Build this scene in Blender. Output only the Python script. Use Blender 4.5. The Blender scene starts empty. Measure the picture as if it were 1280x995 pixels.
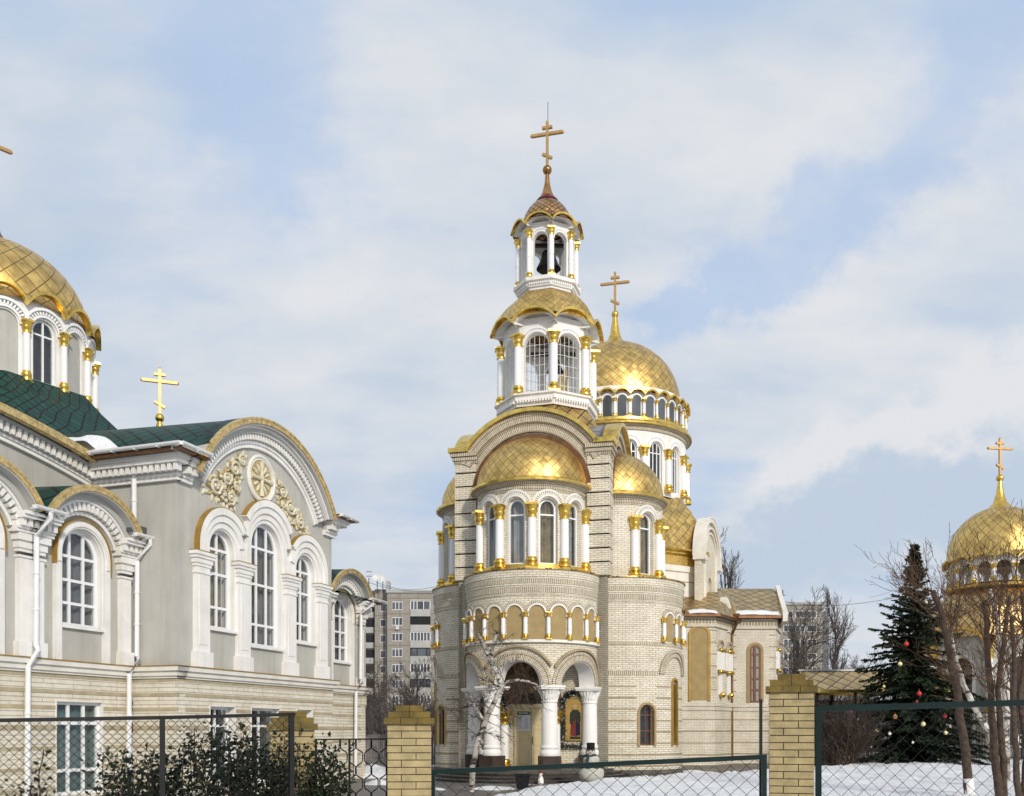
import bpy, bmesh, math, random
from math import sin, cos, pi, radians, sqrt, atan2, hypot
from mathutils import Vector, Matrix
from mathutils.geometry import tessellate_polygon

S = bpy.context.scene
COL = S.collection
EYE = 1.8          # height of the lens above the yard
F = 1200.0         # focal length in pixels of the 1280 wide photograph
HOR = 912.0        # horizon row

# ------------------------------------------------------------------ camera
cd = bpy.data.cameras.new('camera')
cam = bpy.data.objects.new('camera', cd)
COL.objects.link(cam)
cam.location = (0, 0, EYE)
cam.rotation_euler = (radians(90), 0, 0)
cd.sensor_width = 36
cd.lens = F / 1280 * 36
cd.shift_y = (HOR - 497.5) / 1280
cd.clip_end = 3000
S.camera = cam

# ------------------------------------------------------------------ light
SUN_AZ = radians(24)     # to the right of straight behind the camera
SUN_EL = radians(25)
to_sun = Vector((sin(SUN_AZ) * cos(SUN_EL), -cos(SUN_AZ) * cos(SUN_EL), sin(SUN_EL)))
sl = bpy.data.lights.new('sun', 'SUN')
sl.energy = 2.7
sl.angle = radians(6.0)
sl.color = (1.0, 0.92, 0.80)
so = bpy.data.objects.new('sun', sl)
so.rotation_euler = (-to_sun).to_track_quat('-Z', 'Y').to_euler()
COL.objects.link(so)

W = bpy.data.worlds.new('World')
S.world = W
W.use_nodes = True
wt = W.node_tree
wt.nodes.clear()


def nd(tree, typ, **kw):
    n = tree.nodes.new(typ)
    for k, v in kw.items():
        if k.startswith('i_'):
            n.inputs[k[2:].replace('_', ' ')].default_value = v
        elif k[0] == 'x' and k[1:].isdigit():
            n.inputs[int(k[1:])].default_value = v
        else:
            setattr(n, k, v)
    return n


def build_sky():
    L = wt.links.new
    out = nd(wt, 'ShaderNodeOutputWorld')
    bg = nd(wt, 'ShaderNodeBackground')
    bg.inputs[1].default_value = 0.1
    L(bg.outputs[0], out.inputs[0])
    sky = nd(wt, 'ShaderNodeTexSky')
    sky.sky_type = 'NISHITA'
    sky.sun_disc = False
    sky.sun_elevation = SUN_EL
    sky.sun_rotation = atan2(to_sun.x, to_sun.y)
    sky.air_density = 1.0
    sky.dust_density = 1.2
    tc = nd(wt, 'ShaderNodeTexCoord')
    nrm = nd(wt, 'ShaderNodeVectorMath', operation='NORMALIZE')
    L(tc.outputs['Generated'], nrm.inputs[0])
    sep = nd(wt, 'ShaderNodeSeparateXYZ')
    L(nrm.outputs[0], sep.inputs[0])

    def m(op, a, b=None, c=None, clamp=False):
        n = nd(wt, 'ShaderNodeMath', operation=op)
        n.use_clamp = clamp
        for i, v in enumerate((a, b, c)):
            if v is None:
                continue
            if isinstance(v, (int, float)):
                n.inputs[i].default_value = v
            else:
                L(v, n.inputs[i])
        return n.outputs[0]
    zz = m('ADD', m('MAXIMUM', sep.outputs[2], 0.0), 0.35)
    comb = nd(wt, 'ShaderNodeCombineXYZ')
    L(m('DIVIDE', sep.outputs[0], zz), comb.inputs[0])
    L(m('DIVIDE', sep.outputs[1], zz), comb.inputs[1])
    mp = nd(wt, 'ShaderNodeMapping')
    mp.inputs['Rotation'].default_value = (0, 0, radians(-28))
    mp.inputs['Scale'].default_value = (1.0, 1.9, 1.0)
    L(comb.outputs[0], mp.inputs[0])
    n1 = nd(wt, 'ShaderNodeTexNoise')
    n1.inputs['Scale'].default_value = 1.35
    n1.inputs['Detail'].default_value = 7
    n1.inputs['Roughness'].default_value = 0.5
    n1.inputs['Distortion'].default_value = 0.5
    L(mp.outputs[0], n1.inputs['Vector'])
    n2 = nd(wt, 'ShaderNodeTexNoise')
    n2.inputs['Scale'].default_value = 3.0
    n2.inputs['Detail'].default_value = 9
    n2.inputs['Roughness'].default_value = 0.55
    L(mp.outputs[0], n2.inputs['Vector'])

    # a warped direction keeps the banks of cloud ragged
    warp = nd(wt, 'ShaderNodeVectorMath', operation='MULTIPLY_ADD')
    n3 = nd(wt, 'ShaderNodeTexNoise')
    n3.inputs['Scale'].default_value = 4.5
    n3.inputs['Detail'].default_value = 6
    n3.inputs['Roughness'].default_value = 0.6
    L(nrm.outputs[0], n3.inputs['Vector'])
    sub = nd(wt, 'ShaderNodeVectorMath', operation='SUBTRACT')
    L(n3.outputs['Color'], sub.inputs[0])
    sub.inputs[1].default_value = (0.5, 0.5, 0.5)
    L(sub.outputs[0], warp.inputs[0])
    warp.inputs[1].default_value = (0.30, 0.30, 0.30)
    L(nrm.outputs[0], warp.inputs[2])

    def bank(px, py, rx, ry, tilt=0.0):
        """soft elliptical bank of cloud round one direction; 1 in its middle"""
        d = Vector((px - 640, F, HOR - py)).normalized()
        right = Vector((d.y, -d.x, 0)).normalized()
        up = right.cross(d)
        r2 = right * cos(tilt) + up * sin(tilt)
        u2 = up * cos(tilt) - right * sin(tilt)
        a = nd(wt, 'ShaderNodeVectorMath', operation='DOT_PRODUCT')
        L(warp.outputs[0], a.inputs[0])
        a.inputs[1].default_value = r2 / (rx / F)
        b = nd(wt, 'ShaderNodeVectorMath', operation='DOT_PRODUCT')
        L(warp.outputs[0], b.inputs[0])
        b.inputs[1].default_value = u2 / (ry / F)
        f = nd(wt, 'ShaderNodeVectorMath', operation='DOT_PRODUCT')
        L(nrm.outputs[0], f.inputs[0])
        f.inputs[1].default_value = d
        e = m('ADD', m('MULTIPLY', a.outputs['Value'], a.outputs['Value']), m('MULTIPLY', b.outputs['Value'], b.outputs['Value']))
        g = m('POWER', 2.718, m('MULTIPLY', e, -1.0))
        return m('MULTIPLY', g, m('GREATER_THAN', f.outputs['Value'], 0.3))
    t = m('MULTIPLY', n1.outputs['Fac'], 2.3)
    t = m('ADD', t, m('MULTIPLY', n2.outputs['Fac'], 0.8))
    t = m('SUBTRACT', t, 0.83)
    for b, w in ((bank(345, 110, 100, 150, 0.5), -0.55), (bank(345, 215, 45, 60, 0.2), -0.35),
                 (bank(1010, 290, 240, 45, 0.55), -0.75), (bank(860, 385, 60, 22, 0.2), -0.6),
                 (bank(1230, 60, 90, 70, 0.3), -0.3), (bank(1270, 220, 60, 40), -0.3), (bank(830, 20, 120, 40), -0.3),
                 (bank(430, 340, 190, 110, -0.3), 0.22), (bank(1080, 400, 220, 70, 0.3), 0.25),
                 (bank(1130, 560, 170, 40, 0.35), 0.5), (bank(1040, 650, 260, 70, 0.2), 0.8)):
        t = m('ADD', t, m('MULTIPLY', b, w))
    mask = nd(wt, 'ShaderNodeMapRange', interpolation_type='SMOOTHSTEP')
    L(t, mask.inputs[0])
    mask.inputs[1].default_value = 0.05
    mask.inputs[2].default_value = 0.80
    mask.inputs[3].default_value = 0.30
    mask.inputs[4].default_value = 1.0
    # cloud colour: white tops, blue-grey undersides
    shade = m('ADD', m('ADD', m('MULTIPLY', n2.outputs['Fac'], 1.8), m('MULTIPLY', n3.outputs['Fac'], 0.8)), -0.78)
    for b, w in ((bank(1080, 650, 230, 62, 0.25), -1.1), (bank(1090, 555, 210, 30, 0.35), 0.7), (bank(500, 650, 300, 120, 0.0), -0.18),
                 (bank(430, 330, 190, 110, -0.3), 0.25), (bank(1060, 330, 180, 60, 0.35), 0.25),
                 (bank(120, 200, 200, 160, 0), -0.2)):
        shade = m('ADD', shade, m('MULTIPLY', b, w))
    cr = nd(wt, 'ShaderNodeMix', data_type='RGBA')
    shn = nd(wt, 'ShaderNodeMapRange', interpolation_type='SMOOTHSTEP')
    L(shade, shn.inputs[0])
    L(shn.outputs[0], cr.inputs[0])
    cr.inputs[6].default_value = (5.1, 6.0, 7.15, 1)
    cr.inputs[7].default_value = (7.35, 7.5, 7.8, 1)
    # the sky above the clouds, from the Sky Texture, thinned by high veil
    tint = nd(wt, 'ShaderNodeMix', data_type='RGBA', blend_type='MIX')
    tint.inputs[0].default_value = 0.85
    L(sky.outputs[0], tint.inputs[6])
    tint.inputs[7].default_value = (4.5, 6.0, 8.5, 1)
    mix = nd(wt, 'ShaderNodeMix', data_type='RGBA')
    L(mask.outputs[0], mix.inputs[0])
    L(tint.outputs[2], mix.inputs[6])
    L(cr.outputs[2], mix.inputs[7])
    L(mix.outputs[2], bg.inputs[0])


build_sky()
S.view_settings.view_transform = 'Standard'
S.view_settings.look = 'None'
S.view_settings.exposure = 0.06
S.view_settings.gamma = 1.0
S.view_settings.use_curve_mapping = False
S.cycles.max_bounces = 8
S.cycles.transparent_max_bounces = 16


# ------------------------------------------------------------------ materials
class Mat:
    pass


MT = {}


def new_mat(name):
    m = bpy.data.materials.new(name)
    m.use_nodes = True
    t = m.node_tree
    b = t.nodes['Principled BSDF']
    MT[name] = m
    return m, t, b


def noise(t, scale, detail=4, rough=0.55, coord='Object', vec=None):
    n = nd(t, 'ShaderNodeTexNoise')
    n.inputs['Scale'].default_value = scale
    n.inputs['Detail'].default_value = detail
    n.inputs['Roughness'].default_value = rough
    if vec is None:
        tc = nd(t, 'ShaderNodeTexCoord')
        vec = tc.outputs[coord]
    t.links.new(vec, n.inputs['Vector'])
    return n


def ramp(t, fac, stops):
    r = nd(t, 'ShaderNodeValToRGB')
    e = r.color_ramp.elements
    while len(e) > 1:
        e.remove(e[-1])
    e[0].position = stops[0][0]
    e[0].color = (*stops[0][1], 1)
    for p, c in stops[1:]:
        k = e.new(p)
        k.color = (*c, 1)
    t.links.new(fac, r.inputs[0])
    return r.outputs[0]


def mixc(t, fac, a, b, blend='MIX'):
    n = nd(t, 'ShaderNodeMix', data_type='RGBA', blend_type=blend)
    for i, v in ((0, fac), (6, a), (7, b)):
        if isinstance(v, (int, float)):
            n.inputs[i].default_value = v
        elif isinstance(v, tuple):
            n.inputs[i].default_value = (*v, 1)
        else:
            t.links.new(v, n.inputs[i])
    return n.outputs[2]


def bump(t, b, h, strength=0.3, dist=0.02):
    n = nd(t, 'ShaderNodeBump')
    n.inputs['Strength'].default_value = strength
    n.inputs['Distance'].default_value = dist
    t.links.new(h, n.inputs['Height'])
    t.links.new(n.outputs[0], b.inputs['Normal'])
    return n


def paint(name, col, rough=0.55, var=0.12, scale=3.0, metallic=0.0, bmp=0.1, dirt=None, bscale=40, streak=None):
    m, t, b = new_mat(name)
    if max(col) < 0.12 and metallic < 0.2:
        b.inputs['Specular IOR Level'].default_value = 0.18
    n = noise(t, scale, 6)
    lo = tuple(c * (1 - var) for c in col)
    hi = tuple(min(1, c * (1 + var * 0.6)) for c in col)
    c = ramp(t, n.outputs['Fac'], [(0.3, lo), (0.7, hi)])
    if dirt:
        n2 = noise(t, scale * 0.45, 8, 0.7)
        f = nd(t, 'ShaderNodeMapRange')
        t.links.new(n2.outputs['Fac'], f.inputs[0])
        f.inputs[1].default_value = 0.52
        f.inputs[2].default_value = 0.75
        f.inputs[4].default_value = 0.6
        c = mixc(t, f.outputs[0], c, dirt)
    if streak:
        tc = nd(t, 'ShaderNodeTexCoord')
        mp = nd(t, 'ShaderNodeMapping')
        mp.inputs['Scale'].default_value = (3.2, 3.2, 0.22)
        t.links.new(tc.outputs['Object'], mp.inputs[0])
        n4 = noise(t, 1.0, 7, 0.7, vec=mp.outputs[0])
        c = mixc(t, 1.0, c, ramp(t, n4.outputs['Fac'], [(0.36, streak), (0.52, (1, 1, 1))]), 'MULTIPLY')
    t.links.new(c, b.inputs['Base Color'])
    b.inputs['Roughness'].default_value = rough
    b.inputs['Metallic'].default_value = metallic
    if bmp:
        n3 = noise(t, bscale, 3)
        bump(t, b, n3.outputs['Fac'], bmp, 0.02)
    return m


def brick(name, c1, c2, mortar, bw=0.25, rh=0.075, ms=0.012, rough=0.85, soldier=False, stain=None, offs=0.5, streak=False):
    m, t, b = new_mat(name)
    tc = nd(t, 'ShaderNodeTexCoord')
    vec = tc.outputs['UV']
    if soldier:
        mp = nd(t, 'ShaderNodeMapping')
        mp.inputs['Rotation'].default_value = (0, 0, pi / 2)
        t.links.new(vec, mp.inputs[0])
        vec = mp.outputs[0]
    bt = nd(t, 'ShaderNodeTexBrick')
    bt.offset = offs
    bt.inputs['Scale'].default_value = 1.0
    bt.inputs['Color1'].default_value = (*c1, 1)
    bt.inputs['Color2'].default_value = (*c2, 1)
    bt.inputs['Mortar'].default_value = (*mortar, 1)
    bt.inputs['Mortar Size'].default_value = ms
    bt.inputs['Mortar Smooth'].default_value = 0.1
    bt.inputs['Bias'].default_value = 0.0
    bt.inputs['Brick Width'].default_value = bw
    bt.inputs['Row Height'].default_value = rh
    t.links.new(vec, bt.inputs['Vector'])
    n = noise(t, 1.3, 7, 0.65)
    c = mixc(t, 1.0, bt.outputs['Color'], ramp(t, n.outputs['Fac'], [(0.3, (0.80, 0.785, 0.75)), (0.6, (1, 1, 1))]), 'MULTIPLY')
    n5 = noise(t, 9.0, 4, 0.6)
    c = mixc(t, 1.0, c, ramp(t, n5.outputs['Fac'], [(0.3, (0.86, 0.85, 0.83)), (0.6, (1, 1, 1))]), 'MULTIPLY')
    if stain:
        n2 = noise(t, 0.45, 8, 0.7)
        f = nd(t, 'ShaderNodeMapRange')
        t.links.new(n2.outputs['Fac'], f.inputs[0])
        f.inputs[1].default_value = 0.5
        f.inputs[2].default_value = 0.72
        f.inputs[4].default_value = 0.55
        c = mixc(t, f.outputs[0], c, stain)
    t.links.new(c, b.inputs['Base Color'])
    b.inputs['Roughness'].default_value = rough
    inv = nd(t, 'ShaderNodeMath', operation='SUBTRACT')
    inv.inputs[0].default_value = 1.0
    t.links.new(bt.outputs['Fac'], inv.inputs[1])
    bump(t, b, inv.outputs[0], 0.5, 0.01)
    return m


def tiles(name, col, col2, seam, metallic=1.0, rough=0.22, width=0.04, tilt=0.10, scale=1.0, straight=False):
    """sheet-metal shingles laid in a diamond pattern, each one a little out of true"""
    m, t, b = new_mat(name)
    L = t.links.new
    tc = nd(t, 'ShaderNodeTexCoord')
    sp = nd(t, 'ShaderNodeSeparateXYZ')
    L(tc.outputs['UV'], sp.inputs[0])

    def mt(op, a, c=None):
        n = nd(t, 'ShaderNodeMath', operation=op)
        for i, v in enumerate((a, c)):
            if v is None:
                continue
            if isinstance(v, (int, float)):
                n.inputs[i].default_value = v
            else:
                L(v, n.inputs[i])
        return n.outputs[0]
    u = mt('MULTIPLY', sp.outputs[0], scale)
    v = mt('MULTIPLY', sp.outputs[1], scale)
    a, c = (mt('ADD', u, v), mt('SUBTRACT', u, v)) if not straight else (u, mt('MULTIPLY', v, 0.3))
    fa, fc = mt('FRACT', a), mt('FRACT', c)
    da = mt('MINIMUM', fa, mt('SUBTRACT', 1.0, fa))
    dc = mt('MINIMUM', fc, mt('SUBTRACT', 1.0, fc))
    dist = mt('MINIMUM', da, dc)
    mr = nd(t, 'ShaderNodeMapRange')
    L(dist, mr.inputs[0])
    mr.inputs[1].default_value = width * 0.55
    mr.inputs[2].default_value = width
    cb = nd(t, 'ShaderNodeCombineXYZ')
    L(mt('FLOOR', a), cb.inputs[0])
    L(mt('FLOOR', c), cb.inputs[1])
    wn = nd(t, 'ShaderNodeTexWhiteNoise', noise_dimensions='2D')
    L(cb.outputs[0], wn.inputs['Vector'])
    base = mixc(t, wn.outputs['Value'], col, col2)
    n = noise(t, 2.5, 6, 0.65)
    base = mixc(t, 1.0, base, ramp(t, n.outputs['Fac'], [(0.32, (0.55, 0.52, 0.50)), (0.62, (1, 1, 1))]), 'MULTIPLY')
    base = mixc(t, mr.outputs[0], seam, base)
    L(base, b.inputs['Base Color'])
    b.inputs['Metallic'].default_value = metallic
    if metallic < 0.5:
        b.inputs['Specular IOR Level'].default_value = 0.2
    r = nd(t, 'ShaderNodeMath', operation='MULTIPLY_ADD')
    L(n.outputs['Fac'], r.inputs[0])
    r.inputs[1].default_value = 0.2
    r.inputs[2].default_value = rough - 0.08
    L(r.outputs[0], b.inputs['Roughness'])
    # each shingle tilts a little; buckled sheet
    geo = nd(t, 'ShaderNodeNewGeometry')
    s1 = nd(t, 'ShaderNodeVectorMath', operation='SUBTRACT')
    L(wn.outputs['Color'], s1.inputs[0])
    s1.inputs[1].default_value = (0.5, 0.5, 0.5)
    s2 = nd(t, 'ShaderNodeVectorMath', operation='SCALE')
    L(s1.outputs[0], s2.inputs[0])
    s2.inputs['Scale'].default_value = tilt
    s3 = nd(t, 'ShaderNodeVectorMath', operation='ADD')
    L(geo.outputs['Normal'], s3.inputs[0])
    L(s2.outputs[0], s3.inputs[1])
    s4 = nd(t, 'ShaderNodeVectorMath', operation='NORMALIZE')
    L(s3.outputs[0], s4.inputs[0])
    bp = nd(t, 'ShaderNodeBump')
    bp.inputs['Strength'].default_value = 0.25
    bp.inputs['Distance'].default_value = 0.03
    hh = mt('ADD', mr.outputs[0], mt('MULTIPLY', n.outputs['Fac'], 1.2))
    L(hh, bp.inputs['Height'])
    L(s4.outputs[0], bp.inputs['Normal'])
    L(bp.outputs[0], b.inputs['Normal'])
    return m


# gold
tiles('gold_tiles', (0.90, 0.63, 0.22), (0.74, 0.52, 0.19), (0.26, 0.165, 0.06), rough=0.40, width=0.05, tilt=0.15)
tiles('gold_tiles_worn', (0.78, 0.50, 0.17), (0.62, 0.42, 0.17), (0.12, 0.08, 0.05), rough=0.40, width=0.07, tilt=0.16)
tiles('gold_tiles_pale', (0.78, 0.58, 0.27), (0.64, 0.46, 0.22), (0.13, 0.09, 0.05), rough=0.40, width=0.07)
tiles('red_tiles', (0.70, 0.50, 0.20), (0.50, 0.30, 0.15), (0.15, 0.02, 0.035), rough=0.3, width=0.11)
tiles('green_tiles', (0.010, 0.066, 0.052), (0.007, 0.050, 0.041), (0.001, 0.003, 0.003), metallic=0.0, rough=0.45, width=0.10, tilt=0.04)
tiles('zinc_seams', (0.50, 0.52, 0.55), (0.42, 0.44, 0.47), (0.15, 0.15, 0.16), metallic=0.9, rough=0.35, width=0.06, straight=True)
paint('gold', (0.82, 0.56, 0.13), rough=0.30, metallic=1.0, var=0.3, scale=6, bmp=0.25, bscale=14)
paint('gold_trim', (0.85, 0.60, 0.16), rough=0.30, metallic=1.0, var=0.35, scale=4, bmp=0.35, bscale=9, dirt=(0.30, 0.18, 0.05))
paint('fascia_gold', (0.74, 0.56, 0.26), rough=0.48, metallic=0.7, var=0.4, scale=9, bmp=1.0, bscale=20, dirt=(0.30, 0.20, 0.07))
paint('gold_relief', (0.80, 0.54, 0.17), rough=0.42, metallic=0.85, var=0.35, scale=11, bmp=0.6, bscale=18, dirt=(0.16, 0.10, 0.03))
paint('gilt_paint', (0.36, 0.22, 0.045), rough=0.5, metallic=0.25, var=0.25)
paint('cross_gold', (0.50, 0.31, 0.12), rough=0.45, metallic=0.55, var=0.2)
paint('copper', (0.20, 0.10, 0.045), rough=0.4, metallic=0.7, var=0.4)
paint('relief_gold', (0.56, 0.45, 0.21), rough=0.45, metallic=0.25, var=0.5, scale=14, bmp=0.3)
paint('cream_relief', (0.66, 0.61, 0.46), rough=0.6, var=0.25, scale=12)
paint('curtain_light', (0.44, 0.43, 0.42), rough=0.9, var=0.25, scale=2)  # light grey curtains, paled further to stand for reflection in the panes
paint('wet_stone', (0.055, 0.048, 0.042), rough=0.4, var=0.4, scale=2.5, bmp=0.3)
paint('dark_gilt', (0.42, 0.22, 0.08), rough=0.3, metallic=0.9, var=0.4)
paint('tan_band', (0.43, 0.365, 0.245), rough=0.9, var=0.2, bmp=0.2)
paint('red_collar', (0.20, 0.03, 0.04), rough=0.35, metallic=0.6)
paint('bronze', (0.035, 0.032, 0.03), rough=0.45, metallic=0.6)
# masonry
paint('white', (0.80, 0.79, 0.77), rough=0.6, var=0.07, dirt=(0.60, 0.58, 0.53), scale=2.2, streak=(0.92, 0.905, 0.87))
paint('white_clean', (0.83, 0.83, 0.83), rough=0.5, var=0.04)
paint('white_aged', (0.74, 0.72, 0.66), rough=0.7, var=0.12, dirt=(0.50, 0.46, 0.37), scale=1.6)
paint('pvc', (0.80, 0.81, 0.82), rough=0.3, var=0.03, bmp=0)
paint('pipe_white', (0.78, 0.79, 0.80), rough=0.35, var=0.06, scale=5, bmp=0)
paint('stucco', (0.465, 0.46, 0.425), rough=0.9, var=0.10, scale=1.2, bmp=0.3, dirt=(0.42, 0.40, 0.345), bscale=55, streak=(0.90, 0.89, 0.86))
paint('stucco_panel', (0.46, 0.46, 0.44), rough=0.9, var=0.08, scale=1.5, bmp=0.2)
paint('zinc', (0.42, 0.44, 0.46), rough=0.45, metallic=0.5)
paint('tan_stucco', (0.34, 0.25, 0.115), rough=0.85, var=0.15, bmp=0.2)
paint('brown_band', (0.34, 0.275, 0.175), rough=0.9, var=0.25, bmp=0.2)
paint('dark_gap', (0.045, 0.036, 0.028), rough=0.9)
paint('dark_plinth', (0.06, 0.042, 0.035), rough=0.4, var=0.3)
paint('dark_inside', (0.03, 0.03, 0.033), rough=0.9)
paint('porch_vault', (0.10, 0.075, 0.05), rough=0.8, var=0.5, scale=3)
brick('cream_brick', (0.79, 0.745, 0.635), (0.70, 0.65, 0.53), (0.34, 0.285, 0.21), ms=0.009, rh=0.08, bw=0.27)
brick('pale_brick', (0.80, 0.76, 0.66), (0.73, 0.685, 0.58), (0.44, 0.39, 0.31), ms=0.009, rh=0.08, bw=0.27, stain=(0.50, 0.46, 0.38))
brick('soldier_brick', (0.66, 0.60, 0.48), (0.58, 0.52, 0.40), (0.15, 0.11, 0.07), soldier=True, bw=0.22, rh=0.075, ms=0.012, offs=0.0)
brick('clad_brick', (0.76, 0.72, 0.62), (0.73, 0.685, 0.575), (0.44, 0.40, 0.33), bw=1.4, rh=0.105, ms=0.010, offs=0.37)
brick('block_wall', (0.34, 0.31, 0.27), (0.30, 0.28, 0.245), (0.19, 0.17, 0.15), bw=3.2, rh=2.8, ms=0.07, stain=(0.26, 0.235, 0.20), offs=0.0)
brick('paving', (0.15, 0.135, 0.12), (0.11, 0.10, 0.09), (0.06, 0.055, 0.05), bw=0.4, rh=0.2, ms=0.012)
paint('pillar_brick', (0.41, 0.325, 0.165), rough=0.8, var=0.28, scale=7, bmp=0.35, bscale=60)
paint('pillar_cap', (0.165, 0.115, 0.026), rough=0.85, var=0.4, scale=6, bmp=0.5, dirt=(0.075, 0.065, 0.02))
paint('mortar', (0.085, 0.065, 0.05), rough=0.95)
# joinery, metal, misc
paint('door_cream', (0.62, 0.51, 0.30), rough=0.5, var=0.08)
paint('wood_brown', (0.16, 0.06, 0.025), rough=0.4, var=0.3, scale=6)
paint('fence_green', (0.007, 0.021, 0.021), rough=0.4, var=0.25, bmp=0)
paint('iron', (0.018, 0.018, 0.020), rough=0.5, var=0.3, bmp=0)
paint('wire', (0.022, 0.024, 0.028), rough=0.5, bmp=0)
paint('curtain', (0.21, 0.205, 0.215), rough=0.9, var=0.25, scale=2)
paint('dark_room_sheet', (0.05, 0.052, 0.06), rough=0.9, var=0.4, scale=2)  # dark sheet behind panes, the unlit room put into its colour
paint('gold_backing', (0.34, 0.26, 0.13), rough=0.9, var=0.6, scale=3)  # gold sheet behind panes, a bright reflection put into its colour
paint('blind_teal', (0.13, 0.20, 0.185), rough=0.7, var=0.1)
paint('paper', (0.62, 0.64, 0.70), rough=0.7, var=0.05)
paint('sign_green', (0.02, 0.11, 0.05), rough=0.5)
paint('ink', (0.10, 0.10, 0.12), rough=0.8)
paint('red_cloth', (0.17, 0.018, 0.012), rough=0.6, var=0.3)
paint('blue_cloth', (0.02, 0.018, 0.045), rough=0.6, var=0.3)
paint('robe_dark', (0.035, 0.04, 0.03), rough=0.6, var=0.5, scale=20)
paint('skin', (0.45, 0.28, 0.16), rough=0.6)
paint('icon_gold', (0.38, 0.25, 0.075), rough=0.5, var=0.2)
paint('frost_green', (0.030, 0.045, 0.036), rough=0.8, var=0.8, scale=30)
paint('snowman_white', (0.46, 0.45, 0.40), rough=0.8, var=0.2, scale=9, bmp=0.8, bscale=25, dirt=(0.45, 0.44, 0.36))
paint('felt_black', (0.012, 0.012, 0.014), rough=0.8)
paint('scarf', (0.03, 0.05, 0.06), rough=0.9, var=0.5, scale=20)
paint('carrot', (0.55, 0.12, 0.05), rough=0.6)
paint('bauble_red', (0.50, 0.02, 0.03), rough=0.25)
paint('bauble_cream', (0.72, 0.66, 0.38), rough=0.3)
paint('bauble_orange', (0.66, 0.34, 0.12), rough=0.3)
paint('bauble_silver', (0.75, 0.74, 0.72), rough=0.25)
paint('bark_brown', (0.085, 0.060, 0.045), rough=0.9, var=0.4, scale=9, bmp=0.6, bscale=25)
paint('bark_twig', (0.062, 0.047, 0.038), rough=0.9, var=0.35, scale=4, bmp=0)
paint('bark_red', (0.105, 0.062, 0.040), rough=0.9, var=0.35, scale=4, bmp=0)
paint('far_bark', (0.092, 0.078, 0.068), rough=0.9, var=0.3, scale=1, bmp=0)
paint('needles', (0.026, 0.040, 0.022), rough=0.6, var=0.65, scale=2.2, bmp=0)
paint('leaf_dark', (0.017, 0.028, 0.012), rough=0.6, var=0.7, scale=12, bmp=0)
paint('roof_iron', (0.10, 0.11, 0.12), rough=0.5, metallic=0.3)
paint('balcony_panel', (0.40, 0.40, 0.38), rough=0.8, var=0.15, scale=0.5)
paint('plank_grey', (0.16, 0.15, 0.145), rough=0.85, var=0.4, scale=3)
paint('dish', (0.62, 0.62, 0.60), rough=0.5)


def birch():
    m, t, b = new_mat('birch_bark')
    tc = nd(t, 'ShaderNodeTexCoord')
    mp = nd(t, 'ShaderNodeMapping')
    mp.inputs['Scale'].default_value = (3, 3, 8)
    t.links.new(tc.outputs['Object'], mp.inputs[0])
    n = noise(t, 1.0, 5, 0.65, vec=mp.outputs[0])
    n2 = noise(t, 1.6, 4)
    c = ramp(t, n.outputs['Fac'], [(0.42, (0.04, 0.034, 0.03)), (0.47, (0.50, 0.47, 0.43)), (0.7, (0.70, 0.68, 0.64))])
    c2 = ramp(t, n2.outputs['Fac'], [(0.38, (0.30, 0.26, 0.22)), (0.6, (1, 1, 1))])
    t.links.new(mixc(t, 1.0, c, c2, 'MULTIPLY'), b.inputs['Base Color'])
    b.inputs['Roughness'].default_value = 0.8
    bump(t, b, n.outputs['Fac'], 0.5, 0.02)


birch()


def snow(name, dirty=0.25):
    m, t, b = new_mat(name)
    n = noise(t, 0.8, 8, 0.65)
    c = ramp(t, n.outputs['Fac'], [(0.28, (0.60, 0.60, 0.61)), (0.34 + dirty * 0.2, (0.82, 0.84, 0.87)), (0.7, (0.90, 0.915, 0.94))])
    n6 = noise(t, 2.6, 9, 0.72)
    c = mixc(t, 1.0, c, ramp(t, n6.outputs['Fac'], [(0.31, (0.30, 0.26, 0.22)), (0.36, (0.88, 0.87, 0.86)), (0.43, (1, 1, 1))]), 'MULTIPLY')
    t.links.new(c, b.inputs['Base Color'])
    b.inputs['Roughness'].default_value = 0.6
    n2 = noise(t, 5, 8, 0.7)
    bump(t, b, n2.outputs['Fac'], 0.8, 0.15)


snow('snow')
snow('snow_dirty', 0.9)


def ground_mat():
    m, t, b = new_mat('winter_ground')
    n = noise(t, 0.18, 9, 0.65)
    n2 = noise(t, 2.2, 6, 0.6)
    c = ramp(t, n.outputs['Fac'], [(0.40, (0.10, 0.088, 0.072)), (0.47, (0.22, 0.21, 0.20)), (0.52, (0.74, 0.76, 0.79))])
    t.links.new(mixc(t, 1.0, c, ramp(t, n2.outputs['Fac'], [(0.3, (0.6, 0.6, 0.6)), (0.6, (1, 1, 1))]), 'MULTIPLY'), b.inputs['Base Color'])
    b.inputs['Roughness'].default_value = 0.85
    bump(t, b, n2.outputs['Fac'], 0.5, 0.05)


def wet_paving():
    m, t, b = new_mat('wet_paving')
    n = noise(t, 0.9, 8, 0.65)
    n2 = noise(t, 0.55, 8, 0.7)
    c = ramp(t, n.outputs['Fac'], [(0.3, (0.075, 0.066, 0.056)), (0.7, (0.15, 0.135, 0.118))])
    f = nd(t, 'ShaderNodeMapRange')
    t.links.new(n2.outputs['Fac'], f.inputs[0])
    f.inputs[1].default_value = 0.60
    f.inputs[2].default_value = 0.64
    c = mixc(t, f.outputs[0], c, (0.76, 0.78, 0.82))
    t.links.new(c, b.inputs['Base Color'])
    b.inputs['Roughness'].default_value = 0.5
    bump(t, b, n.outputs['Fac'], 0.4, 0.03)


ground_mat()
wet_paving()


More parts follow.
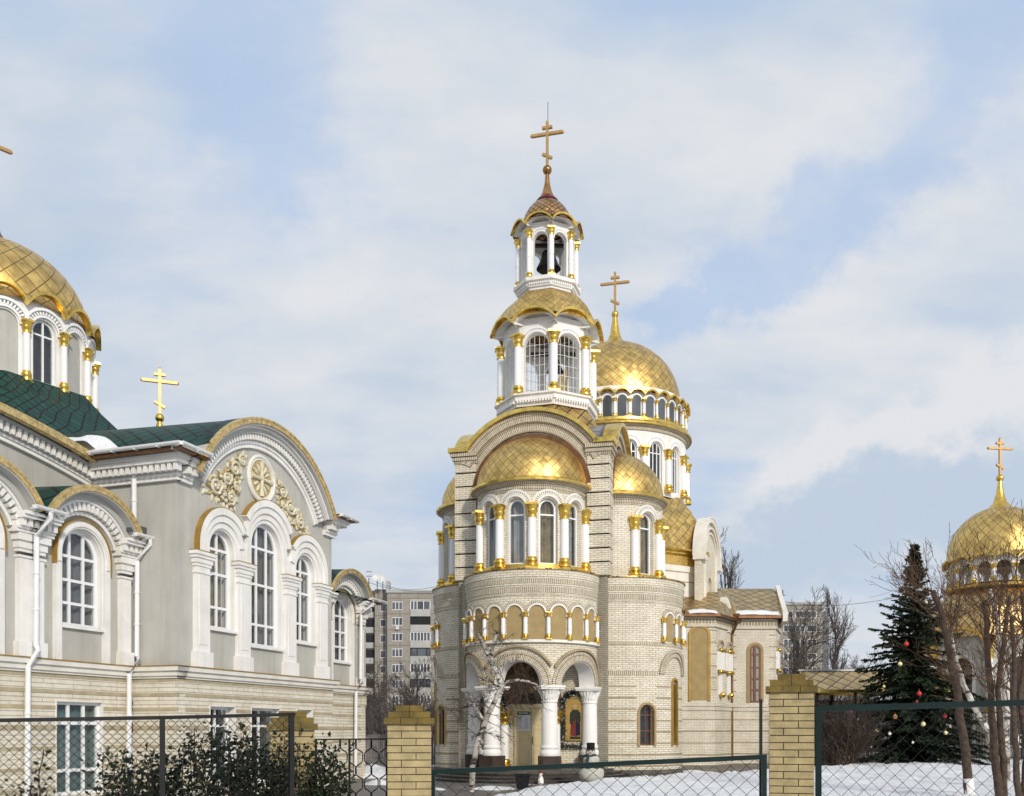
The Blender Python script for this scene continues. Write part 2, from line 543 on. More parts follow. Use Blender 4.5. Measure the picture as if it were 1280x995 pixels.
def glass():
    m, t, b = new_mat('glass')
    t.nodes.remove(b)
    o = t.nodes['Material Output']
    tr = nd(t, 'ShaderNodeBsdfTransparent')
    tr.inputs[0].default_value = (0.74, 0.77, 0.79, 1)
    gl = nd(t, 'ShaderNodeBsdfGlossy')
    gl.inputs['Roughness'].default_value = 0.02
    gl.inputs[0].default_value = (0.9, 0.93, 0.95, 1)
    n = noise(t, 0.7, 3)
    bp = nd(t, 'ShaderNodeBump')
    bp.inputs['Strength'].default_value = 0.12
    bp.inputs['Distance'].default_value = 0.1
    t.links.new(n.outputs['Fac'], bp.inputs['Height'])
    t.links.new(bp.outputs[0], gl.inputs['Normal'])
    # Schlick reflectance, the same from either side of the sheet
    geo = nd(t, 'ShaderNodeNewGeometry')
    dt = nd(t, 'ShaderNodeVectorMath', operation='DOT_PRODUCT')
    t.links.new(geo.outputs['Normal'], dt.inputs[0])
    t.links.new(geo.outputs['Incoming'], dt.inputs[1])
    ab = nd(t, 'ShaderNodeMath', operation='ABSOLUTE')
    t.links.new(dt.outputs['Value'], ab.inputs[0])
    iv = nd(t, 'ShaderNodeMath', operation='SUBTRACT')
    iv.inputs[0].default_value = 1.0
    t.links.new(ab.outputs[0], iv.inputs[1])
    pw = nd(t, 'ShaderNodeMath', operation='POWER')
    t.links.new(iv.outputs[0], pw.inputs[0])
    pw.inputs[1].default_value = 5.0
    fr = nd(t, 'ShaderNodeMath', operation='MULTIPLY_ADD')
    t.links.new(pw.outputs[0], fr.inputs[0])
    fr.inputs[1].default_value = 0.92
    fr.inputs[2].default_value = 0.08
    mx = nd(t, 'ShaderNodeMixShader')
    t.links.new(fr.outputs[0], mx.inputs[0])
    t.links.new(tr.outputs[0], mx.inputs[1])
    t.links.new(gl.outputs[0], mx.inputs[2])
    t.links.new(mx.outputs[0], o.inputs[0])


glass()


def far_glass():
    m, t, b = new_mat('far_glass')
    n = noise(t, 0.35, 2)
    t.links.new(ramp(t, n.outputs['Fac'], [(0.35, (0.03, 0.033, 0.038)), (0.6, (0.11, 0.12, 0.135))]), b.inputs['Base Color'])
    b.inputs['Roughness'].default_value = 0.08


far_glass()


# ------------------------------------------------------------------ mesh helpers
class MB:
    """collects faces (with UVs in metres) and links them as one mesh object"""

    def __init__(s, uvs=1.0):
        s.v, s.f, s.uv, s.k = [], [], [], uvs

    def add(s, verts, faces, uvs=None):
        o = len(s.v)
        s.v.extend([tuple(p) for p in verts])
        for i, f in enumerate(faces):
            s.f.append([o + j for j in f])
            s.uv.append(uvs[i] if uvs else None)

    def quad(s, a, b, c, d, uv=None):
        s.add([a, b, c, d], [(0, 1, 2, 3)], [uv] if uv else None)

    def box(s, x0, x1, y0, y1, z0, z1, M=None):
        p = [(x, y, z) for x in (x0, x1) for y in (y0, y1) for z in (z0, z1)]
        if M:
            p = [M @ Vector(q) for q in p]
        s.add(p, [(0, 1, 3, 2), (4, 6, 7, 5), (0, 4, 5, 1), (2, 3, 7, 6), (0, 2, 6, 4), (1, 5, 7, 3)])

    def lathe(s, prof, c=(0, 0, 0), seg=24, a0=0.0, a1=2 * pi, n=None, m=1.0, rot=0.0):
        """prof: (r, z) from bottom to top; n: panels round the whole turn; m: panel height"""
        full = abs(a1 - a0 - 2 * pi) < 1e-6
        cols = seg if full else seg + 1
        rm = max(r for r, z in prof)
        vs = []
        L = [0.0]
        for (r0, z0), (r1, z1) in zip(prof, prof[1:]):
            L.append(L[-1] + hypot(r1 - r0, z1 - z0))
        for r, z in prof:
            for j in range(cols):
                a = rot + a0 + (a1 - a0) * j / seg
                vs.append((c[0] + r * cos(a), c[1] + r * sin(a), c[2] + z))
        fs, us = [], []
        for i in range(len(prof) - 1):
            for j in range(seg):
                k = (j + 1) % cols
                fs.append((i * cols + j, i * cols + k, (i + 1) * cols + k, (i + 1) * cols + j))
                aa, ab = a0 + (a1 - a0) * j / seg, a0 + (a1 - a0) * (j + 1) / seg
                if n:
                    q = n / (2 * pi)
                    us.append([(aa * q, L[i] / m), (ab * q, L[i] / m), (ab * q, L[i + 1] / m), (aa * q, L[i + 1] / m)])
                else:
                    us.append([(aa * rm, L[i]), (ab * rm, L[i]), (ab * rm, L[i + 1]), (aa * rm, L[i + 1])])
        s.add(vs, fs, us)

    def tube(s, pts, r, seg=6, cap=True):
        """tube along a polyline; r a number or one per point"""
        n = len(pts)
        pts = [Vector(p) for p in pts]
        rr = r if isinstance(r, (list, tuple)) else [r] * n
        vs = []
        up = Vector((0.3, 0.2, 1)).normalized()
        for i in range(n):
            d = (pts[min(i + 1, n - 1)] - pts[max(i - 1, 0)])
            if d.length < 1e-9:
                d = Vector((0, 0, 1))
            d.normalize()
            x = d.cross(up)
            if x.length < 0.05:
                x = d.cross(Vector((1, 0, 0)))
            x.normalize()
            y = d.cross(x)
            for j in range(seg):
                a = 2 * pi * j / seg
                vs.append(pts[i] + (x * cos(a) + y * sin(a)) * rr[i])
        fs = []
        us = []
        ln = 0
        for i in range(n - 1):
            l2 = ln + (pts[i + 1] - pts[i]).length
            for j in range(seg):
                k = (j + 1) % seg
                fs.append((i * seg + j, i * seg + k, (i + 1) * seg + k, (i + 1) * seg + j))
                us.append([(j / seg, ln), ((j + 1) / seg, ln), ((j + 1) / seg, l2), (j / seg, l2)])
            ln = l2
        if cap and seg > 3:
            fs.append(tuple(range(seg))[::-1])
            us.append([(0, 0)] * seg)
            fs.append(tuple((n - 1) * seg + j for j in range(seg)))
            us.append([(0, 0)] * seg)
        s.add(vs, fs, us)

    def ball(s, c, r, seg=12, rings=8, sz=1.0):
        s.lathe([(max(1e-4, r * sin(pi * i / rings)), -r * sz * cos(pi * i / rings)) for i in range(rings + 1)], c, seg)

    def mesh(s, name, mat, origin=(0, 0, 0), smooth=35, clean=True):
        me = bpy.data.meshes.new(name)
        ox, oy, oz = origin
        me.from_pydata([(x - ox, y - oy, z - oz) for x, y, z in s.v], [], s.f)
        lay = me.uv_layers.new(name='UVMap')
        data = []
        for f, u in zip(s.f, s.uv):
            if u:
                for q in u:
                    data.extend(q)
            else:
                p = [Vector(s.v[i]) for i in f]
                nn = Vector((0, 0, 0))
                for i in range(len(p)):
                    nn += p[i].cross(p[(i + 1) % len(p)])
                if nn.length < 1e-12:
                    nn = Vector((0, -1, 0))
                nn.normalize()
                if abs(nn.z) > 0.8:
                    for q in p:
                        data.extend((q.x * s.k, q.y * s.k))
                else:
                    t = Vector((-nn.y, nn.x, 0)).normalized()
                    w = nn.cross(t)
                    kz = 1.0 if abs(nn.z) < 0.05 else None
                    for q in p:
                        data.extend((q.dot(t) * s.k, (q.z if kz else q.dot(w)) * s.k))
        lay.data.foreach_set('uv', data)
        if clean:
            bm = bmesh.new()
            bm.from_mesh(me)
            bmesh.ops.remove_doubles(bm, verts=bm.verts, dist=2e-4)
            bmesh.ops.recalc_face_normals(bm, faces=bm.faces)
            bm.to_mesh(me)
            bm.free()
        if smooth:
            me.shade_smooth()
            me.set_sharp_from_angle(angle=radians(smooth))
        me.materials.append(MT[mat])
        return me

    def build(s, name, mat, parent=None, loc=(0, 0, 0), smooth=35, clean=True):
        """link as an object; parented verts are relative to the parent's base"""
        o = bpy.data.objects.new(name, s.mesh(name, mat, (0, 0, 0), smooth, clean))
        COL.objects.link(o)
        o.location = loc
        if parent:
            o.parent = parent
        return o


def tag(o, label=None, cat=None, group=None, kind=None):
    for k, v in (('label', label), ('category', cat), ('group', group), ('kind', kind)):
        if v:
            o[k] = v
    return o


def empty(name, loc, label, cat, group=None, rz=0.0):
    o = bpy.data.objects.new(name, None)
    COL.objects.link(o)
    o.location = loc
    o.rotation_euler = (0, 0, rz)
    o.empty_display_size = 0.3
    return tag(o, label, cat, group)


def place(name, me, parent=None, loc=(0, 0, 0), rz=0.0, sc=1.0):
    o = bpy.data.objects.new(name, me)
    COL.objects.link(o)
    o.location = loc
    o.rotation_euler = (0, 0, rz)
    o.scale = (sc, sc, sc) if isinstance(sc, (int, float)) else sc
    if parent:
        o.parent = parent
    return o


def copy_tree(o, parent=None):
    c = o.copy()
    COL.objects.link(c)
    if parent:
        c.parent = parent
    for ch in list(o.children):
        copy_tree(ch, c)
    return c


# --- maps take (u, d, z): u along the face to the viewer's right, d into the wall, z up
def flat(ox, oy, nx, ny):
    l = hypot(nx, ny)
    nx, ny = nx / l, ny / l
    return lambda u, d, z: (ox - ny * u - nx * d, oy + nx * u - ny * d, z)


def drum(cx, cy, R, a):
    """face of a round wall; u = 0 looks out along the angle a"""
    return lambda u, d, z: (cx + (R - d) * cos(a + u / R), cy + (R - d) * sin(a + u / R), z)


def mbox(mb, M, u0, u1, z0, z1, d0, d1, n=1):
    for i in range(n):
        a, b = u0 + (u1 - u0) * i / n, u0 + (u1 - u0) * (i + 1) / n
        p = [M(u, d, z) for u in (a, b) for d in (d0, d1) for z in (z0, z1)]
        fs = [(0, 4, 5, 1), (2, 3, 7, 6), (0, 2, 6, 4), (1, 5, 7, 3)]
        us = [[(a, z0), (b, z0), (b, z1), (a, z1)], [(a, z0), (a, z1), (b, z1), (b, z0)],
              [(a, d0), (a, d1), (b, d1), (b, d0)], [(a, d0), (b, d0), (b, d1), (a, d1)]]
        if i == 0:
            fs.append((0, 1, 3, 2))
            us.append([(d0, z0), (d0, z1), (d1, z1), (d1, z0)])
        if i == n - 1:
            fs.append((4, 6, 7, 5))
            us.append([(d0, z0), (d1, z0), (d1, z1), (d0, z1)])
        mb.add(p, fs, us)


def wall(mb, M, u0, u1, z0, ztop, ops=(), th=0.3, du=0.5, back=True):
    """wall with arched openings: ops = (centre, half width, bottom, springing, rise factor)"""
    zt = ztop if callable(ztop) else (lambda u: ztop)
    us = [u0 + (u1 - u0) * i / max(1, int(math.ceil((u1 - u0) / du))) for i in range(int(math.ceil((u1 - u0) / du)) + 1)]
    for o in ops:
        us += [o[0] - o[1] * cos(pi * i / 16) for i in range(17)]
    us = sorted(x for x in us if u0 - 1e-6 <= x <= u1 + 1e-6)
    cl = [us[0]]
    for x in us[1:]:
        if x - cl[-1] > 1e-4:
            cl.append(x)

    def top(o, u):
        return o[3] + o[4] * sqrt(max(0, o[1] ** 2 - (u - o[0]) ** 2))

    def q(ua, ub, la, lb, ha, hb, d):
        mb.quad(M(ua, d, la), M(ub, d, lb), M(ub, d, hb), M(ua, d, ha), [(ua, la), (ub, lb), (ub, hb), (ua, ha)])

    def strip(ua, ub, za, zb, da, db):
        mb.quad(M(ua, da, za), M(ub, da, zb), M(ub, db, zb), M(ua, db, za), [(ua, 0), (ub, 0), (ub, db - da), (ua, db - da)])
    for ua, ub in zip(cl, cl[1:]):
        um = (ua + ub) / 2
        o = next((o for o in ops if abs(um - o[0]) < o[1]), None)
        iv = [((z0, z0), (zt(ua), zt(ub)))]
        if o:
            lo, ta, tb = o[2], top(o, ua), top(o, ub)
            iv = [((ta, tb), (zt(ua), zt(ub)))]
            if lo > z0 + 1e-3:
                iv.append(((z0, z0), (lo, lo)))
                strip(ua, ub, lo, lo, 0, th)
            strip(ua, ub, ta, tb, 0, th)
        for (la, lb), (ha, hb) in iv:
            q(ua, ub, la, lb, ha, hb, 0)
            if back:
                q(ua, ub, la, lb, ha, hb, th)
        strip(ua, ub, zt(ua), zt(ub), 0, th)
    for o in ops:
        for sg in (-1, 1):
            u = o[0] + sg * o[1]
            if u0 - 1e-6 <= u <= u1 + 1e-6:
                mb.quad(M(u, 0, o[2]), M(u, th, o[2]), M(u, th, o[3]), M(u, 0, o[3]), [(0, o[2]), (th, o[2]), (th, o[3]), (0, o[3])])
    for u in (u0, u1):
        mb.quad(M(u, 0, z0), M(u, th, z0), M(u, th, zt(u)), M(u, 0, zt(u)), [(0, z0), (th, z0), (th, zt(u)), (0, zt(u))])


def band(mb, M, A, B, d0, d1, closed=False):
    """a moulding between two paths A and B of (u, z), from depth d0 (front) to d1"""
    n = len(A)
    ln = 0
    for i in range(n if closed else n - 1):
        j = (i + 1) % n
        a, b, c, e = A[i], A[j], B[j], B[i]
        l2 = ln + hypot(b[0] - a[0], b[1] - a[1])
        w = hypot(a[0] - e[0], a[1] - e[1])
        P = [M(p[0], d, p[1]) for d in (d0, d1) for p in (a, b, c, e)]
        D = d1 - d0
        mb.add(P, [(0, 1, 2, 3), (4, 7, 6, 5), (0, 4, 5, 1), (3, 2, 6, 7)],
               [[(ln, w), (l2, w), (l2, 0), (ln, 0)], [(ln, w), (ln, 0), (l2, 0), (l2, w)],
                [(ln, 0), (ln, D), (l2, D), (l2, 0)], [(ln, 0), (l2, 0), (l2, D), (ln, D)]])
        ln = l2
    if not closed:
        for i in (0, n - 1):
            mb.quad(M(A[i][0], d0, A[i][1]), M(B[i][0], d0, B[i][1]), M(B[i][0], d1, B[i][1]), M(A[i][0], d1, A[i][1]))


def arc(uc, zc, r, a0=0, a1=180, n=24, e=1.0):
    """points from left (a1) to right (a0); degrees"""
    return [(uc + r * cos(radians(a1 + (a0 - a1) * i / n)), zc + e * r * sin(radians(a1 + (a0 - a1) * i / n))) for i in range(n + 1)]


def archpath(uc, zb, zs, hw, n=16, e=1.0):
    return [(uc - hw, zb)] + arc(uc, zs, hw, 0, 180, n, e) + [(uc + hw, zb)]


def archring(mb, M, uc, zs, r0, r1, d0, d1, a0=0, a1=180, n=24, leg=None, e=1.0):
    A, B = arc(uc, zs, r1, a0, a1, n, e), arc(uc, zs, r0, a0, a1, n, e)
    if leg is not None:
        A = [(uc - r1, leg)] + A + [(uc + r1, leg)]
        B = [(uc - r0, leg)] + B + [(uc + r0, leg)]
    band(mb, M, A, B, d0, d1)


def sheet(mb, M, poly, d):
    tris = tessellate_polygon([[Vector((u, z, 0)) for u, z in poly]])
    for t in tris:
        mb.add([M(poly[i][0], d, poly[i][1]) for i in t], [(0, 1, 2)], [[poly[i] for i in t]])


def prism(mb, M, poly, d0, d1):
    sheet(mb, M, poly, d0)
    sheet(mb, M, poly, d1)
    n = len(poly)
    for i in range(n):
        a, b = poly[i], poly[(i + 1) % n]
        mb.quad(M(a[0], d0, a[1]), M(b[0], d0, b[1]), M(b[0], d1, b[1]), M(a[0], d1, a[1]))


def dentils(mb, M, pts, w, d0, d1, h0, h1, fill=0.55):
    """blocks along a path of (u, z) laid between offsets h0..h1 inwards (below) of it"""
    L = [0]
    for a, b in zip(pts, pts[1:]):
        L.append(L[-1] + hypot(b[0] - a[0], b[1] - a[1]))

    def at(s):
        for i in range(len(pts) - 1):
            if s <= L[i + 1] + 1e-9:
                k = (s - L[i]) / max(1e-9, L[i + 1] - L[i])
                a, b = pts[i], pts[i + 1]
                return (a[0] + (b[0] - a[0]) * k, a[1] + (b[1] - a[1]) * k), ((b[0] - a[0]) / (L[i + 1] - L[i]), (b[1] - a[1]) / (L[i + 1] - L[i]))
        return pts[-1], (1, 0)
    n = max(1, int(L[-1] / w))
    st = L[-1] / n
    for i in range(n):
        (p, t), (q, t2) = at(i * st + st * (1 - fill) / 2), at(i * st + st * (1 + fill) / 2)
        A = [(p[0] + t[1] * h0, p[1] - t[0] * h0), (q[0] + t2[1] * h0, q[1] - t2[0] * h0)]
        B = [(p[0] + t[1] * h1, p[1] - t[0] * h1), (q[0] + t2[1] * h1, q[1] - t2[0] * h1)]
        band(mb, M, A, B, d0, d1)


CACHE = {}


def cached(key, fn):
    if key not in CACHE:
        CACHE[key] = fn()
    return CACHE[key]


def column(parent, pos, r, h, cap=None, base=None, sm=('white_clean', 'gold', 'gold'), rings=False, seg=16, name='column'):
    """white shaft with gilded capital and base; pos is the foot, relative to the parent"""
    cap = cap or r * 2.6
    base = base or r * 2.2

    def shaft():
        b = MB()
        b.lathe([(0.001, base * 0.5), (r * 0.97, base * 0.5), (r * 1.0, h * 0.3), (r * 0.93, h - cap * 0.6), (0.001, h - cap * 0.6)], seg=seg)
        if rings:
            for z in (h * 0.45,):
                b.lathe([(r, z - r * .35), (r * 1.12, z - r * .2), (r * 1.12, z + r * .2), (r, z + r * .35)], seg=seg)
        return b.mesh('column', sm[0])

    def capm():
        b = MB()
        z = h - cap
        b.lathe([(r * 0.95, z), (r * 1.18, z + cap * .03), (r * 1.2, z + cap * .14), (r * 1.02, z + cap * .18), (r * 1.12, z + cap * .3), (r * 1.36, z + cap * .44),
                 (r * 1.36, z + cap * .5), (r * 1.18, z + cap * .54), (r * 1.25, z + cap * .62), (r * 1.5, z + cap * .8), (r * 1.55, z + cap * .84)], seg=seg)
        b.box(-r * 1.6, r * 1.6, -r * 1.6, r * 1.6, z + cap * .84, z + cap)
        return b.mesh('capital', sm[1])

    def basem():
        b = MB()
        b.box(-r * 1.45, r * 1.45, -r * 1.45, r * 1.45, 0, base * .16)
        b.lathe([(r * 1.3, base * .16), (r * 1.55, base * .24), (r * 1.55, base * .4), (r * 1.2, base * .48), (r * 1.3, base * .58), (r * 1.42, base * .68),
                 (r * 1.35, base * .8), (r * 1.12, base * .86), (r * 1.15, base * .95), (r * .98, base)], seg=seg)
        return b.mesh('column_base', sm[2])
    k = (round(r, 3), round(h, 3), round(cap, 3), round(base, 3), sm, rings, seg)
    c = place(name, cached(('s',) + k, shaft), parent, pos[:3], pos[3] if len(pos) > 3 else 0.0)
    place('capital', cached(('c',) + k, capm), c)
    place('column_base', cached(('b',) + k, basem), c)
    return c


def window(parent, M, uc, zb, zs, hw, dep, fw=0.07, nv=0, hz=(), mat='pvc', pane='glass', cur='curtain', e=1.0, fd=0.07, cdep=0.22, bar=0.05, sill=None, name='window', flat_top=None):
    """arched joinery set back in its opening: window > pane"""
    b = MB()
    if flat_top:
        A = [(uc - hw, zb), (uc - hw, flat_top), (uc + hw, flat_top), (uc + hw, zb)]
        B = [(uc - hw + fw, zb), (uc - hw + fw, flat_top - fw), (uc + hw - fw, flat_top - fw), (uc + hw - fw, zb)]
    else:
        A, B = archpath(uc, zb, zs, hw, 16, e), archpath(uc, zb, zs, hw - fw, 16, e)
    band(b, M, A, B, dep, dep + fd)
    mbox(b, M, uc - hw + fw, uc + hw - fw, zb, zb + fw, dep + 0.002, dep + fd - 0.002)

    def top(u):
        return flat_top - fw * .5 if flat_top else zs + e * sqrt(max(0, (hw - fw * .5) ** 2 - (u - uc) ** 2))
    for i in range(nv):
        u = uc - hw + 2 * hw * (i + 1) / (nv + 1)
        mbox(b, M, u - bar / 2, u + bar / 2, zb + fw, min(top(u - bar / 2), top(u + bar / 2)), dep + 0.006, dep + fd - 0.006)
    for z in hz:
        w = hw - fw * .5 if flat_top or z < zs else sqrt(max(0, (hw - fw * .5) ** 2 - ((z - zs) / e) ** 2))
        mbox(b, M, uc - w, uc + w, z - bar / 2, z + bar / 2, dep + 0.009, dep + fd - 0.009)
    f = b.build(name, mat, parent)
    p = MB()
    sheet(p, M, [(u, z) for u, z in B][::-1], dep + fd * .5)
    p.build('pane', pane, f)
    c = MB()
    n = max(14, int(hw * 34))
    us = [uc - hw + 2 * hw * i / n for i in range(n + 1)]
    zt = (flat_top or zs + e * hw)
    rng = random.Random(int(abs(uc * 91 + zb * 37 + hw * 11) * 10))
    ph = rng.random() * 6
    ds = [dep + cdep + 0.035 * sin(u * 33 + ph) + 0.03 * sin(u * 13 + ph * 2) for u in us]
    for i in range(n):
        c.quad(M(us[i], ds[i], zb), M(us[i + 1], ds[i + 1], zb), M(us[i + 1], ds[i + 1], zt), M(us[i], ds[i], zt))
    c.build('curtain', cur, f, clean=False)
    if sill:
        s_ = MB()
        mbox(s_, M, uc - hw - .08, uc + hw + .08, zb - .06, zb, -.09, dep, 4)
        s_.build('sill', sill, f)
    return f


def ortho_cross(parent, p, h, rz=0.0, mat='cross_gold', w=None, name='cross'):
    """eight-ended cross, h tall, standing on the point p"""
    b = MB()
    w = w or h * .055
    R = Matrix.Rotation(rz, 4, 'Z')
    b.box(-w / 2, w / 2, -w / 2, w / 2, 0, h, R)
    b.box(-h * .355, h * .355, -w * .6, w * .6, h * .70, h * .70 + w * 1.05, R)
    b.box(-h * .115, h * .115, -w * .6, w * .6, h * .845, h * .845 + w, R)
    b.box(-h * .12, h * .12, -w * .6, w * .6, -w / 2, w / 2, Matrix.Translation((0, 0, h * .235)) @ R @ Matrix.Rotation(radians(28), 4, 'Y'))
    for x, z in ((0, h), (-h * .355, h * .7 + w * .52), (h * .355, h * .7 + w * .52)):
        b.ball(R @ Vector((x, 0, z)), w * .62, 8, 6)
    return b.build(name, mat, parent, p)


def spire(parent, p, prof, ball_z, ball_r, mat='gold', seg=20, name='spire'):
    b = MB()
    b.lathe(prof, p, seg)
    s_ = b.build(name, mat, parent)
    g = MB()
    g.ball((p[0], p[1], p[2] + ball_z), ball_r, 20, 12)
    g.build('ball', mat, s_, smooth=80)
    return s_


def wave_trim(parent, maps, half, z_low, rise, out, th=0.07, mat='gold_trim', name='eave_trim', back=0.05, flatend=0.0):
    """scalloped metal eave: one low arch per bay"""
    b = MB()
    for M in maps:
        A, B = [], []
        for i in range(15):
            t = -1 + 2 * i / 14
            z = z_low + rise * (1 - abs(t) ** 2.2)
            A.append((half * t, z + th))
            B.append((half * t, z))
        band(b, M, A, B, -out, back)
    return b.build(name, mat, parent)


def octo(cx, cy, R, rot, k, n=8):
    """flat map of side k of an n-gon whose corners lie at rot + i*2pi/n; also half the side"""
    a = rot + (k + .5) * 2 * pi / n
    ap = R * cos(pi / n)
    return flat(cx + ap * cos(a), cy + ap * sin(a), cos(a), sin(a)), R * sin(pi / n)


# ================================================================== GROUND
def plane(name, x0, x1, y0, y1, z, mat, kind='structure', nx=1, ny=1, hf=None):
    b = MB()
    vs = []
    for j in range(ny + 1):
        for i in range(nx + 1):
            x, y = x0 + (x1 - x0) * i / nx, y0 + (y1 - y0) * j / ny
            vs.append((x, y, z + (hf(x, y) if hf else 0)))
    fs = [(j * (nx + 1) + i, j * (nx + 1) + i + 1, (j + 1) * (nx + 1) + i + 1, (j + 1) * (nx + 1) + i) for j in range(ny) for i in range(nx)]
    b.add(vs, fs)
    o = b.build(name, mat, smooth=60)
    return tag(o, kind=kind)


plane('ground', -900, 900, -60, 1500, 0.0, 'winter_ground')
plane('church_yard', -13, 17.5, 20, 56, 0.006, 'wet_paving')

# ================================================================== CHURCH
TX, TY, PHI = 1.445, 39.4, radians(-14)
church = empty('church', (TX, TY, 0), 'cream brick church with gold domes, tall bell tower and columned porch, right of centre', 'church', rz=PHI)


def to_local(x, y):
    dx, dy = x - TX, y - TY
    return dx * cos(-PHI) - dy * sin(-PHI), dx * sin(-PHI) + dy * cos(-PHI)


def deg(*a):
    return [radians(x) for x in a]


def ringband(c, R, z0, z1, out, mat, name, gaps=(), a0=0, a1=360, parent=church, seg=64):
    """thin projecting course round a drum, leaving out the (from, to) angles in gaps"""
    a = a0
    spans = []
    for g in sorted(gaps) + [(a1, a1)]:
        if g[0] > a:
            spans.append((a, min(g[0], a1)))
        a = max(a, g[1])
    for s0, s1 in spans:
        b = MB()
        b.lathe([(R - .02, z0), (R + out, z0), (R + out, z1), (R - .02, z1)], c, max(3, int((s1 - s0) / 360 * seg)), radians(s0), radians(s1))
        b.build(name, mat, church)


def drumcols(c, R, angs, z, h, r, parent=church, **kw):
    for a in angs:
        column(parent, (c[0] + R * cos(radians(a)), c[1] + R * sin(radians(a)), z, radians(a)), r, h, **kw)


# ---- lower storey: square core and three apses
core = MB()
for nx, ny in ((0, -1), (1, 0), (0, 1), (-1, 0)):
    M = flat(nx * 2.9, ny * 2.9, nx, ny)

    def gable_top(u):
        return 12.5 if abs(u) > 2.5 else 10.86 + sqrt(3.0 ** 2 - u * u)
    wall(core, M, -2.9, 2.9, 0, gable_top, (), .4, du=.2, back=False)
core.build('wall', 'cream_brick', church)

FC = (0, -2.7, 0)
RF = 2.5
Mf = drum(0, -2.7, RF, radians(-90))
bay = radians(57) * RF
b = MB()
ops = [(k * bay, .9, 3.38, 3.3801, 1.0) for k in (-1, 0, 1)]
wall(b, Mf, -radians(92) * RF, radians(92) * RF, 3.38, 4.92, ops, .55, du=.12)
b.build('porch_wall', 'cream_brick', church)
for k in (-1, 0, 1):
    b = MB()
    archring(b, Mf, k * bay, 3.38, .9, 1.235, -.07, .1, n=36)
    b.build('arch', 'soldier_brick', church)
    b = MB()
    A, B = arc(k * bay, 3.38, 1.44, 31, 149, 30), arc(k * bay, 3.38, 1.36, 29, 151, 30)
    if k == 1:
        A, B = arc(k * bay, 3.38, 1.36, 2, 149, 30), arc(k * bay, 3.38, 1.28, 2, 151, 30)
    if k == -1:
        A, B = arc(k * bay, 3.38, 1.36, 31, 178, 30), arc(k * bay, 3.38, 1.28, 29, 178, 30)
    band(b, Mf, A, B, -.13, .1)
    b.build('arch_hood', 'brown_band', church)
    b = MB()
    archring(b, Mf, k * bay, 3.38, .875, .905, -.035, .57, n=36)
    b.build('arch_soffit', 'white', church)
# stout white porch columns
for a in (-85.5, -28.5, 28.5, 85.5):
    aa = radians(-90 + a)
    px, py = FC[0] + (RF - .26) * cos(aa), FC[1] + (RF - .26) * sin(aa)

    def big():
        q = MB()
        q.lathe([(.285, .5), (.295, 1.2), (.28, 2.3), (.27, 2.42)], seg=28)
        q.lathe([(.29, .5), (.34, .5), (.36, .58), (.345, .66), (.31, .70), (.30, .74), (.33, .78), (.33, .84), (.29, .88)], seg=28)
        return q.mesh('porch_column', 'white')

    def bigcap():
        q = MB()
        q.lathe([(.25, 2.42), (.30, 2.43), (.30, 2.50), (.27, 2.52)], seg=28)
        # leafy bell of the capital
        n = 20
        prof = [(.27, 2.50), (.31, 2.6), (.34, 2.72), (.39, 2.84), (.44, 2.90)]
        vs, fs = [], []
        for i, (r, z) in enumerate(prof):
            for j in range(n * 2):
                r2 = r * (1 + (.07 if (j + (i // 2)) % 2 else -.03))
                vs.append((r2 * cos(pi * j / n), r2 * sin(pi * j / n), z))
        for i in range(len(prof) - 1):
            for j in range(n * 2):
                k2 = (j + 1) % (2 * n)
                fs.append((i * 2 * n + j, i * 2 * n + k2, (i + 1) * 2 * n + k2, (i + 1) * 2 * n + j))
        q.add(vs, fs)
        q.box(-.43, .43, -.43, .43, 2.90, 2.96)
        q.box(-.46, .46, -.46, .46, 2.96, 3.03)
        return q.mesh('capital', 'white', smooth=20)

    def bigfoot():
        q = MB()
        q.box(-.34, .34, -.34, .34, 0, .5)
        return q.mesh('plinth', 'dark_plinth')
    c = place('porch_column', cached('pcol', big), church, (px, py, .35), aa)
    place('capital', cached('pcap', bigcap), c)
    place('plinth', cached('pfoot', bigfoot), c)
# porch floor and steps
for R, z, nm in ((3.1, .35, 'porch_floor'), (3.75, .262, 'step'), (4.4, .175, 'step'), (5.05, .088, 'step')):
    b = MB()
    b.lathe([(R, 0), (R, z - .03), (R + .03, z - .025), (R + .03, z - .004), (R, z), (.01, z)], FC, 56, radians(-184), radians(4))
    b.v = [(x * (3.1 + (R - 3.1) * .45) / R, y, zz) for x, y, zz in b.v]
    b.build(nm, 'paving' if nm == 'porch_floor' else 'wet_stone', church)
b = MB()
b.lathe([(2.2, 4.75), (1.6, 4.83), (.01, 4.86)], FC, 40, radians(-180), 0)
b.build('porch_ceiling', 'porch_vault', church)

# inside the porch: doorway with a mosaic above it
Mw = flat(0, -2.9, 0, -1)
b = MB()
mbox(b, Mw, -.66, -.56, .35, 2.62, -.07, .05)
mbox(b, Mw, .56, .66, .35, 2.62, -.07, .05)
mbox(b, Mw, -.70, .70, 2.62, 2.74, -.10, .05)
door = b.build('door', 'door_cream', church)
for s in (-1, 1):
    b = MB()
    u0, u1 = (-.56, -.01) if s < 0 else (.01, .56)
    mbox(b, Mw, u0, u1, .36, 2.62, -.045, .03)
    for z0, z1 in ((.5, 1.05), (1.2, 1.85), (1.98, 2.5)):
        A = [(u0 + .09, z0), (u0 + .09, z1), (u1 - .09, z1), (u1 - .09, z0)]
        B = [(u0 + .12, z0 + .03), (u0 + .12, z1 - .03), (u1 - .12, z1 - .03), (u1 - .12, z0 + .03)]
        band(b, Mw, A, B, -.06, -.04, True)
    b.build('door_leaf', 'door_cream', door)
b = MB()
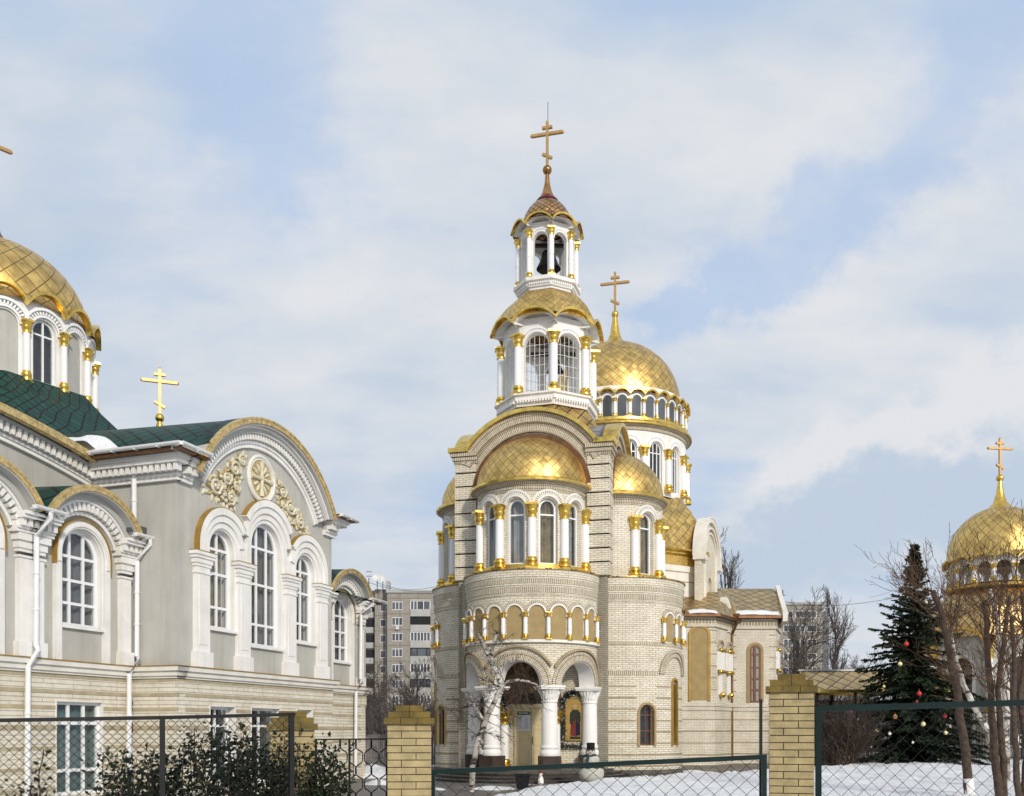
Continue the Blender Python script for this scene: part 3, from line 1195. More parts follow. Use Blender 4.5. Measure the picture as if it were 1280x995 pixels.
for s in (.06, ):
    b.tube([Mw(s, -.05, 1.25), Mw(s, -.11, 1.27), Mw(s, -.11, 1.50), Mw(s, -.05, 1.52)], .014)
b.build('handle', 'iron', door)


def mosaic():
    m, t, bb = new_mat('mosaic')
    n = noise(t, 2.3, 7, 0.65)
    c = ramp(t, n.outputs['Fac'], [(0.34, (0.02, 0.014, 0.012)), (0.46, (0.07, 0.04, 0.02)), (0.54, (0.24, 0.13, 0.04)), (0.6, (0.10, 0.05, 0.03)), (0.68, (0.30, 0.20, 0.09))])
    t.links.new(c, bb.inputs['Base Color'])
    bb.inputs['Roughness'].default_value = 0.6


mosaic()
b = MB()
prism(b, Mw, archpath(0, 2.78, 3.4, 1.15, 20)[::-1], -.05, .05)
# three robed half figures set in the mosaic
mz = b.build('mosaic_panel', 'mosaic', church)
b = MB()
for u, s in ((-.36, .8), (.02, 1.0), (.40, .8)):
    prism(b, Mw, [(u - .17 * s, 2.8), (u + .17 * s, 2.8), (u + .13 * s, 3.12 * 1.0), (u + .04 * s, 3.22), (u - .04 * s, 3.22), (u - .13 * s, 3.12)], -.062, -.04)
b.build('robe', 'robe_dark', mz)
b = MB()
for u, s in ((-.36, .8), (.02, 1.0), (.40, .8)):
    prism(b, Mw, [(u + .085 * s * cos(i * pi / 6), 3.29 + .09 * s * sin(i * pi / 6)) for i in range(12)], -.068, -.04)
b.build('halo', 'icon_gold', mz)
for sx in (-1.0, 1.0):
    column(church, (sx, -3.15, .35, 0), .17, 2.15, cap=.5, base=.34, sm=('white', 'gold', 'gold'))

# arcade of small columns above the porch
ringband(FC, RF, 4.92, 5.02, .13, 'white_aged', 'string_course', a0=-180, a1=0)
b = MB()
wall(b, Mf, -radians(92) * RF, radians(92) * RF, 5.02, 6.62, (), .4, du=.12, back=False)
b.build('wall', 'cream_brick', church)


def arcade(c, R, angs, z0, h, zs, r, ctr, vis=True):
    """blind arcade: tan niches between little columns; angs are the column angles"""
    M = drum(c[0], c[1], R, radians(ctr))
    pn, rg, hd = MB(), MB(), MB()
    for a0, a1 in zip(angs, angs[1:]):
        uc = radians((a0 + a1) / 2 - ctr) * R
        hw = radians(a1 - a0) * R / 2
        P = archpath(uc, z0 + .02, zs, hw - .1, 14)
        band(pn, M, [(u, z0 + .02) for u, z in P], P, -.012, .02)
        archring(rg, M, uc, zs, hw - .115, hw - .055, -.075, .02, n=16, leg=zs - .12)
        A, B = arc(uc, zs, hw + .055, 16, 164, 16), arc(uc, zs, hw - .055, 14, 166, 16)
        band(hd, M, A, B, -.05, .02)
    pn.build('niche', 'tan_stucco', church)
    rg.build('niche_arch', 'white', church)
    hd.build('niche_hood', 'soldier_brick', church)
    drumcols(c, R + .1, angs, z0, h, r, cap=.2, base=.2, rings=True, seg=12)


arcade(FC, RF, [-90 + 7 + 18.3 * k for k in range(-5, 5)], 5.02, .98, 5.97, .075, -90)

# cornice under the upper windows: stepped courses and a metal sill
for c, R, a0, a1 in ((FC, RF, -182, 2), ((2.85, 0, 0), 2.6, -110, 100), ((-2.4, 0, 0), 2.3, 80, 290)):
    seg = 64
    b = MB()
    b.lathe([(R, 6.6), (R + .04, 6.62), (R + .04, 6.95), (R + .07, 6.96), (R + .07, 7.25), (R + .10, 7.26), (R + .10, 7.52)], c, seg, radians(a0), radians(a1))
    b.build('cornice', 'cream_brick', church)
    b = MB()
    b.lathe([(R + .045, 6.70), (R + .06, 6.705), (R + .06, 6.89), (R + .045, 6.895)], c, seg, radians(a0), radians(a1))
    b.lathe([(R + .075, 7.02), (R + .085, 7.025), (R + .085, 7.2), (R + .075, 7.205)], c, seg, radians(a0), radians(a1))
    b.build('soldier_course', 'soldier_brick', church)
    b = MB()
    b.lathe([(R + .08, 7.52), (R + .15, 7.53), (R + .15, 7.565), (R - .2, 7.62), (R - .75, 7.66)], c, seg, radians(a0), radians(a1))
    b.build('metal_sill', 'gold_tiles_worn', church)

# right and left apses below
for c, R, ctr, a0, a1, wa, sl_, arc_angs in (((2.85, 0, 0), 2.6, 0, -115, 100, (-56,), (-23, 23), [-40, -24, -8, 8, 24, 40]),
                                            ((-2.4, 0, 0), 2.3, 180, 80, 295, (225.3,), (203, 157), [140, 156, 172, 188, 204, 220])):
    M = drum(c[0], c[1], R, radians(ctr))
    ops = [(radians(w - ctr) * R, .30, 1.2, 2.45, 1.0) for w in wa]
    ops += [(radians(s_ - ctr) * R, .17, 1.2, 3.55, 1.0) for s_ in sl_]
    b = MB()
    wall(b, M, radians(a0 - ctr) * R, radians(a1 - ctr) * R, 0, 6.62, ops, .35, du=.12, back=False)
    b.build('wall', 'cream_brick', church)
    for w in wa:
        uc = radians(w - ctr) * R
        window(church, M, uc, 1.2, 2.45, .30, .16, fw=.06, nv=1, hz=(1.75, 2.35), mat='wood_brown', cur='dark_room_sheet', bar=.035)
        b = MB()
        archring(b, M, uc, 2.45, .30, .385, -.05, .12, leg=1.16, n=20)
        b.build('window_surround', 'tan_stucco', church)
    for s_ in sl_:
        uc = radians(s_ - ctr) * R
        window(church, M, uc, 1.2, 3.55, .17, .14, fw=.03, hz=(2.0, 2.8), mat='wood_brown', cur='dark_room_sheet')
        b = MB()
        archring(b, M, uc, 3.55, .17, .25, -.05, .12, leg=1.16, n=16)
        b.build('window_surround', 'gilt_paint', church)
        b = MB()
        archring(b, M, uc, 3.92, .66, .82, -.06, .1, n=24)
        archring(b, M, uc, 3.92, .84, .96, -.09, .1, n=24)
        b.build('arch', 'soldier_brick', church)
    arcade(c, R, arc_angs, 5.15, .9, 6.0, .075, ctr)
    gaps = [(w - 9.5, w + 9.5) for w in wa] + [(s_ - 6.5, s_ + 6.5) for s_ in sl_]
    k = 0
    for z in (.40, .83, 1.26, 1.69, 2.12, 2.55, 2.98, 3.41):
        ringband(c, R, z, z + .055, .016, 'brown_band', 'brick_band', gaps if z > 1 else (), a0, a1)
    ringband(c, R, 3.84, 4.02, .02, 'soldier_brick', 'soldier_course', [(s_ - 22, s_ + 22) for s_ in sl_], a0, a1)
    ringband(c, R, 5.0, 5.1, .03, 'soldier_brick', 'soldier_course', (), a0, a1)
    ringband(c, R, -.01, .28, .05, 'paving', 'plinth', (), a0, a1)

# ---- upper storey: three windowed apses under half domes
UP = []
for c, R, ctr, cols, ends in ((FC, 2.05, -90, [12 + 34 * k - 90 for k in (-3, -2, -1, 0, 1, 2)], 88),
                              ((2.7, 0, 0), 1.93, 0, [-57, -19, 19, 57], 92), ((-2.4, 0, 0), 1.95, 180, [123, 161, 199, 237], 92)):
    M = drum(c[0], c[1], R, radians(ctr))
    mids = [(p + q) / 2 for p, q in zip(cols, cols[1:])]
    ops = [(radians(a - ctr) * R, .36, 7.78, 9.84, 1.0) for a in mids]
    b = MB()
    wall(b, M, -radians(ends) * R, radians(ends) * R, 7.6, 10.62, ops, .3, du=.1, back=False)
    b.build('wall', 'pale_brick', church)
    for i, o in enumerate(ops):
        window(church, M, o[0], 7.80, 9.84, .355, .15, fw=.075, hz=(9.62,), cur='gold_backing' if ctr == 0 or i == 3 else 'curtain_light')
        b = MB()
        archring(b, M, o[0], 9.88, .37, .45, -.07, .05, n=20)
        archring(b, M, o[0], 9.88, .56, .63, -.06, .05, n=20)
        b.build('arch', 'white_aged', church)
        b = MB()
        dentils(b, M, arc(o[0], 9.88, .56, 6, 174, 22), .085, -.05, .05, 0, .11, .6)
        b.build('arch_dentils', 'white_aged', church)
        b = MB()
        mbox(b, M, o[0] - .40, o[0] + .40, 7.64, 7.80, -.06, .2, 5)
        b.build('sill', 'gold', church)
    drumcols(c, R + .07, cols, 7.62, 2.36, .155, cap=.52, base=.42)
    b = MB()
    b.lathe([(R, 10.44), (R + .03, 10.45), (R + .03, 10.5), (R + .06, 10.52), (R + .06, 10.68), (R + .14, 10.7), (R + .27, 10.80)], c, 56, radians(ctr - 98), radians(ctr + 98))
    b.build('cornice', 'soldier_brick', church)
    b = MB()
    b.lathe([(R + .24, 10.78), (R + .32, 10.79), (R + .33, 10.87), (R + .22, 10.93), (R + .05, 11.0)], c, 56, radians(ctr - 98), radians(ctr + 98))
    b.build('eave', 'gold_trim', church)
    b = MB()
    b.lathe([((R + .10) * cos(radians(t)), 10.98 + 1.9 * sin(radians(t))) for t in range(0, 91, 6)][:-1] + [(.02, 12.88)], c, 64, radians(ctr - 100), radians(ctr + 100), n=38, m=.36)
    b.build('half_dome', 'gold_tiles', church, smooth=60)
    nx, ny = cos(radians(ctr)), sin(radians(ctr))
    Mg = flat(nx * 2.9, ny * 2.9, nx, ny)
    b = MB()
    off = abs(c[0] * nx + c[1] * ny) - 2.9
    rr = sqrt(max(.1, (R + .1) ** 2 - off ** 2))
    band(b, Mg, arc(0, 10.98, rr + .16, 2, 178, 40, 1.9 / (R + .1)), arc(0, 10.98, rr - .1, 2, 178, 40, 1.9 / (R + .1)), -.14, .02)
    b.build('flashing', 'copper', church)

# corner piers with deep joints
for sx in (-1, 1):
    for sy in (-1, 1):
        b, g = MB(), MB()
        z = 7.58
        i = 0
        while z < 12.0:
            w = .0
            b.box(min(sx * 2.16, sx * 3.02), max(sx * 2.16, sx * 3.02), min(sy * 2.16, sy * 3.02), max(sy * 2.16, sy * 3.02), z, min(z + .46, 12.05))
            g.box(min(sx * 2.19, sx * 2.96), max(sx * 2.19, sx * 2.96), min(sy * 2.19, sy * 2.96), max(sy * 2.19, sy * 2.96), z + .46, z + .52)
            z += .52
        pier = b.build('corner_pier', 'cream_brick', church)
        g.build('joint', 'dark_gap', pier)
        b = MB()
        for k, (o, z0, z1) in enumerate(((3.05, 12.06, 12.18), (3.10, 12.183, 12.33), (3.16, 12.333, 12.48))):
            b.box(min(sx * 2.1, sx * o), max(sx * 2.1, sx * o), min(sy * 2.1, sy * o), max(sy * 2.1, sy * o), z0, z1)
        b.build('pier_cap', 'soldier_brick', pier)
        b = MB()
        b.box(min(sx * 2.44, sx * 3.24), max(sx * 2.44, sx * 3.24), min(sy * 2.44, sy * 3.24), max(sy * 2.44, sy * 3.24), 12.49, 12.66)
        b.build('pier_eave', 'gold_trim', pier)
# gables
for nx, ny in ((0, -1), (1, 0), (0, 1), (-1, 0)):
    M = flat(nx * 2.9, ny * 2.9, nx, ny)
    cz = 10.86
    b = MB()
    archring(b, M, 0, cz, 2.62, 2.98, -.16, .05, 24, 156, 40)
    archring(b, M, 0, cz, 2.30, 2.58, -.09, .05, 22, 158, 40)
    b.build('gable_arch', 'soldier_brick', church)
    b = MB()
    archring(b, M, 0, cz, 2.585, 2.625, -.13, .05, 23, 157, 40)
    archring(b, M, 0, cz, 2.26, 2.30, -.12, .05, 23, 157, 40)
    b.build('gable_moulding', 'brown_band', church)
    b = MB()
    archring(b, M, 0, cz, 2.99, 3.13, -.34, .25, 33, 147, 40)
    b.build('gable_trim', 'gold_trim', church)
    b = MB()
    archring(b, M, 0, cz, 3.0, 3.09, .25, 2.88, 33, 147, 40)
    b.build('gable_roof', 'gold_tiles_worn' if ny else 'zinc_seams', church)
OR = -90 + 19.5       # one corner of the octagon points this way
b = MB()
lo = []
for i in range(8):
    a = radians(OR + 45 * i)
    lo.append((cos(a), sin(a)))
bot = [(2.9, -1.1), (2.9, 1.1), (1.1, 2.9), (-1.1, 2.9), (-2.9, 1.1), (-2.9, -1.1), (-1.1, -2.9), (1.1, -2.9)]
# top corners start at the one nearest the first bottom corner
tops = [(2.0 * cos(radians(OR + 45 * (i + 1))), 2.0 * sin(radians(OR + 45 * (i + 1)))) for i in range(8)]
for i in range(8):
    j = (i + 1) % 8
    q0, q1 = bot[i], bot[j]
    t0, t1 = min(tops, key=lambda t: (t[0] - q0[0]) ** 2 + (t[1] - q0[1]) ** 2), min(tops, key=lambda t: (t[0] - q1[0]) ** 2 + (t[1] - q1[1]) ** 2)
    b.quad((*q0, 12.62), (*q1, 12.62), (*t1, 14.45), (*t0, 14.45))
MBk = b
b.k = 1.6
b.build('skirt_roof', 'gold_tiles_worn', church, smooth=20)


def octring(parent, prof, rot, mat, name, c=(0, 0, 0), n=8, sm=10, m=1.0, npan=None):
    q = MB()
    q.lathe(prof, c, n, rot=radians(rot), n=npan, m=m)
    return q.build(name, mat, parent, smooth=sm)


# ---- lower bell stage
octring(church, [(1.6, 14.1), (1.98, 14.5), (1.98, 14.56)], OR, 'gold_tiles_worn', 'stage_underside', npan=24, m=.4)
octring(church, [(1.85, 14.50), (1.98, 14.52), (2.0, 14.70), (2.08, 14.74), (2.08, 14.90), (2.18, 14.93), (2.18, 15.0), (.01, 15.02)], OR, 'white', 'stage_cornice')
for k in range(8):
    M, h = octo(0, 0, 1.82, radians(OR), k)
    M2, h2 = octo(0, 0, 2.06, radians(OR), k)
    b = MB()
    dentils(b, M2, [(-h2 + .04, 14.74), (h2 - .04, 14.74)], .11, -.06, .02, 0, .1, .5)
    b.build('dentils', 'white_clean', church)
    b = MB()
    wall(b, M, -h, h, 15.0, 18.02, [(0, .50, 15.01, 16.92, 1.0)], .28, du=.2)
    b.build('stage_wall', 'white', church)
    b = MB()
    archring(b, M, 0, 16.96, .49, .545, -.05, .02, n=20)
    archring(b, M, 0, 16.96, .63, .69, -.05, .02, n=20, a0=2, a1=178)
    b.build('arch', 'white_clean', church)
    b = MB()
    dentils(b, M, arc(0, 16.96, .63, 4, 176, 20), .07, -.035, .02, 0, .09, .55)
    b.build('arch_dentils', 'white_clean', church)
    b = MB()
    for u in (-.30, -.1, .1, .30):
        b.tube([M(u, .14, 15.02), M(u, .14, 16.92 + sqrt(.25 - u * u))], .011, 4)
    for z in (15.4, 15.8, 16.2, 16.6, 17.0):
        w = .5 if z < 16.92 else .49
        b.tube([M(-w, .15, z), M(w, .15, z)], .011, 4)
    b.build('grille', 'white_clean', church, smooth=0)
drumcols((0, 0), 1.90, [OR + 45 * k for k in range(8)], 15.0, 2.36, .155, cap=.46, base=.36)
wave_trim(church, [octo(0, 0, 2.24, radians(OR), k)[0] for k in range(8)], 2.24 * sin(pi / 8) + .03, 17.76, .44, .12, .10)
wave_trim(church, [octo(0, 0, 2.24, radians(OR), k)[0] for k in range(8)], 2.24 * sin(pi / 8) - .02, 17.74, .44, -.05, .05, 'white', 'eave_vault', .55)
octring(church, [(1.5, 18.17), (2.2, 18.19)], OR, 'white', 'soffit')
octring(church, [(2.26, 18.0), (2.18, 18.25), (2.0, 18.60), (1.70, 18.98), (1.28, 19.36)], OR, 'gold_tiles', 'stage_roof', npan=48, m=.30, sm=22)
# ---- upper bell stage
octring(church, [(1.17, 19.2), (1.17, 19.48), (1.24, 19.52), (1.27, 19.68), (1.39, 19.72), (1.40, 19.86), (.01, 19.88)], OR, 'white', 'stage_cornice')
for k in range(8):
    M, h = octo(0, 0, 1.13, radians(OR), k)
    M2, h2 = octo(0, 0, 1.26, radians(OR), k)
    b = MB()
    dentils(b, M2, [(-h2 + .03, 19.68), (h2 - .03, 19.68)], .09, -.05, .02, 0, .09, .5)
    b.build('dentils', 'white_clean', church)
    b = MB()
    wall(b, M, -h, h, 19.87, 22.12, [(0, .29, 19.88, 21.42, 1.0)], .2, du=.2)
    b.build('stage_wall', 'white', church)
    b = MB()
    archring(b, M, 0, 21.44, .285, .32, -.035, .02, n=18)
    archring(b, M, 0, 21.44, .39, .43, -.035, .02, n=18, a0=3, a1=177)
    dentils(b, M, arc(0, 21.44, .385, 4, 176, 18), .05, -.025, .02, 0, .06, .55)
    b.build('arch', 'white_clean', church)
drumcols((0, 0), 1.20, [OR + 45 * k for k in range(8)], 19.87, 1.92, .098, cap=.30, base=.24, rings=True)
wave_trim(church, [octo(0, 0, 1.42, radians(OR), k)[0] for k in range(8)], 1.42 * sin(pi / 8) + .02, 21.98, .32, .10, .08)
wave_trim(church, [octo(0, 0, 1.42, radians(OR), k)[0] for k in range(8)], 1.42 * sin(pi / 8) - .02, 21.96, .32, -.04, .04, 'white', 'eave_vault', .4)
octring(church, [(.9, 22.27), (1.38, 22.28)], OR, 'white', 'soffit')
b = MB()
b.lathe([(1.44, 22.13), (1.22, 22.33), (1.02, 22.42), (.99, 22.60), (.93, 22.82), (.80, 23.06), (.62, 23.27), (.40, 23.43), (.30, 23.47)], (0, 0, 0), 32, n=22, m=.22)
b.build('small_dome', 'red_tiles', church, smooth=60)
b = MB()
b.lathe([(.44, 23.42), (.46, 23.46), (.34, 23.60), (.27, 23.66)], (0, 0, 0), 24)
b.build('dome_collar', 'red_collar', church)
spire(church, (0, 0, 0), [(.30, 23.62), (.20, 23.85), (.12, 24.15), (.085, 24.50), (.07, 24.60)], 24.76, .19, mat='dark_gilt')
ortho_cross(church, (0, 0, 24.9), 1.84)
b = MB()
b.tube([(.03, 0, 26.70), (.03, 0, 27.55)], .012, 5)
b.build('lightning_rod', 'iron', church)

# ---- nave dome
NX, NY = 0.6, 15.85
NC = (NX, NY, 0)
V0 = -82.3
b = MB()
wall(b, drum(NX, NY, 3.95, radians(-90)), -pi * 3.95, pi * 3.95, 14.3, 17.75,
     [(radians(V0 + 11.25 + 22.5 * k + 90) * 3.95, .40, 14.62, 16.72, 1.0) for k in range(-8, 8)], .3, du=.16, back=False)
b.build('drum_wall', 'white', church)
for k in range(-5, 6):
    M = drum(NX, NY, 3.95, radians(V0 + 11.25 + 22.5 * k))
    window(church, M, 0, 14.64, 16.72, .395, .12, fw=.06, nv=2, hz=(16.55,), cur='dark_room_sheet')
    b = MB()
    archring(b, M, 0, 16.74, .42, .50, -.06, .02, n=20)
    archring(b, M, 0, 16.74, .61, .69, -.06, .02, n=20)
    dentils(b, M, arc(0, 16.74, .61, 4, 176, 20), .09, -.045, .02, 0, .11, .55)
    b.build('arch', 'white_clean', church)
drumcols(NC, 4.03, [V0 + 22.5 * k for k in range(-5, 7)], 14.5, 2.26, .17, cap=.50, base=.42)
b = MB()
b.lathe([(3.96, 17.62), (4.02, 17.66), (4.02, 17.84), (4.18, 17.92)], NC, 64)
b.build('drum_frieze', 'soldier_brick', church)
b = MB()
b.lathe([(4.1, 17.92), (4.30, 17.95), (4.31, 18.03), (4.16, 18.16), (4.14, 18.30), (3.9, 18.33)], NC, 64)
b.build('drum_ledge', 'gold_trim', church)
b = MB()
b.lathe([(3.92, 18.3), (3.92, 20.0)], NC, 64)
b.build('gallery_wall', 'white', church)
gl, ar = MB(), MB()
for k in range(32):
    M = drum(NX, NY, 3.92, radians(V0 + 5.6 + 11.25 * k))
    P = archpath(0, 18.36, 19.22, .235, 12)
    band(gl, M, [(u, 18.36) for u, z in P], P, -.02, .02)
    archring(ar, M, 0, 19.24, .25, .32, -.09, .02, n=14)
gl.build('gallery_panes', 'far_glass', church)
ar.build('gallery_arches', 'white_clean', church)
drumcols(NC, 4.0, [V0 + 11.25 * k for k in range(-8, 10)], 18.32, .98, .075, cap=.22, base=.22, seg=10)
wave_trim(church, [drum(NX, NY, 4.06, radians(V0 + 5.6 + 11.25 * k)) for k in range(32)], pi * 4.06 / 32, 19.48, .24, .16, .10, mat='gold_trim')
b = MB()
b.lathe([(4.12, 19.62), (3.9, 19.80), (3.70, 19.86)] + [(3.68 * cos(radians(t)), 20.0 + 3.66 * sin(radians(t))) for t in range(0, 76, 5)] + [(.8, 23.55)], NC, 72, n=50, m=.42)
b.build('dome', 'gold_tiles', church, smooth=60)
spire(church, NC, [(1.18, 23.42), (1.14, 23.50), (.72, 23.70), (.42, 23.95), (.28, 24.3), (.15, 25.15), (.13, 25.25)], 25.42, .21)
ortho_cross(church, (NX, NY, 25.6), 2.2)
# octagonal roof and body under the drum
octring(church, [(5.62, 11.25), (5.52, 12.0), (5.2, 12.8), (4.7, 13.6), (4.05, 14.4)], -90 + 22.5, 'gold_tiles', 'octagon_roof', NC, npan=56, m=.5, sm=20)
octring(church, [(5.3, 0), (5.3, 3.3), (5.36, 3.32), (5.36, 3.42), (5.3, 3.44), (5.3, 10.1), (5.42, 10.15), (5.42, 10.45)], -90 + 22.5, 'white_aged', 'nave_wall', NC)
octring(church, [(5.38, 10.45), (5.38, 10.98)], -90 + 22.5, 'gold_relief', 'frieze', NC)
octring(church, [(5.42, 10.98), (5.55, 11.05), (5.55, 11.12), (5.75, 11.2), (5.78, 11.28), (5.6, 11.32)], -90 + 22.5, 'gold_trim', 'nave_cornice', NC)
for z in (7.2, 8.0, 8.8, 9.6):
    octring(church, [(5.28, z), (5.315, z), (5.315, z + .05), (5.28, z + .05)], -90 + 22.5, 'brown_band', 'wall_joint', NC)
for s in (1, -1):
    ga_ = radians(-9 if s > 0 else 189)
    M = flat(NX + 5.4 * cos(ga_), NY + 5.4 * sin(ga_), cos(ga_), sin(ga_))
    zt = lambda u: 11.0 + sqrt(max(0, 2.3 ** 2 - u * u))
    b = MB()
    wall(b, M, -2.299, 2.299, 0, zt, [(0, .5, 5.4, 9.6, 1.0)], .35, du=.15, back=True)
    b.build('transept_wall', 'pale_brick', church)
    window(church, M, 0, 5.4, 9.6, .5, .2, nv=1, hz=(7, 8.5), cur='dark_room_sheet')
    b = MB()
    archring(b, M, 0, 11.0, 1.45, 1.55, -.10, .05, n=40, leg=8.6)
    archring(b, M, 0, 11.0, 1.72, 1.84, -.14, .05, n=40)
    archring(b, M, 0, 11.0, 2.08, 2.3, -.16, .05, n=40)
    b.build('gable_arch', 'white_aged', church)
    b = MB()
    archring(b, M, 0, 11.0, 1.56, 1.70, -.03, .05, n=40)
    b.build('gable_brown_band', 'brown_band', church)  # plain brown ring between the white arch mouldings
    for q in (-1, 1):
        b = MB()
        mbox(b, M, min(q * 1.7, q * 2.42), max(q * 1.7, q * 2.42), 10.75, 11.0, -.22, .42)
        b.build('gable_foot', 'white_aged', church)
    b = MB()
    archring(b, M, 0, 11.0, 2.302, 2.37, -.20, .45, n=40)
    b.build('transept_roof', 'white_aged', church)
# nave between tower and dome
b = MB()
b.box(-3.3, 3.3, 2.6, 12.0, 0, 7.4)
b.build('nave_wall', 'pale_brick', church)
b = MB()
b.k = 1.6
b.add([(-3.6, 2.6, 7.4), (3.6, 2.6, 7.4), (3.6, 12, 7.4), (-3.6, 12, 7.4), (0, 2.6, 9.6), (0, 12, 9.6)], [(1, 2, 5, 4), (3, 0, 4, 5), (0, 1, 4), (2, 3, 5)])
b.build('nave_roof', 'gold_tiles_pale', church, smooth=0)


# ---- low side chapels on the right of the church
def side_body(poly, z1, zsill, name='chapel_wall'):
    P = [to_local(*p) for p in poly]
    lowb, b = MB(), MB()
    for (x0, y0), (x1, y1) in zip(P, P[1:]):
        l = hypot(x1 - x0, y1 - y0)
        n = ((y1 - y0) / l, -(x1 - x0) / l)
        M = flat((x0 + x1) / 2, (y0 + y1) / 2, *n)
        mbox(lowb, M, -l / 2, l / 2, 0, zsill, 0, .5)
        mbox(lowb, M, -l / 2 - .05, l / 2 + .05, zsill - .42, zsill - .22, -.05, .2)
        mbox(lowb, M, -l / 2 - .1, l / 2 + .1, zsill - .217, zsill, -.1, .2)
        mbox(b, M, -l / 2, l / 2, zsill, z1 - .5, .04, .5)
        mbox(b, M, -l / 2 - .05, l / 2 + .05, z1 - .5, z1, -.06, .5)
    lowb.build('chapel_base', 'pale_brick', church)
    b.build(name, 'pale_brick', church)
    def one(M, *a):
        bd = MB()
        mbox(bd, M, *a)
        bd.build('brick_band', 'brown_band', church)
    for (x0, y0), (x1, y1) in zip(P, P[1:]):
        l = hypot(x1 - x0, y1 - y0)
        n = ((y1 - y0) / l, -(x1 - x0) / l)
        M = flat((x0 + x1) / 2, (y0 + y1) / 2, *n)
        for z in (.5, 1.1, 1.7, 2.3):
            one(M, -l / 2 - .006, l / 2 + .006, z, z + .05, -.014, .1)
        for i in range(1, 7):
            z = zsill + i * .6
            if z < z1 - .6:
                one(M, -l / 2, -l / 2 + .38, z, z + .05, .026, .2)
                one(M, l / 2 - .38, l / 2, z, z + .05, .026, .2)
        bd = MB()
        dentils(bd, M, [(-l / 2, z1 - .12), (l / 2, z1 - .12)], .16, -.085, .0, 0, .2, .5)
        bd.build('dentils', 'brown_band', church)
    return P


def face_map(p, q):
    l = hypot(q[0] - p[0], q[1] - p[1])
    return flat((p[0] + q[0]) / 2, (p[1] + q[1]) / 2, (q[1] - p[1]) / l, -(q[0] - p[0]) / l), l


def tri_columns(M, u, z0):
    """little gilded triple columns under an arch on the canted faces"""
    b = MB()
    mbox(b, M, u - .34, u + .34, z0 + 1.45, z0 + 2.4, -.12, .1)
    b.build('relief_block', 'white_clean', church)
    for z, w in ((z0 + 1.30, 5), (z0 + 2.40, 5), (z0 + .12, 1)):
        b = MB()
        for i in range(w):
            b.ball(M(u + .14 * (i - (w - 1) / 2), -.12, z + .06), .11 if w > 1 else .16, 10, 6)
        b.build('gilt_corbel', 'gold', church)
    b = MB()
    archring(b, M, u, z0 + 2.65, .26, .36, -.10, .1, n=16)
    b.build('relief_arch', 'soldier_brick', church)
    b = MB()
    mbox(b, M, u - .10, u + .10, z0 + .2, z0 + 1.45, -.08, .1)
    b.build('relief_shaft', 'white_clean', church)


PA = side_body([(7.6, 48.5), (10.25, 48.5), (11.9, 51.2)], 7.5, 3.2)
MA, lA = face_map(PA[0], PA[1])
b = MB()
prism(b, MA, archpath(.55, 3.3, 6.55, .42)[::-1], .0, .1)
b.build('blind_arch', 'tan_stucco', church)
b = MB()
archring(b, MA, .55, 6.55, .43, .56, -.03, .1, leg=3.22, n=20)
b.build('blind_arch_surround', 'gilt_paint', church)
MA2, lA2 = face_map(PA[1], PA[2])
tri_columns(MA2, -.75, 3.4)
tri_columns(MA2, .55, 3.4)
PB = side_body([(11.55, 51.0), (14.05, 51.0), (15.0, 53.6), (15.0, 58)], 7.65, 3.2)
MBf, lB = face_map(PB[0], PB[1])
b = MB()
archring(b, MBf, .12, 6.0, .30, .44, -.02, .12, leg=3.24, n=20)
b.build('window_surround', 'tan_stucco', church)
window(church, MBf, .12, 3.25, 6.0, .30, -.01, fw=.09, nv=1, hz=(3.9, 4.5, 5.1, 5.8), mat='wood_brown', cur='wood_brown', cdep=.06, bar=.1)
MB2, lB2 = face_map(PB[1], PB[2])
tri_columns(MB2, -.7, 3.6)


def poly_roof(pts, z, ridge, over, mat, name):
    """hipped metal roof: eaves polygon of world points, ridge list of world points with height"""
    b = MB()
    b.k = 1.5
    P = [to_local(*p) for p in pts]
    R = [(*to_local(x, y), h) for x, y, h in ridge]
    n = len(P)
    for i in range(n - 1):
        a, c = (*P[i], z), (*P[i + 1], z)
        r0 = R[min(i, len(R) - 1)]
        r1 = R[min(i + 1, len(R) - 1)]
        b.add([a, c, r1, r0], [(0, 1, 2, 3)] if r0 != r1 else [(0, 1, 2)])
    o = b.build(name, mat, church, smooth=0)
    e = MB()
    for p, q in zip(P, P[1:]):
        M, l = face_map(p, q)
        mbox(e, M, -l / 2, l / 2, z - .12, z + .02, -.02, .5)
    e.build('eave', 'copper', church)
    return o


poly_roof([(7.4, 48.1), (10.45, 48.1), (12.15, 50.9)], 7.6, [(7.4, 52.0, 9.25), (11.2, 52.0, 9.25), (11.9, 52.2, 9.1)], .3, 'gold_tiles_pale', 'chapel_roof')
poly_roof([(11.0, 50.6), (14.3, 50.6), (15.3, 53.4)], 7.8, [(10.5, 54.5, 9.8), (14.6, 54.5, 9.8), (14.9, 54.5, 9.8)], .3, 'gold_tiles_pale', 'chapel_roof')
b = MB()
M, l = face_map(to_local(14.4, 50.45), to_local(15.15, 54.6))
prism(b, M, [(-l / 2, 7.5), (l / 2, 7.5), (l / 2, 10.0), (-l / 2 + .25, 8.15), (-l / 2, 8.1)], -.08, .16)
b.build('parapet', 'white_aged', church)
M = flat(*to_local(11.15, 50.45), -0.2, -1)
b = MB()
prism(b, M, [(-.32, 6.9), (.30, 6.9), (.30, 8.3), (.12, 8.75), (-.12, 8.75), (-.32, 8.3)], -.2, .3)
b.build('parapet', 'white_aged', church)
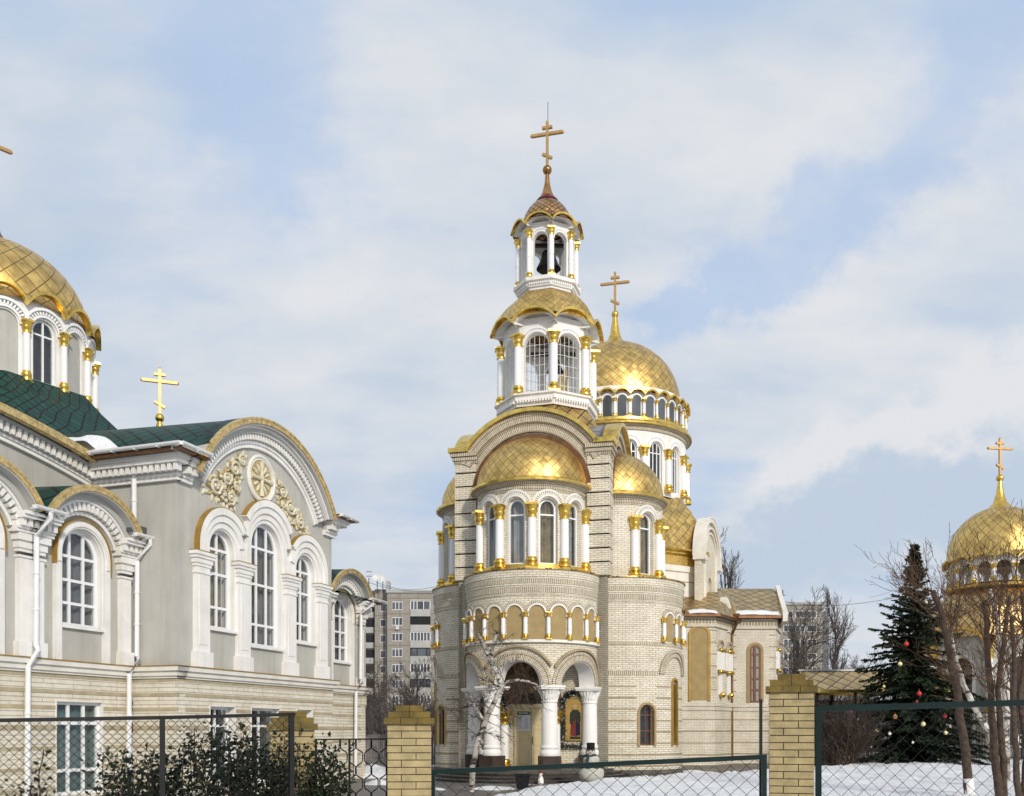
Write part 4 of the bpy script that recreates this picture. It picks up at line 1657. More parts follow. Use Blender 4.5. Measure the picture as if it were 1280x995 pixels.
# copper downpipes
for x, y, z1 in ((8.36, 48.38, 7.5), (11.62, 50.72, 7.6)):
    lx, ly = to_local(x, y)
    b = MB()
    b.tube([(lx + .25, ly - .35, z1), (lx + .2, ly - .3, z1 - .35), (lx, ly, z1 - .8), (lx, ly, .15)], .075, 10)
    b.lathe([(.06, z1), (.16, z1 + .2), (.16, z1 + .28)], (lx + .25, ly - .35, 0), 10)
    b.build('downpipe', 'copper', church)


# ================================================================== DOMED HALL on the left
HX, HY = -8.225, 23.5
hall = empty('church_hall', (HX, HY, 0), 'grey stucco and cream brick church hall with green roofs and gold dome, at left', 'church hall')
DX, DY = 0.330, 0.944          # along the gable front, away from the street
NXh, NYh = 0.944, -0.330       # out of the gable front
MG = flat(0, 0, NXh, NYh)
ML = flat(-1.324 * NXh, -1.324 * NYh, NXh, NYh)
MU = flat(-2.57 * NXh, -2.57 * NYh, NXh, NYh)
MR = flat(0, 0, -DX, -DY)       # return wall facing the street; u from -2.57 to 0
ZC = 3.35                       # top of the brick storey


def sx(px, off=0.0):
    """distance along the front, at a photograph column, for a face set back by off"""
    q = (px - 640) / F
    ox, oy = HX - off * NXh, HY - off * NYh
    return (ox - q * oy) / (q * DY - DX)


# ---- brick storey
def brick_storey(M, u0, u1, ops=(), name='brick_wall', flatops=True):
    b = MB()
    us = sorted([u0, u1] + [o[0] - o[1] for o in ops] + [o[0] + o[1] for o in ops])
    for a, c in zip(us, us[1:]):
        o = next((o for o in ops if abs((a + c) / 2 - o[0]) < o[1]), None)
        if o:
            if o[2] > 0:
                mbox(b, M, a, c, 0, o[2], .02, .35)
            mbox(b, M, a, c, o[3], 2.95, .02, .35)
        else:
            mbox(b, M, a, c, 0, 2.95, .02, .35)
    b.build(name, 'clad_brick', hall)
    b = MB()
    segs = []
    for a, c in zip(us, us[1:]):
        if not any(abs((a + c) / 2 - o[0]) < o[1] for o in ops):
            segs.append((a, c))
    for z in (.42, .88, 1.34, 1.80, 2.26):
        for a, c in segs:
            mbox(b, M, a - .001, c + .001, z, z + .085, .006, .1)
    for z in (2.62, 2.98):
        mbox(b, M, u0 - .02, u1 + .02, z, z + .08, -.01 if z > 2.8 else .004, .1)
    b.build('brick_band', 'tan_band', hall)
    b = MB()
    mbox(b, M, u0 - .035, u1 + .035, 2.701, 2.978, -.0, .3)
    b.build('brick_frieze', 'clad_brick', hall)
    b = MB()
    for z0, z1, o in ((3.062, 3.12, .05), (3.12, 3.24, .10), (3.24, ZC, .16)):
        mbox(b, M, u0 - o, u1 + o, z0, z1, -o, .3)
    b.build('string_course', 'white_aged', hall)
    b = MB()
    mbox(b, M, u0 - .18, u1 + .18, ZC + .001, ZC + .025, -.18, .25)
    b.build('flashing', 'gilt_paint', hall)
    for o in ops:
        b = MB()
        for s in (-1, 1):
            x = o[0] + s * o[1]
            mbox(b, M, min(x, x - s * .02), max(x, x - s * .02), max(o[2], 0), o[3], -.005, .34)
        mbox(b, M, o[0] - o[1] + .02, o[0] + o[1] - .02, o[3] - .02, o[3], -.005, .34)
        b.build('window_reveal', 'white', hall)


lw = (sx(70, 1.324) + sx(129, 1.324)) / 2
lwh = abs(sx(70, 1.324) - sx(129, 1.324)) / 2
opsL = [(lw, lwh, .30, 2.46), (lw - 3.06, lwh, .30, 2.46), (lw - 6.12, lwh, .30, 2.46)]
brick_storey(ML, -9.5, .0, opsL)
brick_storey(MR, -1.30, 0.0)
gw = [((sx(264) + sx(293)) / 2, abs(sx(264) - sx(296)) / 2, .5, 2.42), ((sx(314) + sx(351)) / 2, abs(sx(314) - sx(351)) / 2, .3, 2.42), ((sx(371) + sx(391)) / 2, abs(sx(371) - sx(391)) / 2, .5, 2.42)]
brick_storey(MG, .03, 7.58, gw)
brick_storey(ML, 7.58, 12.3)
for k, o in enumerate(opsL):
    window(hall, ML, o[0], o[2], 0, o[1] - .02, .12, fw=.07, nv=2, hz=(.86, 1.95), cur='blind_teal', flat_top=o[3] - .02, bar=.075, cdep=.2)
for o in gw:
    window(hall, MG, o[0], o[2], 0, o[1] - .02, .24, fw=.07, nv=1, hz=(1.9,), cur='dark_room_sheet', flat_top=o[3] - .02, bar=.06)

# ---- stucco storey of the gable front
GC, GR = 3.68, 3.65
GZ = 6.54


def gtop(u):
    return GZ + sqrt(max(0.1, (GR - .35) ** 2 - (u - GC) ** 2)) if abs(u - GC) < 2.75 else 8.25


win = []      # centre, half width of opening, bottom, springing, pilaster pair
edges = [sx(249.5), sx(301.5), sx(360), sx(400)]     # pilaster centres
cents = [(edges[i] + edges[i + 1]) / 2 for i in range(3)]
hws = [.54, .74, .54]
bots = [4.42, 4.12, 4.42]
sprs = [6.50, 6.88, 6.55]
ops = [(c, h, z0, z1, 1.0) for c, h, z0, z1 in zip(cents, hws, bots, sprs)]
b = MB()
wall(b, MG, 0, 7.5, ZC, gtop, ops, .38, du=.15, back=False)
b.build('stucco_wall', 'stucco', hall)
for i, o in enumerate(ops):
    window(hall, MG, o[0], o[2], o[3], o[1] - .02, .13, fw=.09, nv=2 if i == 1 else 1, hz=(o[2] + .62, o[2] + 1.0 + .75 * (i == 1), o[3] + .02) if i == 1 else (o[2] + .58, o[3] - .62, o[3] + .02),
           cur='gold_backing' if i == 0 else 'curtain', bar=.07, sill='white')
    b = MB()
    # plain white lining of the opening
    archring(b, MG, o[0], o[3], o[1] - .02, o[1] + .0, -.03, .37, leg=o[2], n=24)
    archring(b, MG, o[0], o[3], o[1], o[1] + .13, -.035, .05, leg=o[2], n=24)
    b.build('window_lining', 'white', hall)
# archivolts on the pilasters
PW = .27
capz = 6.08
for i in range(3):
    L_, R_ = edges[i], edges[i + 1]
    c, r = cents[i], (R_ - L_) / 2 + .20
    zs = sprs[i]
    for k, (r0, r1, d) in enumerate(((r - .52, r - .36, -.07), (r - .36, r - .18, -.12), (r - .18, r, -.17))):
        # neighbours meet over the shared pilaster
        lim = 8
        cutl = (r - .20) if i > 0 else r + 1
        cutr = (r - .20) if i < 2 else r + 1
        aL = 180 if r1 <= cutl else 180 - math.degrees(math.acos(min(1, cutl / r1)))
        aR = 0 if r1 <= cutr else math.degrees(math.acos(min(1, cutr / r1)))
        b = MB()
        A, B = arc(c, zs, r1, aR, aL, 28), arc(c, zs, r0, aR, aL, 28)
        if aL == 180:
            A, B = [(c - r1, 6.3)] + A, [(c - r0, 6.3)] + B
        if aR == 0:
            A, B = A + [(c + r1, 6.3)], B + [(c + r0, 6.3)]
        band(b, MG, A, B, d - .005 * i, .02)
        b.build('window_arch', 'white', hall)
    b = MB()
    aL = 178 if i == 0 else 180 - math.degrees(math.acos((r - .2) / (r + .02)))
    aR = 2 if i == 2 else math.degrees(math.acos((r - .2) / (r + .02)))
    A, B = arc(c, zs, r + .022, aR, aL, 28), arc(c, zs, r + .002, aR, aL, 28)
    if i == 0:
        A, B = [(c - r - .022, 6.3)] + A, [(c - r - .002, 6.3)] + B
    band(b, MG, A, B, -.17, .02)
    b.build('arch_cladding', 'gilt_paint', hall)
for e in edges:
    b = MB()
    if e in edges[1:-1]:
        mbox(b, MG, e - .2, e + .2, 6.31, 6.86, -.065, .02)
    mbox(b, MG, e - PW, e + PW, ZC + .42, 6.05, -.12, .02)
    mbox(b, MG, e - PW - .07, e + PW + .07, ZC + .03, ZC + .42, -.17, .02)
    mbox(b, MG, e - PW + .10, e + PW - .10, ZC + .6, 5.7, -.135, -.1)
    b.build('pilaster', 'white', hall)
    b = MB()
    for z0, z1, o in ((5.74, 5.79, .03), (5.92, 6.0, .03), (6.0, 6.12, .06), (6.12, 6.2, .10), (6.2, 6.29, .14)):
        mbox(b, MG, e - PW - o, e + PW + o, z0, z1, -.12 - o * .8, .02)
    b.build('pilaster_cap', 'white', hall)
    b = MB()
    mbox(b, MG, e - PW - .15, e + PW + .15, 6.291, 6.305, -.245, .02)
    b.build('cap_flashing', 'gilt_paint', hall)

# gable cornice: moulding, dentils, coved soffit and gilded fascia
ga = (30, 150)
for r0, r1, d, mat in ((3.06, 3.17, -.08, 'white'), (3.17, 3.24, -.12, 'white'), (3.43, 3.55, -.26, 'stucco_panel'), (3.55, 3.61, -.32, 'white')):
    b = MB()
    archring(b, MG, GC, GZ, r0, r1, d, .05, ga[0], ga[1], 48)
    b.build('gable_moulding', mat, hall)
b = MB()
archring(b, MG, GC, GZ, 3.24, 3.43, -.11, .05, ga[0], ga[1], 48)
b.build('gable_frieze', 'stucco_panel', hall)
b = MB()
dentils(b, MG, arc(GC, GZ, 3.43, ga[0], ga[1], 60), .13, -.22, -.10, .0, .16, .55)
b.build('gable_dentils', 'white', hall)
b = MB()
archring(b, MG, GC, GZ, 3.61, 3.66, -.44, .3, ga[0] - .5, ga[1] + .5, 48)
b.build('gable_soffit', 'stucco_panel', hall)
b = MB()
archring(b, MG, GC, GZ, 3.66, 3.80, -.48, -.40, ga[0] - 1, ga[1] + 4, 48)
archring(b, MG, GC, GZ, 3.77, 3.82, -.495, -.38, ga[0] - 1, ga[1] + 1, 48)
b.build('gable_fascia', 'fascia_gold', hall)
b = MB()
b.k = 1.3
TD = 9.5
n = 40
P0 = arc(GC, GZ, 3.80, 31, 149, n)
ln = 0
for i in range(n):
    a, c = P0[i], P0[i + 1]
    l2 = ln + hypot(c[0] - a[0], c[1] - a[1])
    b.quad(MG(a[0], .1, a[1]), MG(c[0], .1, c[1]), MG(c[0], TD, c[1] + .35), MG(a[0], TD, a[1] + .35), [(ln * 2.1, 0), (l2 * 2.1, 0), (l2 * 2.1, TD * 1.7), (ln * 2.1, TD * 1.7)])
    ln = l2
b.build('barrel_roof', 'green_tiles', hall, smooth=60)
b = MB()
for i in range(n):
    a, c = P0[i], P0[i + 1]
    b.quad(MG(a[0], -.42, a[1] + .02), MG(c[0], -.42, c[1] + .02), MG(c[0], .12, c[1] + .02), MG(a[0], .12, a[1] + .02))
b.build('roof_edge', 'green_tiles', hall, smooth=60)

b = MB()
for i in range(10):
    u0, u1 = -4.2 + .464 * i, -4.2 + .464 * (i + 1)
    for (d0, z0), (d1, z1) in (((-.66, 8.575), (.0, 8.70)), ((.0, 8.70), (.8, 9.03))):
        b.quad(MR(u0, d0, z0), MR(u1, d0, z0), MR(u1, d1, z1), MR(u0, d1, z1), [(u0 * 2.1, d0 * 2.1), (u1 * 2.1, d0 * 2.1), (u1 * 2.1, d1 * 2.1), (u0 * 2.1, d1 * 2.1)])
b.build('eave_roof', 'green_tiles', hall, smooth=60)
b = MB()
prism(b, MG, [(-.64, 8.46), (.78, 8.46), (.78, 9.0), (.0, 8.68), (-.64, 8.56)], -.41, -.37)
b.build('eave_return', 'stucco_panel', hall)

# eaves cornice of the return and its short turn on the front
for M, u0, u1, nm in ((MR, -2.57, .0, 'r'), (MG, .0, .50, 'g'), (MG, 6.95, 7.5, 'h')):
    b = MB()
    e = .0
    for z0, z1, o in ((7.90, 7.99, .10), (7.99, 8.06, .14), (8.26, 8.36, .36), (8.36, 8.46, .42)):
        mbox(b, M, u0 - (o if nm == 'h' and 0 else 0), u1 + (o if nm in 'rh' else 0), z0, z1, -o, .1)
    b.build('eaves_moulding', 'white', hall)
    b = MB()
    mbox(b, M, u0, u1 + (.13 if nm != 'g' else 0), 8.06, 8.26, -.13, .1)
    b.build('eaves_frieze', 'stucco_panel', hall)
    b = MB()
    dentils(b, M, [(u0 + .03, 8.26), (u1 + (.3 if nm == 'r' else 0), 8.26)], .17, -.31, -.12, 0, .18, .6)
    b.build('eaves_dentils', 'white', hall)
    b = MB()
    mbox(b, M, u0, u1 + (.62 if nm in 'rh' else 0), 8.462, 8.52, -.62, .1)
    b.build('eaves_soffit', 'copper', hall)


def gutter(M, u0, u1, z, d, r=.075):
    b = MB()
    n = max(2, int((u1 - u0) / .6))
    for i in range(n):
        a, c = u0 + (u1 - u0) * i / n, u0 + (u1 - u0) * (i + 1) / n
        for k in range(8):
            t0, t1 = pi + pi * k / 8, pi + pi * (k + 1) / 8
            b.quad(M(a, d + r * cos(t0), z + r * sin(t0)), M(c, d + r * cos(t0), z + r * sin(t0)), M(c, d + r * cos(t1), z + r * sin(t1)), M(a, d + r * cos(t1), z + r * sin(t1)))
    for u in (u0, u1):
        sheet(b, lambda uu, dd, zz, u=u: M(u, uu, zz), [(d + r * cos(pi + pi * k / 8), z + r * sin(pi + pi * k / 8)) for k in range(9)], 0)
    for i in range(n + 1):
        u = u0 + (u1 - u0) * i / n
        mbox(b, M, u - .012, u + .012, z - r * 1.15, z - r * .9, d - r, d + r * 1.6)
    return b.build('gutter', 'pipe_white', hall)


gutter(MR, -2.62, .70, 8.60, -.70)
gutter(MG, -.70, .45, 8.60, -.70)
gutter(MG, 6.85, 7.95, 8.50, -.72)

# return walls
b = MB()
mbox(b, MR, -2.57, -.379, ZC, 7.95, .0, .35)
b.build('stucco_wall', 'stucco', hall)


def pipe(M, pts, r=.06):
    b = MB()
    b.tube([M(*p) for p in pts], r, 10)
    for p, q in zip(pts, pts[1:]):
        if abs(p[2] - q[2]) > 1.2:
            n = int(abs(p[2] - q[2]) / 1.1)
            for i in range(1, n + 1):
                z = p[2] + (q[2] - p[2]) * i / (n + 1)
                x = M(p[0], p[1], z)
                b.lathe([(r, z - .02), (r + .012, z - .02), (r + .012, z + .02), (r, z + .02)], (x[0], x[1], 0), 10)
    return b.build('downpipe', 'pipe_white', hall)


pipe(MU, [(-.20, -1.42, 8.55), (-.20, -1.42, 8.40), (-.13, -1.42, 8.2), (-.13, -1.42, 6.72)], .065)

# ---- bays with arched hoods on the recessed wall
KR = 1.62


def hood_bay(c, half, left_gutter=True, right_gutter=True, win_=True, side=True):
    zs = 5.95
    kz = 5.74
    b = MB()
    wall(b, ML, c - half, c + half, ZC, lambda u: (kz + sqrt(max(.2, (KR - .12) ** 2 - (u - c) ** 2))) if abs(u - c) < 1.25 else 6.5, [(c, .66, 4.18, 5.80, 1.0)], .35, du=.12, back=False)
    b.build('stucco_wall', 'stucco', hall)
    window(hall, ML, c, 4.18, 5.80, .64, .12, fw=.085, nv=2, hz=(4.72, 5.25, 5.80), cur='curtain', bar=.065, sill='white')
    b = MB()
    archring(b, ML, c, 5.80, .64, .66, -.03, .3, leg=4.12, n=24)
    archring(b, ML, c, 5.80, .66, .84, -.10, .02, leg=ZC + .03, n=24)
    archring(b, ML, c, 5.80, .70, .80, -.13, .02, leg=5.6, n=24)
    b.build('window_arch', 'white', hall)
    b = MB()
    archring(b, ML, c, 5.80, .842, .865, -.14, .02, leg=5.55, n=24)
    b.build('arch_cladding', 'gilt_paint', hall)
    # arched cornice
    a0, a1 = 28, 152
    for r0, r1, d, mat in ((1.02, 1.10, -.12, 'white'), (1.30, 1.36, -.26, 'white'), (1.36, 1.50, -.30, 'stucco_panel')):
        b = MB()
        archring(b, ML, c, kz, r0, r1, d, .05, a0 - 6, a1 + 6, 30)
        b.build('hood_moulding', mat, hall)
    b = MB()
    archring(b, ML, c, kz, 1.10, 1.30, -.11, .05, a0 - 4, a1 + 4, 30)
    b.build('hood_frieze', 'stucco_panel', hall)
    b = MB()
    dentils(b, ML, arc(c, kz, 1.295, a0 - 2, a1 + 2, 40), .15, -.24, -.1, 0, .175, .55)
    b.build('hood_dentils', 'white', hall)
    b = MB()
    archring(b, ML, c, kz, 1.50, 1.53, -.52, .2, a0, a1, 30)
    b.build('hood_soffit', 'stucco_panel', hall)
    b = MB()
    archring(b, ML, c, kz, 1.53, 1.66, -.55, -.47, a0, a1, 30)
    archring(b, ML, c, kz, 1.62, 1.675, -.56, -.44, a0, a1, 30)
    b.build('hood_fascia', 'fascia_gold', hall)
    b = MB()
    P = arc(c, kz, 1.66, 26, 154, 24)
    ln = 0
    for i in range(24):
        p, q = P[i], P[i + 1]
        l2 = ln + hypot(q[0] - p[0], q[1] - p[1])
        b.quad(ML(p[0], -.46, p[1]), ML(q[0], -.46, q[1]), ML(q[0], 1.35, q[1] + .1), ML(p[0], 1.35, p[1] + .1), [(ln * 1.5, 0), (l2 * 1.5, 0), (l2 * 1.5, 2), (ln * 1.5, 2)])
        ln = l2
    b.build('hood_roof', 'green_tiles', hall, smooth=60)
    for s in (-1, 1):
        # bracket cornice over the pilaster
        u = c + s * (half - .17)
        e = MB()
        for z0, z1, o in ((6.02, 6.09, .10), (6.09, 6.14, .14), (6.30, 6.37, .30), (6.37, 6.44, .36)):
            mbox(e, ML, u - .34, u + .34, z0, z1, -o - .14, .05)
        e.build('eaves_moulding', 'white', hall)
        e = MB()
        dentils(e, ML, [(u - .34, 6.30), (u + .34, 6.30)], .15, -.36, -.1, 0, .16, .6)
        mbox(e, ML, u - .34, u + .34, 6.14, 6.30, -.22, .05)
        e.build('eaves_dentils', 'white', hall)
        e = MB()
        mbox(e, ML, u - .17, u + .17, ZC + .35, 5.55, -.12, .02)
        mbox(e, ML, u - .22, u + .22, ZC + .03, ZC + .35, -.17, .02)
        e.build('pilaster', 'white', hall)
        e = MB()
        for z0, z1, o in ((5.50, 5.55, .03), (5.62, 5.70, .02), (5.70, 5.86, .05), (5.86, 6.015, .10)):
            mbox(e, ML, u - .17 - o, u + .17 + o, z0, z1, -.12 - o, .02)
        e.build('pilaster_cap', 'white', hall)


for c in (sx(101, 1.324), sx(101, 1.324) - 3.06, sx(101, 1.324) - 6.12):
    hood_bay(c, 1.53)
cR = sx(460, 1.324) - 2.05
hood_bay(cR, 1.53)
b = MB()
mbox(b, ML, cR + 1.53, 12.3, ZC, 6.44, .0, .35)
mbox(b, ML, 7.5, cR - 1.53, ZC, 6.44, .0, .35)
b.build('stucco_wall', 'stucco', hall)
b = MB()
mbox(b, ML, cR + 1.2, 12.7, 6.442, 6.5, -.5, .3)
b.build('eaves_soffit', 'copper', hall)
cL = sx(101, 1.324)
for u0, u1 in ((cL + 1.1, .12), (cL - 1.53 - .42, cL - 1.53 + .42), (cL - 4.59 - .42, cL - 4.59 + .42), (cR + 1.1, 12.7)):
    gutter(ML, u0, u1, 6.56, -.62, .07)
pipe(ML, [(-.06, -.62, 6.5), (-.06, -.60, 6.38), (-.10, -.24, 5.98), (-.10, -.24, 3.62), (-.12, -.32, 3.5), (-.26, -.14, 3.18), (-.26, -.12, .1)])
pipe(ML, [(cL - 1.5, -.62, 6.5), (cL - 1.5, -.60, 6.38), (cL - 1.53, -.24, 5.98), (cL - 1.53, -.24, 3.62), (cL - 1.55, -.32, 3.5), (cL - 1.66, -.14, 3.18), (cL - 1.66, -.12, .1)])
pipe(ML, [(cR + 1.30, -.62, 6.5), (cR + 1.30, -.60, 6.38), (cR + 1.02, -.26, 5.95), (cR + 1.0, -.26, 3.62), (cR + .98, -.32, 3.5), (cR + .84, -.16, 3.18), (cR + .84, -.14, .1)])
# small dark flat roof in the corner
b = MB()
mbox(b, ML, -.55, .0, 6.62, 6.80, -.45, 1.2)
b.build('lead_flat', 'roof_iron', hall)
# side of the recessed bays and end wall
b = MB()
ME = flat(*ML(12.3, 0, 0)[:2], DX, DY)
mbox(b, ME, 0, 6, ZC, 6.44, .001, .35)
b.build('stucco_wall', 'stucco', hall)
brick_storey(ME, 0, 6)
b = MB()
b.k = 1.3
b.quad(ML(8.0, -.5, 6.52), ML(12.8, -.5, 6.52), ML(12.8, 5.5, 8.2), ML(8.0, 5.5, 8.2))
b.build('lean_roof', 'green_tiles', hall)

# ---- upper wall with its wide flat arch
UC, UR = -5.3, 25.3
UZ = 8.40 - (UR - .5)


def utop(u):
    return UZ + sqrt(UR ** 2 - (u - UC) ** 2)


b = MB()
wall(b, MU, -10.6, 0.0, 5.5, lambda u: utop(u) - .3 if u > -10.1 else 7.95, (), .35, du=.3, back=False)
b.build('stucco_wall', 'stucco', hall)
um = 12.0
for o0, o1, d, mat in ((-.45, -.36, -.10, 'white'), (-.36, -.30, -.14, 'white'), (-.08, .0, -.30, 'stucco_panel')):
    b = MB()
    archring(b, MU, UC, UZ, UR + o0, UR + o1, d, .05, 90 - um, 90 + um, 40)
    b.build('upper_moulding', mat, hall)
b = MB()
archring(b, MU, UC, UZ, UR - .30, UR - .08, -.12, .05, 90 - um, 90 + um, 40)
b.build('upper_frieze', 'stucco_panel', hall)
b = MB()
dentils(b, MU, arc(UC, UZ, UR - .08, 90 - um, 90 + um, 60), .17, -.27, -.1, 0, .2, .55)
b.build('upper_dentils', 'white', hall)
b = MB()
archring(b, MU, UC, UZ, UR, UR + .17, -.55, -.38, 90 - um + .6, 90 + um - .6, 40)
b.build('upper_fascia', 'fascia_gold', hall)
b = MB()
b.k = 1.3
P0 = arc(UC, UZ, UR + .165, 90 - um, 90 + um, 40)
ln = 0
for p, q in zip(P0, P0[1:]):
    l2 = ln + hypot(q[0] - p[0], q[1] - p[1])
    b.quad(MU(p[0], -.4, p[1]), MU(q[0], -.4, q[1]), MU(q[0], 6, q[1] + 1.0), MU(p[0], 6, p[1] + 1.0), [(ln * 1.5, 0), (l2 * 1.5, 0), (l2 * 1.5, 9), (ln * 1.5, 9)])
    ln = l2
b.build('upper_roof', 'green_tiles', hall, smooth=60)

# ---- drum and dome over the crossing
CXh, CYh = MG(4.0, 10.35, 0)[:2]
CC = (CXh, CYh, 0)
ray = atan2(HX + CXh, HY + CYh)       # bearing of the dome from the lens
V1 = math.degrees(-pi / 2 - ray) + 18.0
b = MB()
b.lathe([(6.6, 8.9), (6.0, 9.6), (5.0, 10.65), (3.9, 11.65), (3.3, 12.28)], CC, 8, rot=radians(V1 + 11.25 - 22.5), n=72, m=.5)
b.build('tent_roof', 'green_tiles', hall, smooth=15)
b = MB()
wall(b, drum(CXh, CYh, 2.98, radians(V1 + 90 - 90)), -pi * 2.98, pi * 2.98, 11.7, 14.7, [(radians(11.25 + 22.5 * k) * 2.98, .38, 12.28, 13.82, 1.0) for k in range(-8, 8)], .25, du=.14, back=False)
b.build('drum_wall', 'white', hall)
for k in range(-5, 7):
    M = drum(CXh, CYh, 2.98, radians(V1 + 11.25 + 22.5 * k))
    if k % 2 == 0:
        window(hall, M, 0, 12.30, 13.82, .375, .10, fw=.055, nv=1, hz=(13.75,), cur='dark_room_sheet', bar=.05)
    else:
        b = MB()
        P = archpath(0, 12.29, 13.82, .378, 14)
        band(b, M, [(u, 12.29) for u, z in P], P, .06, .2)
        b.build('blind_panel', 'stucco', hall)
    b = MB()
    archring(b, M, 0, 13.84, .41, .47, -.07, .02, n=20)
    archring(b, M, 0, 13.84, .60, .68, -.12, .02, n=20, a0=6, a1=174)
    b.build('arch', 'white_clean', hall)
    b = MB()
    dentils(b, M, arc(0, 13.84, .60, 5, 175, 20), .10, -.08, .02, 0, .12, .5)
    b.build('arch_dentils', 'white_clean', hall)
drumcols(CC, 3.07, [V1 + 22.5 * k for k in range(-5, 7)], 12.08, 1.90, .105, parent=hall, cap=.38, base=.40)
wave_trim(hall, [drum(CXh, CYh, 3.10, radians(V1 + 11.25 + 22.5 * k)) for k in range(16)], pi * 3.10 / 16, 14.42, .46, .16, .10)
b = MB()
b.lathe([(3.12, 14.58), (2.98, 14.80), (2.9, 14.85)] + [(2.88 * cos(radians(t)), 14.88 + 2.42 * sin(radians(t))) for t in range(0, 81, 5)] + [(.35, 17.30)], CC, 72, n=30, m=.64)
b.build('dome', 'gold_tiles', hall, smooth=60)
spire(hall, CC, [(.55, 17.2), (.5, 17.4), (.3, 17.7), (.16, 18.2), (.09, 18.9)], 19.05, .2, mat='copper')
ortho_cross(hall, (CXh, CYh, 19.25), 1.75, rz=radians(48))
# ridge cross of the gable
rx, ry = MG(4.0, 3.77, 0)[:2]
spire(hall, (rx, ry, 0), [(.11, 10.6), (.10, 10.85), (.05, 10.98)], 11.06, .13, seg=12)
ortho_cross(hall, (rx, ry, 11.12), 1.40, rz=radians(20))

# ---- plaster ornament in the gable
MED = (sx(325), 8.80)
b = MB()
b_r = []
for r, t in ((.62, .055), (.54, .03)):
    b.tube([MG(MED[0] + r * cos(2 * pi * i / 40), -.04, MED[1] + r * sin(2 * pi * i / 40)) for i in range(41)], t, 8)
md = b.build('medallion', 'white_aged', hall)
b = MB()
prism(b, MG, [(MED[0] + .56 * cos(2 * pi * i / 32), MED[1] + .56 * sin(2 * pi * i / 32)) for i in range(32)], -.03, .03)
b.build('medallion_disc', 'relief_gold', md)
b = MB()
for a in range(4):
    t = a * pi / 2
    b.tube([MG(MED[0] + cos(t) * r, -.06, MED[1] + sin(t) * r) for r in (.0, .25, .48)], [.06, .045, .075], 8)
    for q in (-1, 1):
        a2 = t + q * .55
        leafy = [(.2, .02), (.33, .05), (.44, .02)]
        b.tube([MG(MED[0] + r * cos(a2), -.05, MED[1] + r * sin(a2)) for r, w in leafy], [w for r, w in leafy], 6)
b.build('medallion_cross', 'cream_relief', md)


def scroll(b, cx, cy, r, a0, turns, sgn, w=.045):
    pts = []
    n = int(16 * turns)
    for i in range(n + 1):
        t = i / n
        a = radians(a0) + sgn * 2 * pi * turns * t
        rr = r * (1 - .86 * t)
        pts.append(MG(cx + rr * cos(a), -.07, cy + rr * sin(a)))
    b.tube(pts, [w * (1.25 - .5 * i / n) for i in range(n + 1)], 6)
    b.ball(pts[-1], w * 1.5, 8, 6)


def leafblob(b, u, z, l, a, w=.07):
    n = 6
    P = []
    for i in range(n + 1):
        t = i / n
        P.append(MG(u + l * t * cos(a + .6 * t), -.05 - .04 * sin(pi * t), z + l * t * sin(a + .6 * t)))
    b.tube(P, [w * (.35 + 1.1 * sin(pi * min(1, .15 + .85 * t / n))) for t in range(n + 1)], 6)


def leaf(b, u, z, l, a, w):
    """flat pointed leaf, raised along its rib"""
    ca, sa = cos(a), sin(a)
    P = [(0, 0), (.3, .8), (.62, .55), (1, 0), (.62, -.55), (.3, -.8)]
    Q = [MG(u + l * p * ca - w * q * sa, -.035, z + l * p * sa + w * q * ca) for p, q in P]
    B_ = [MG(u + l * p * ca - w * q * sa, .0, z + l * p * sa + w * q * ca) for p, q in P]
    r0, r1 = MG(u + l * .35 * ca, -.075, z + l * .35 * sa), MG(u + l * .7 * ca, -.06, z + l * .7 * sa)
    b.add(Q + [r0, r1], [(0, 1, 6), (1, 2, 7, 6), (2, 3, 7), (3, 4, 7), (4, 5, 6, 7), (5, 0, 6)])
    for k in range(6):
        b.quad(Q[k], Q[(k + 1) % 6], B_[(k + 1) % 6], B_[k])


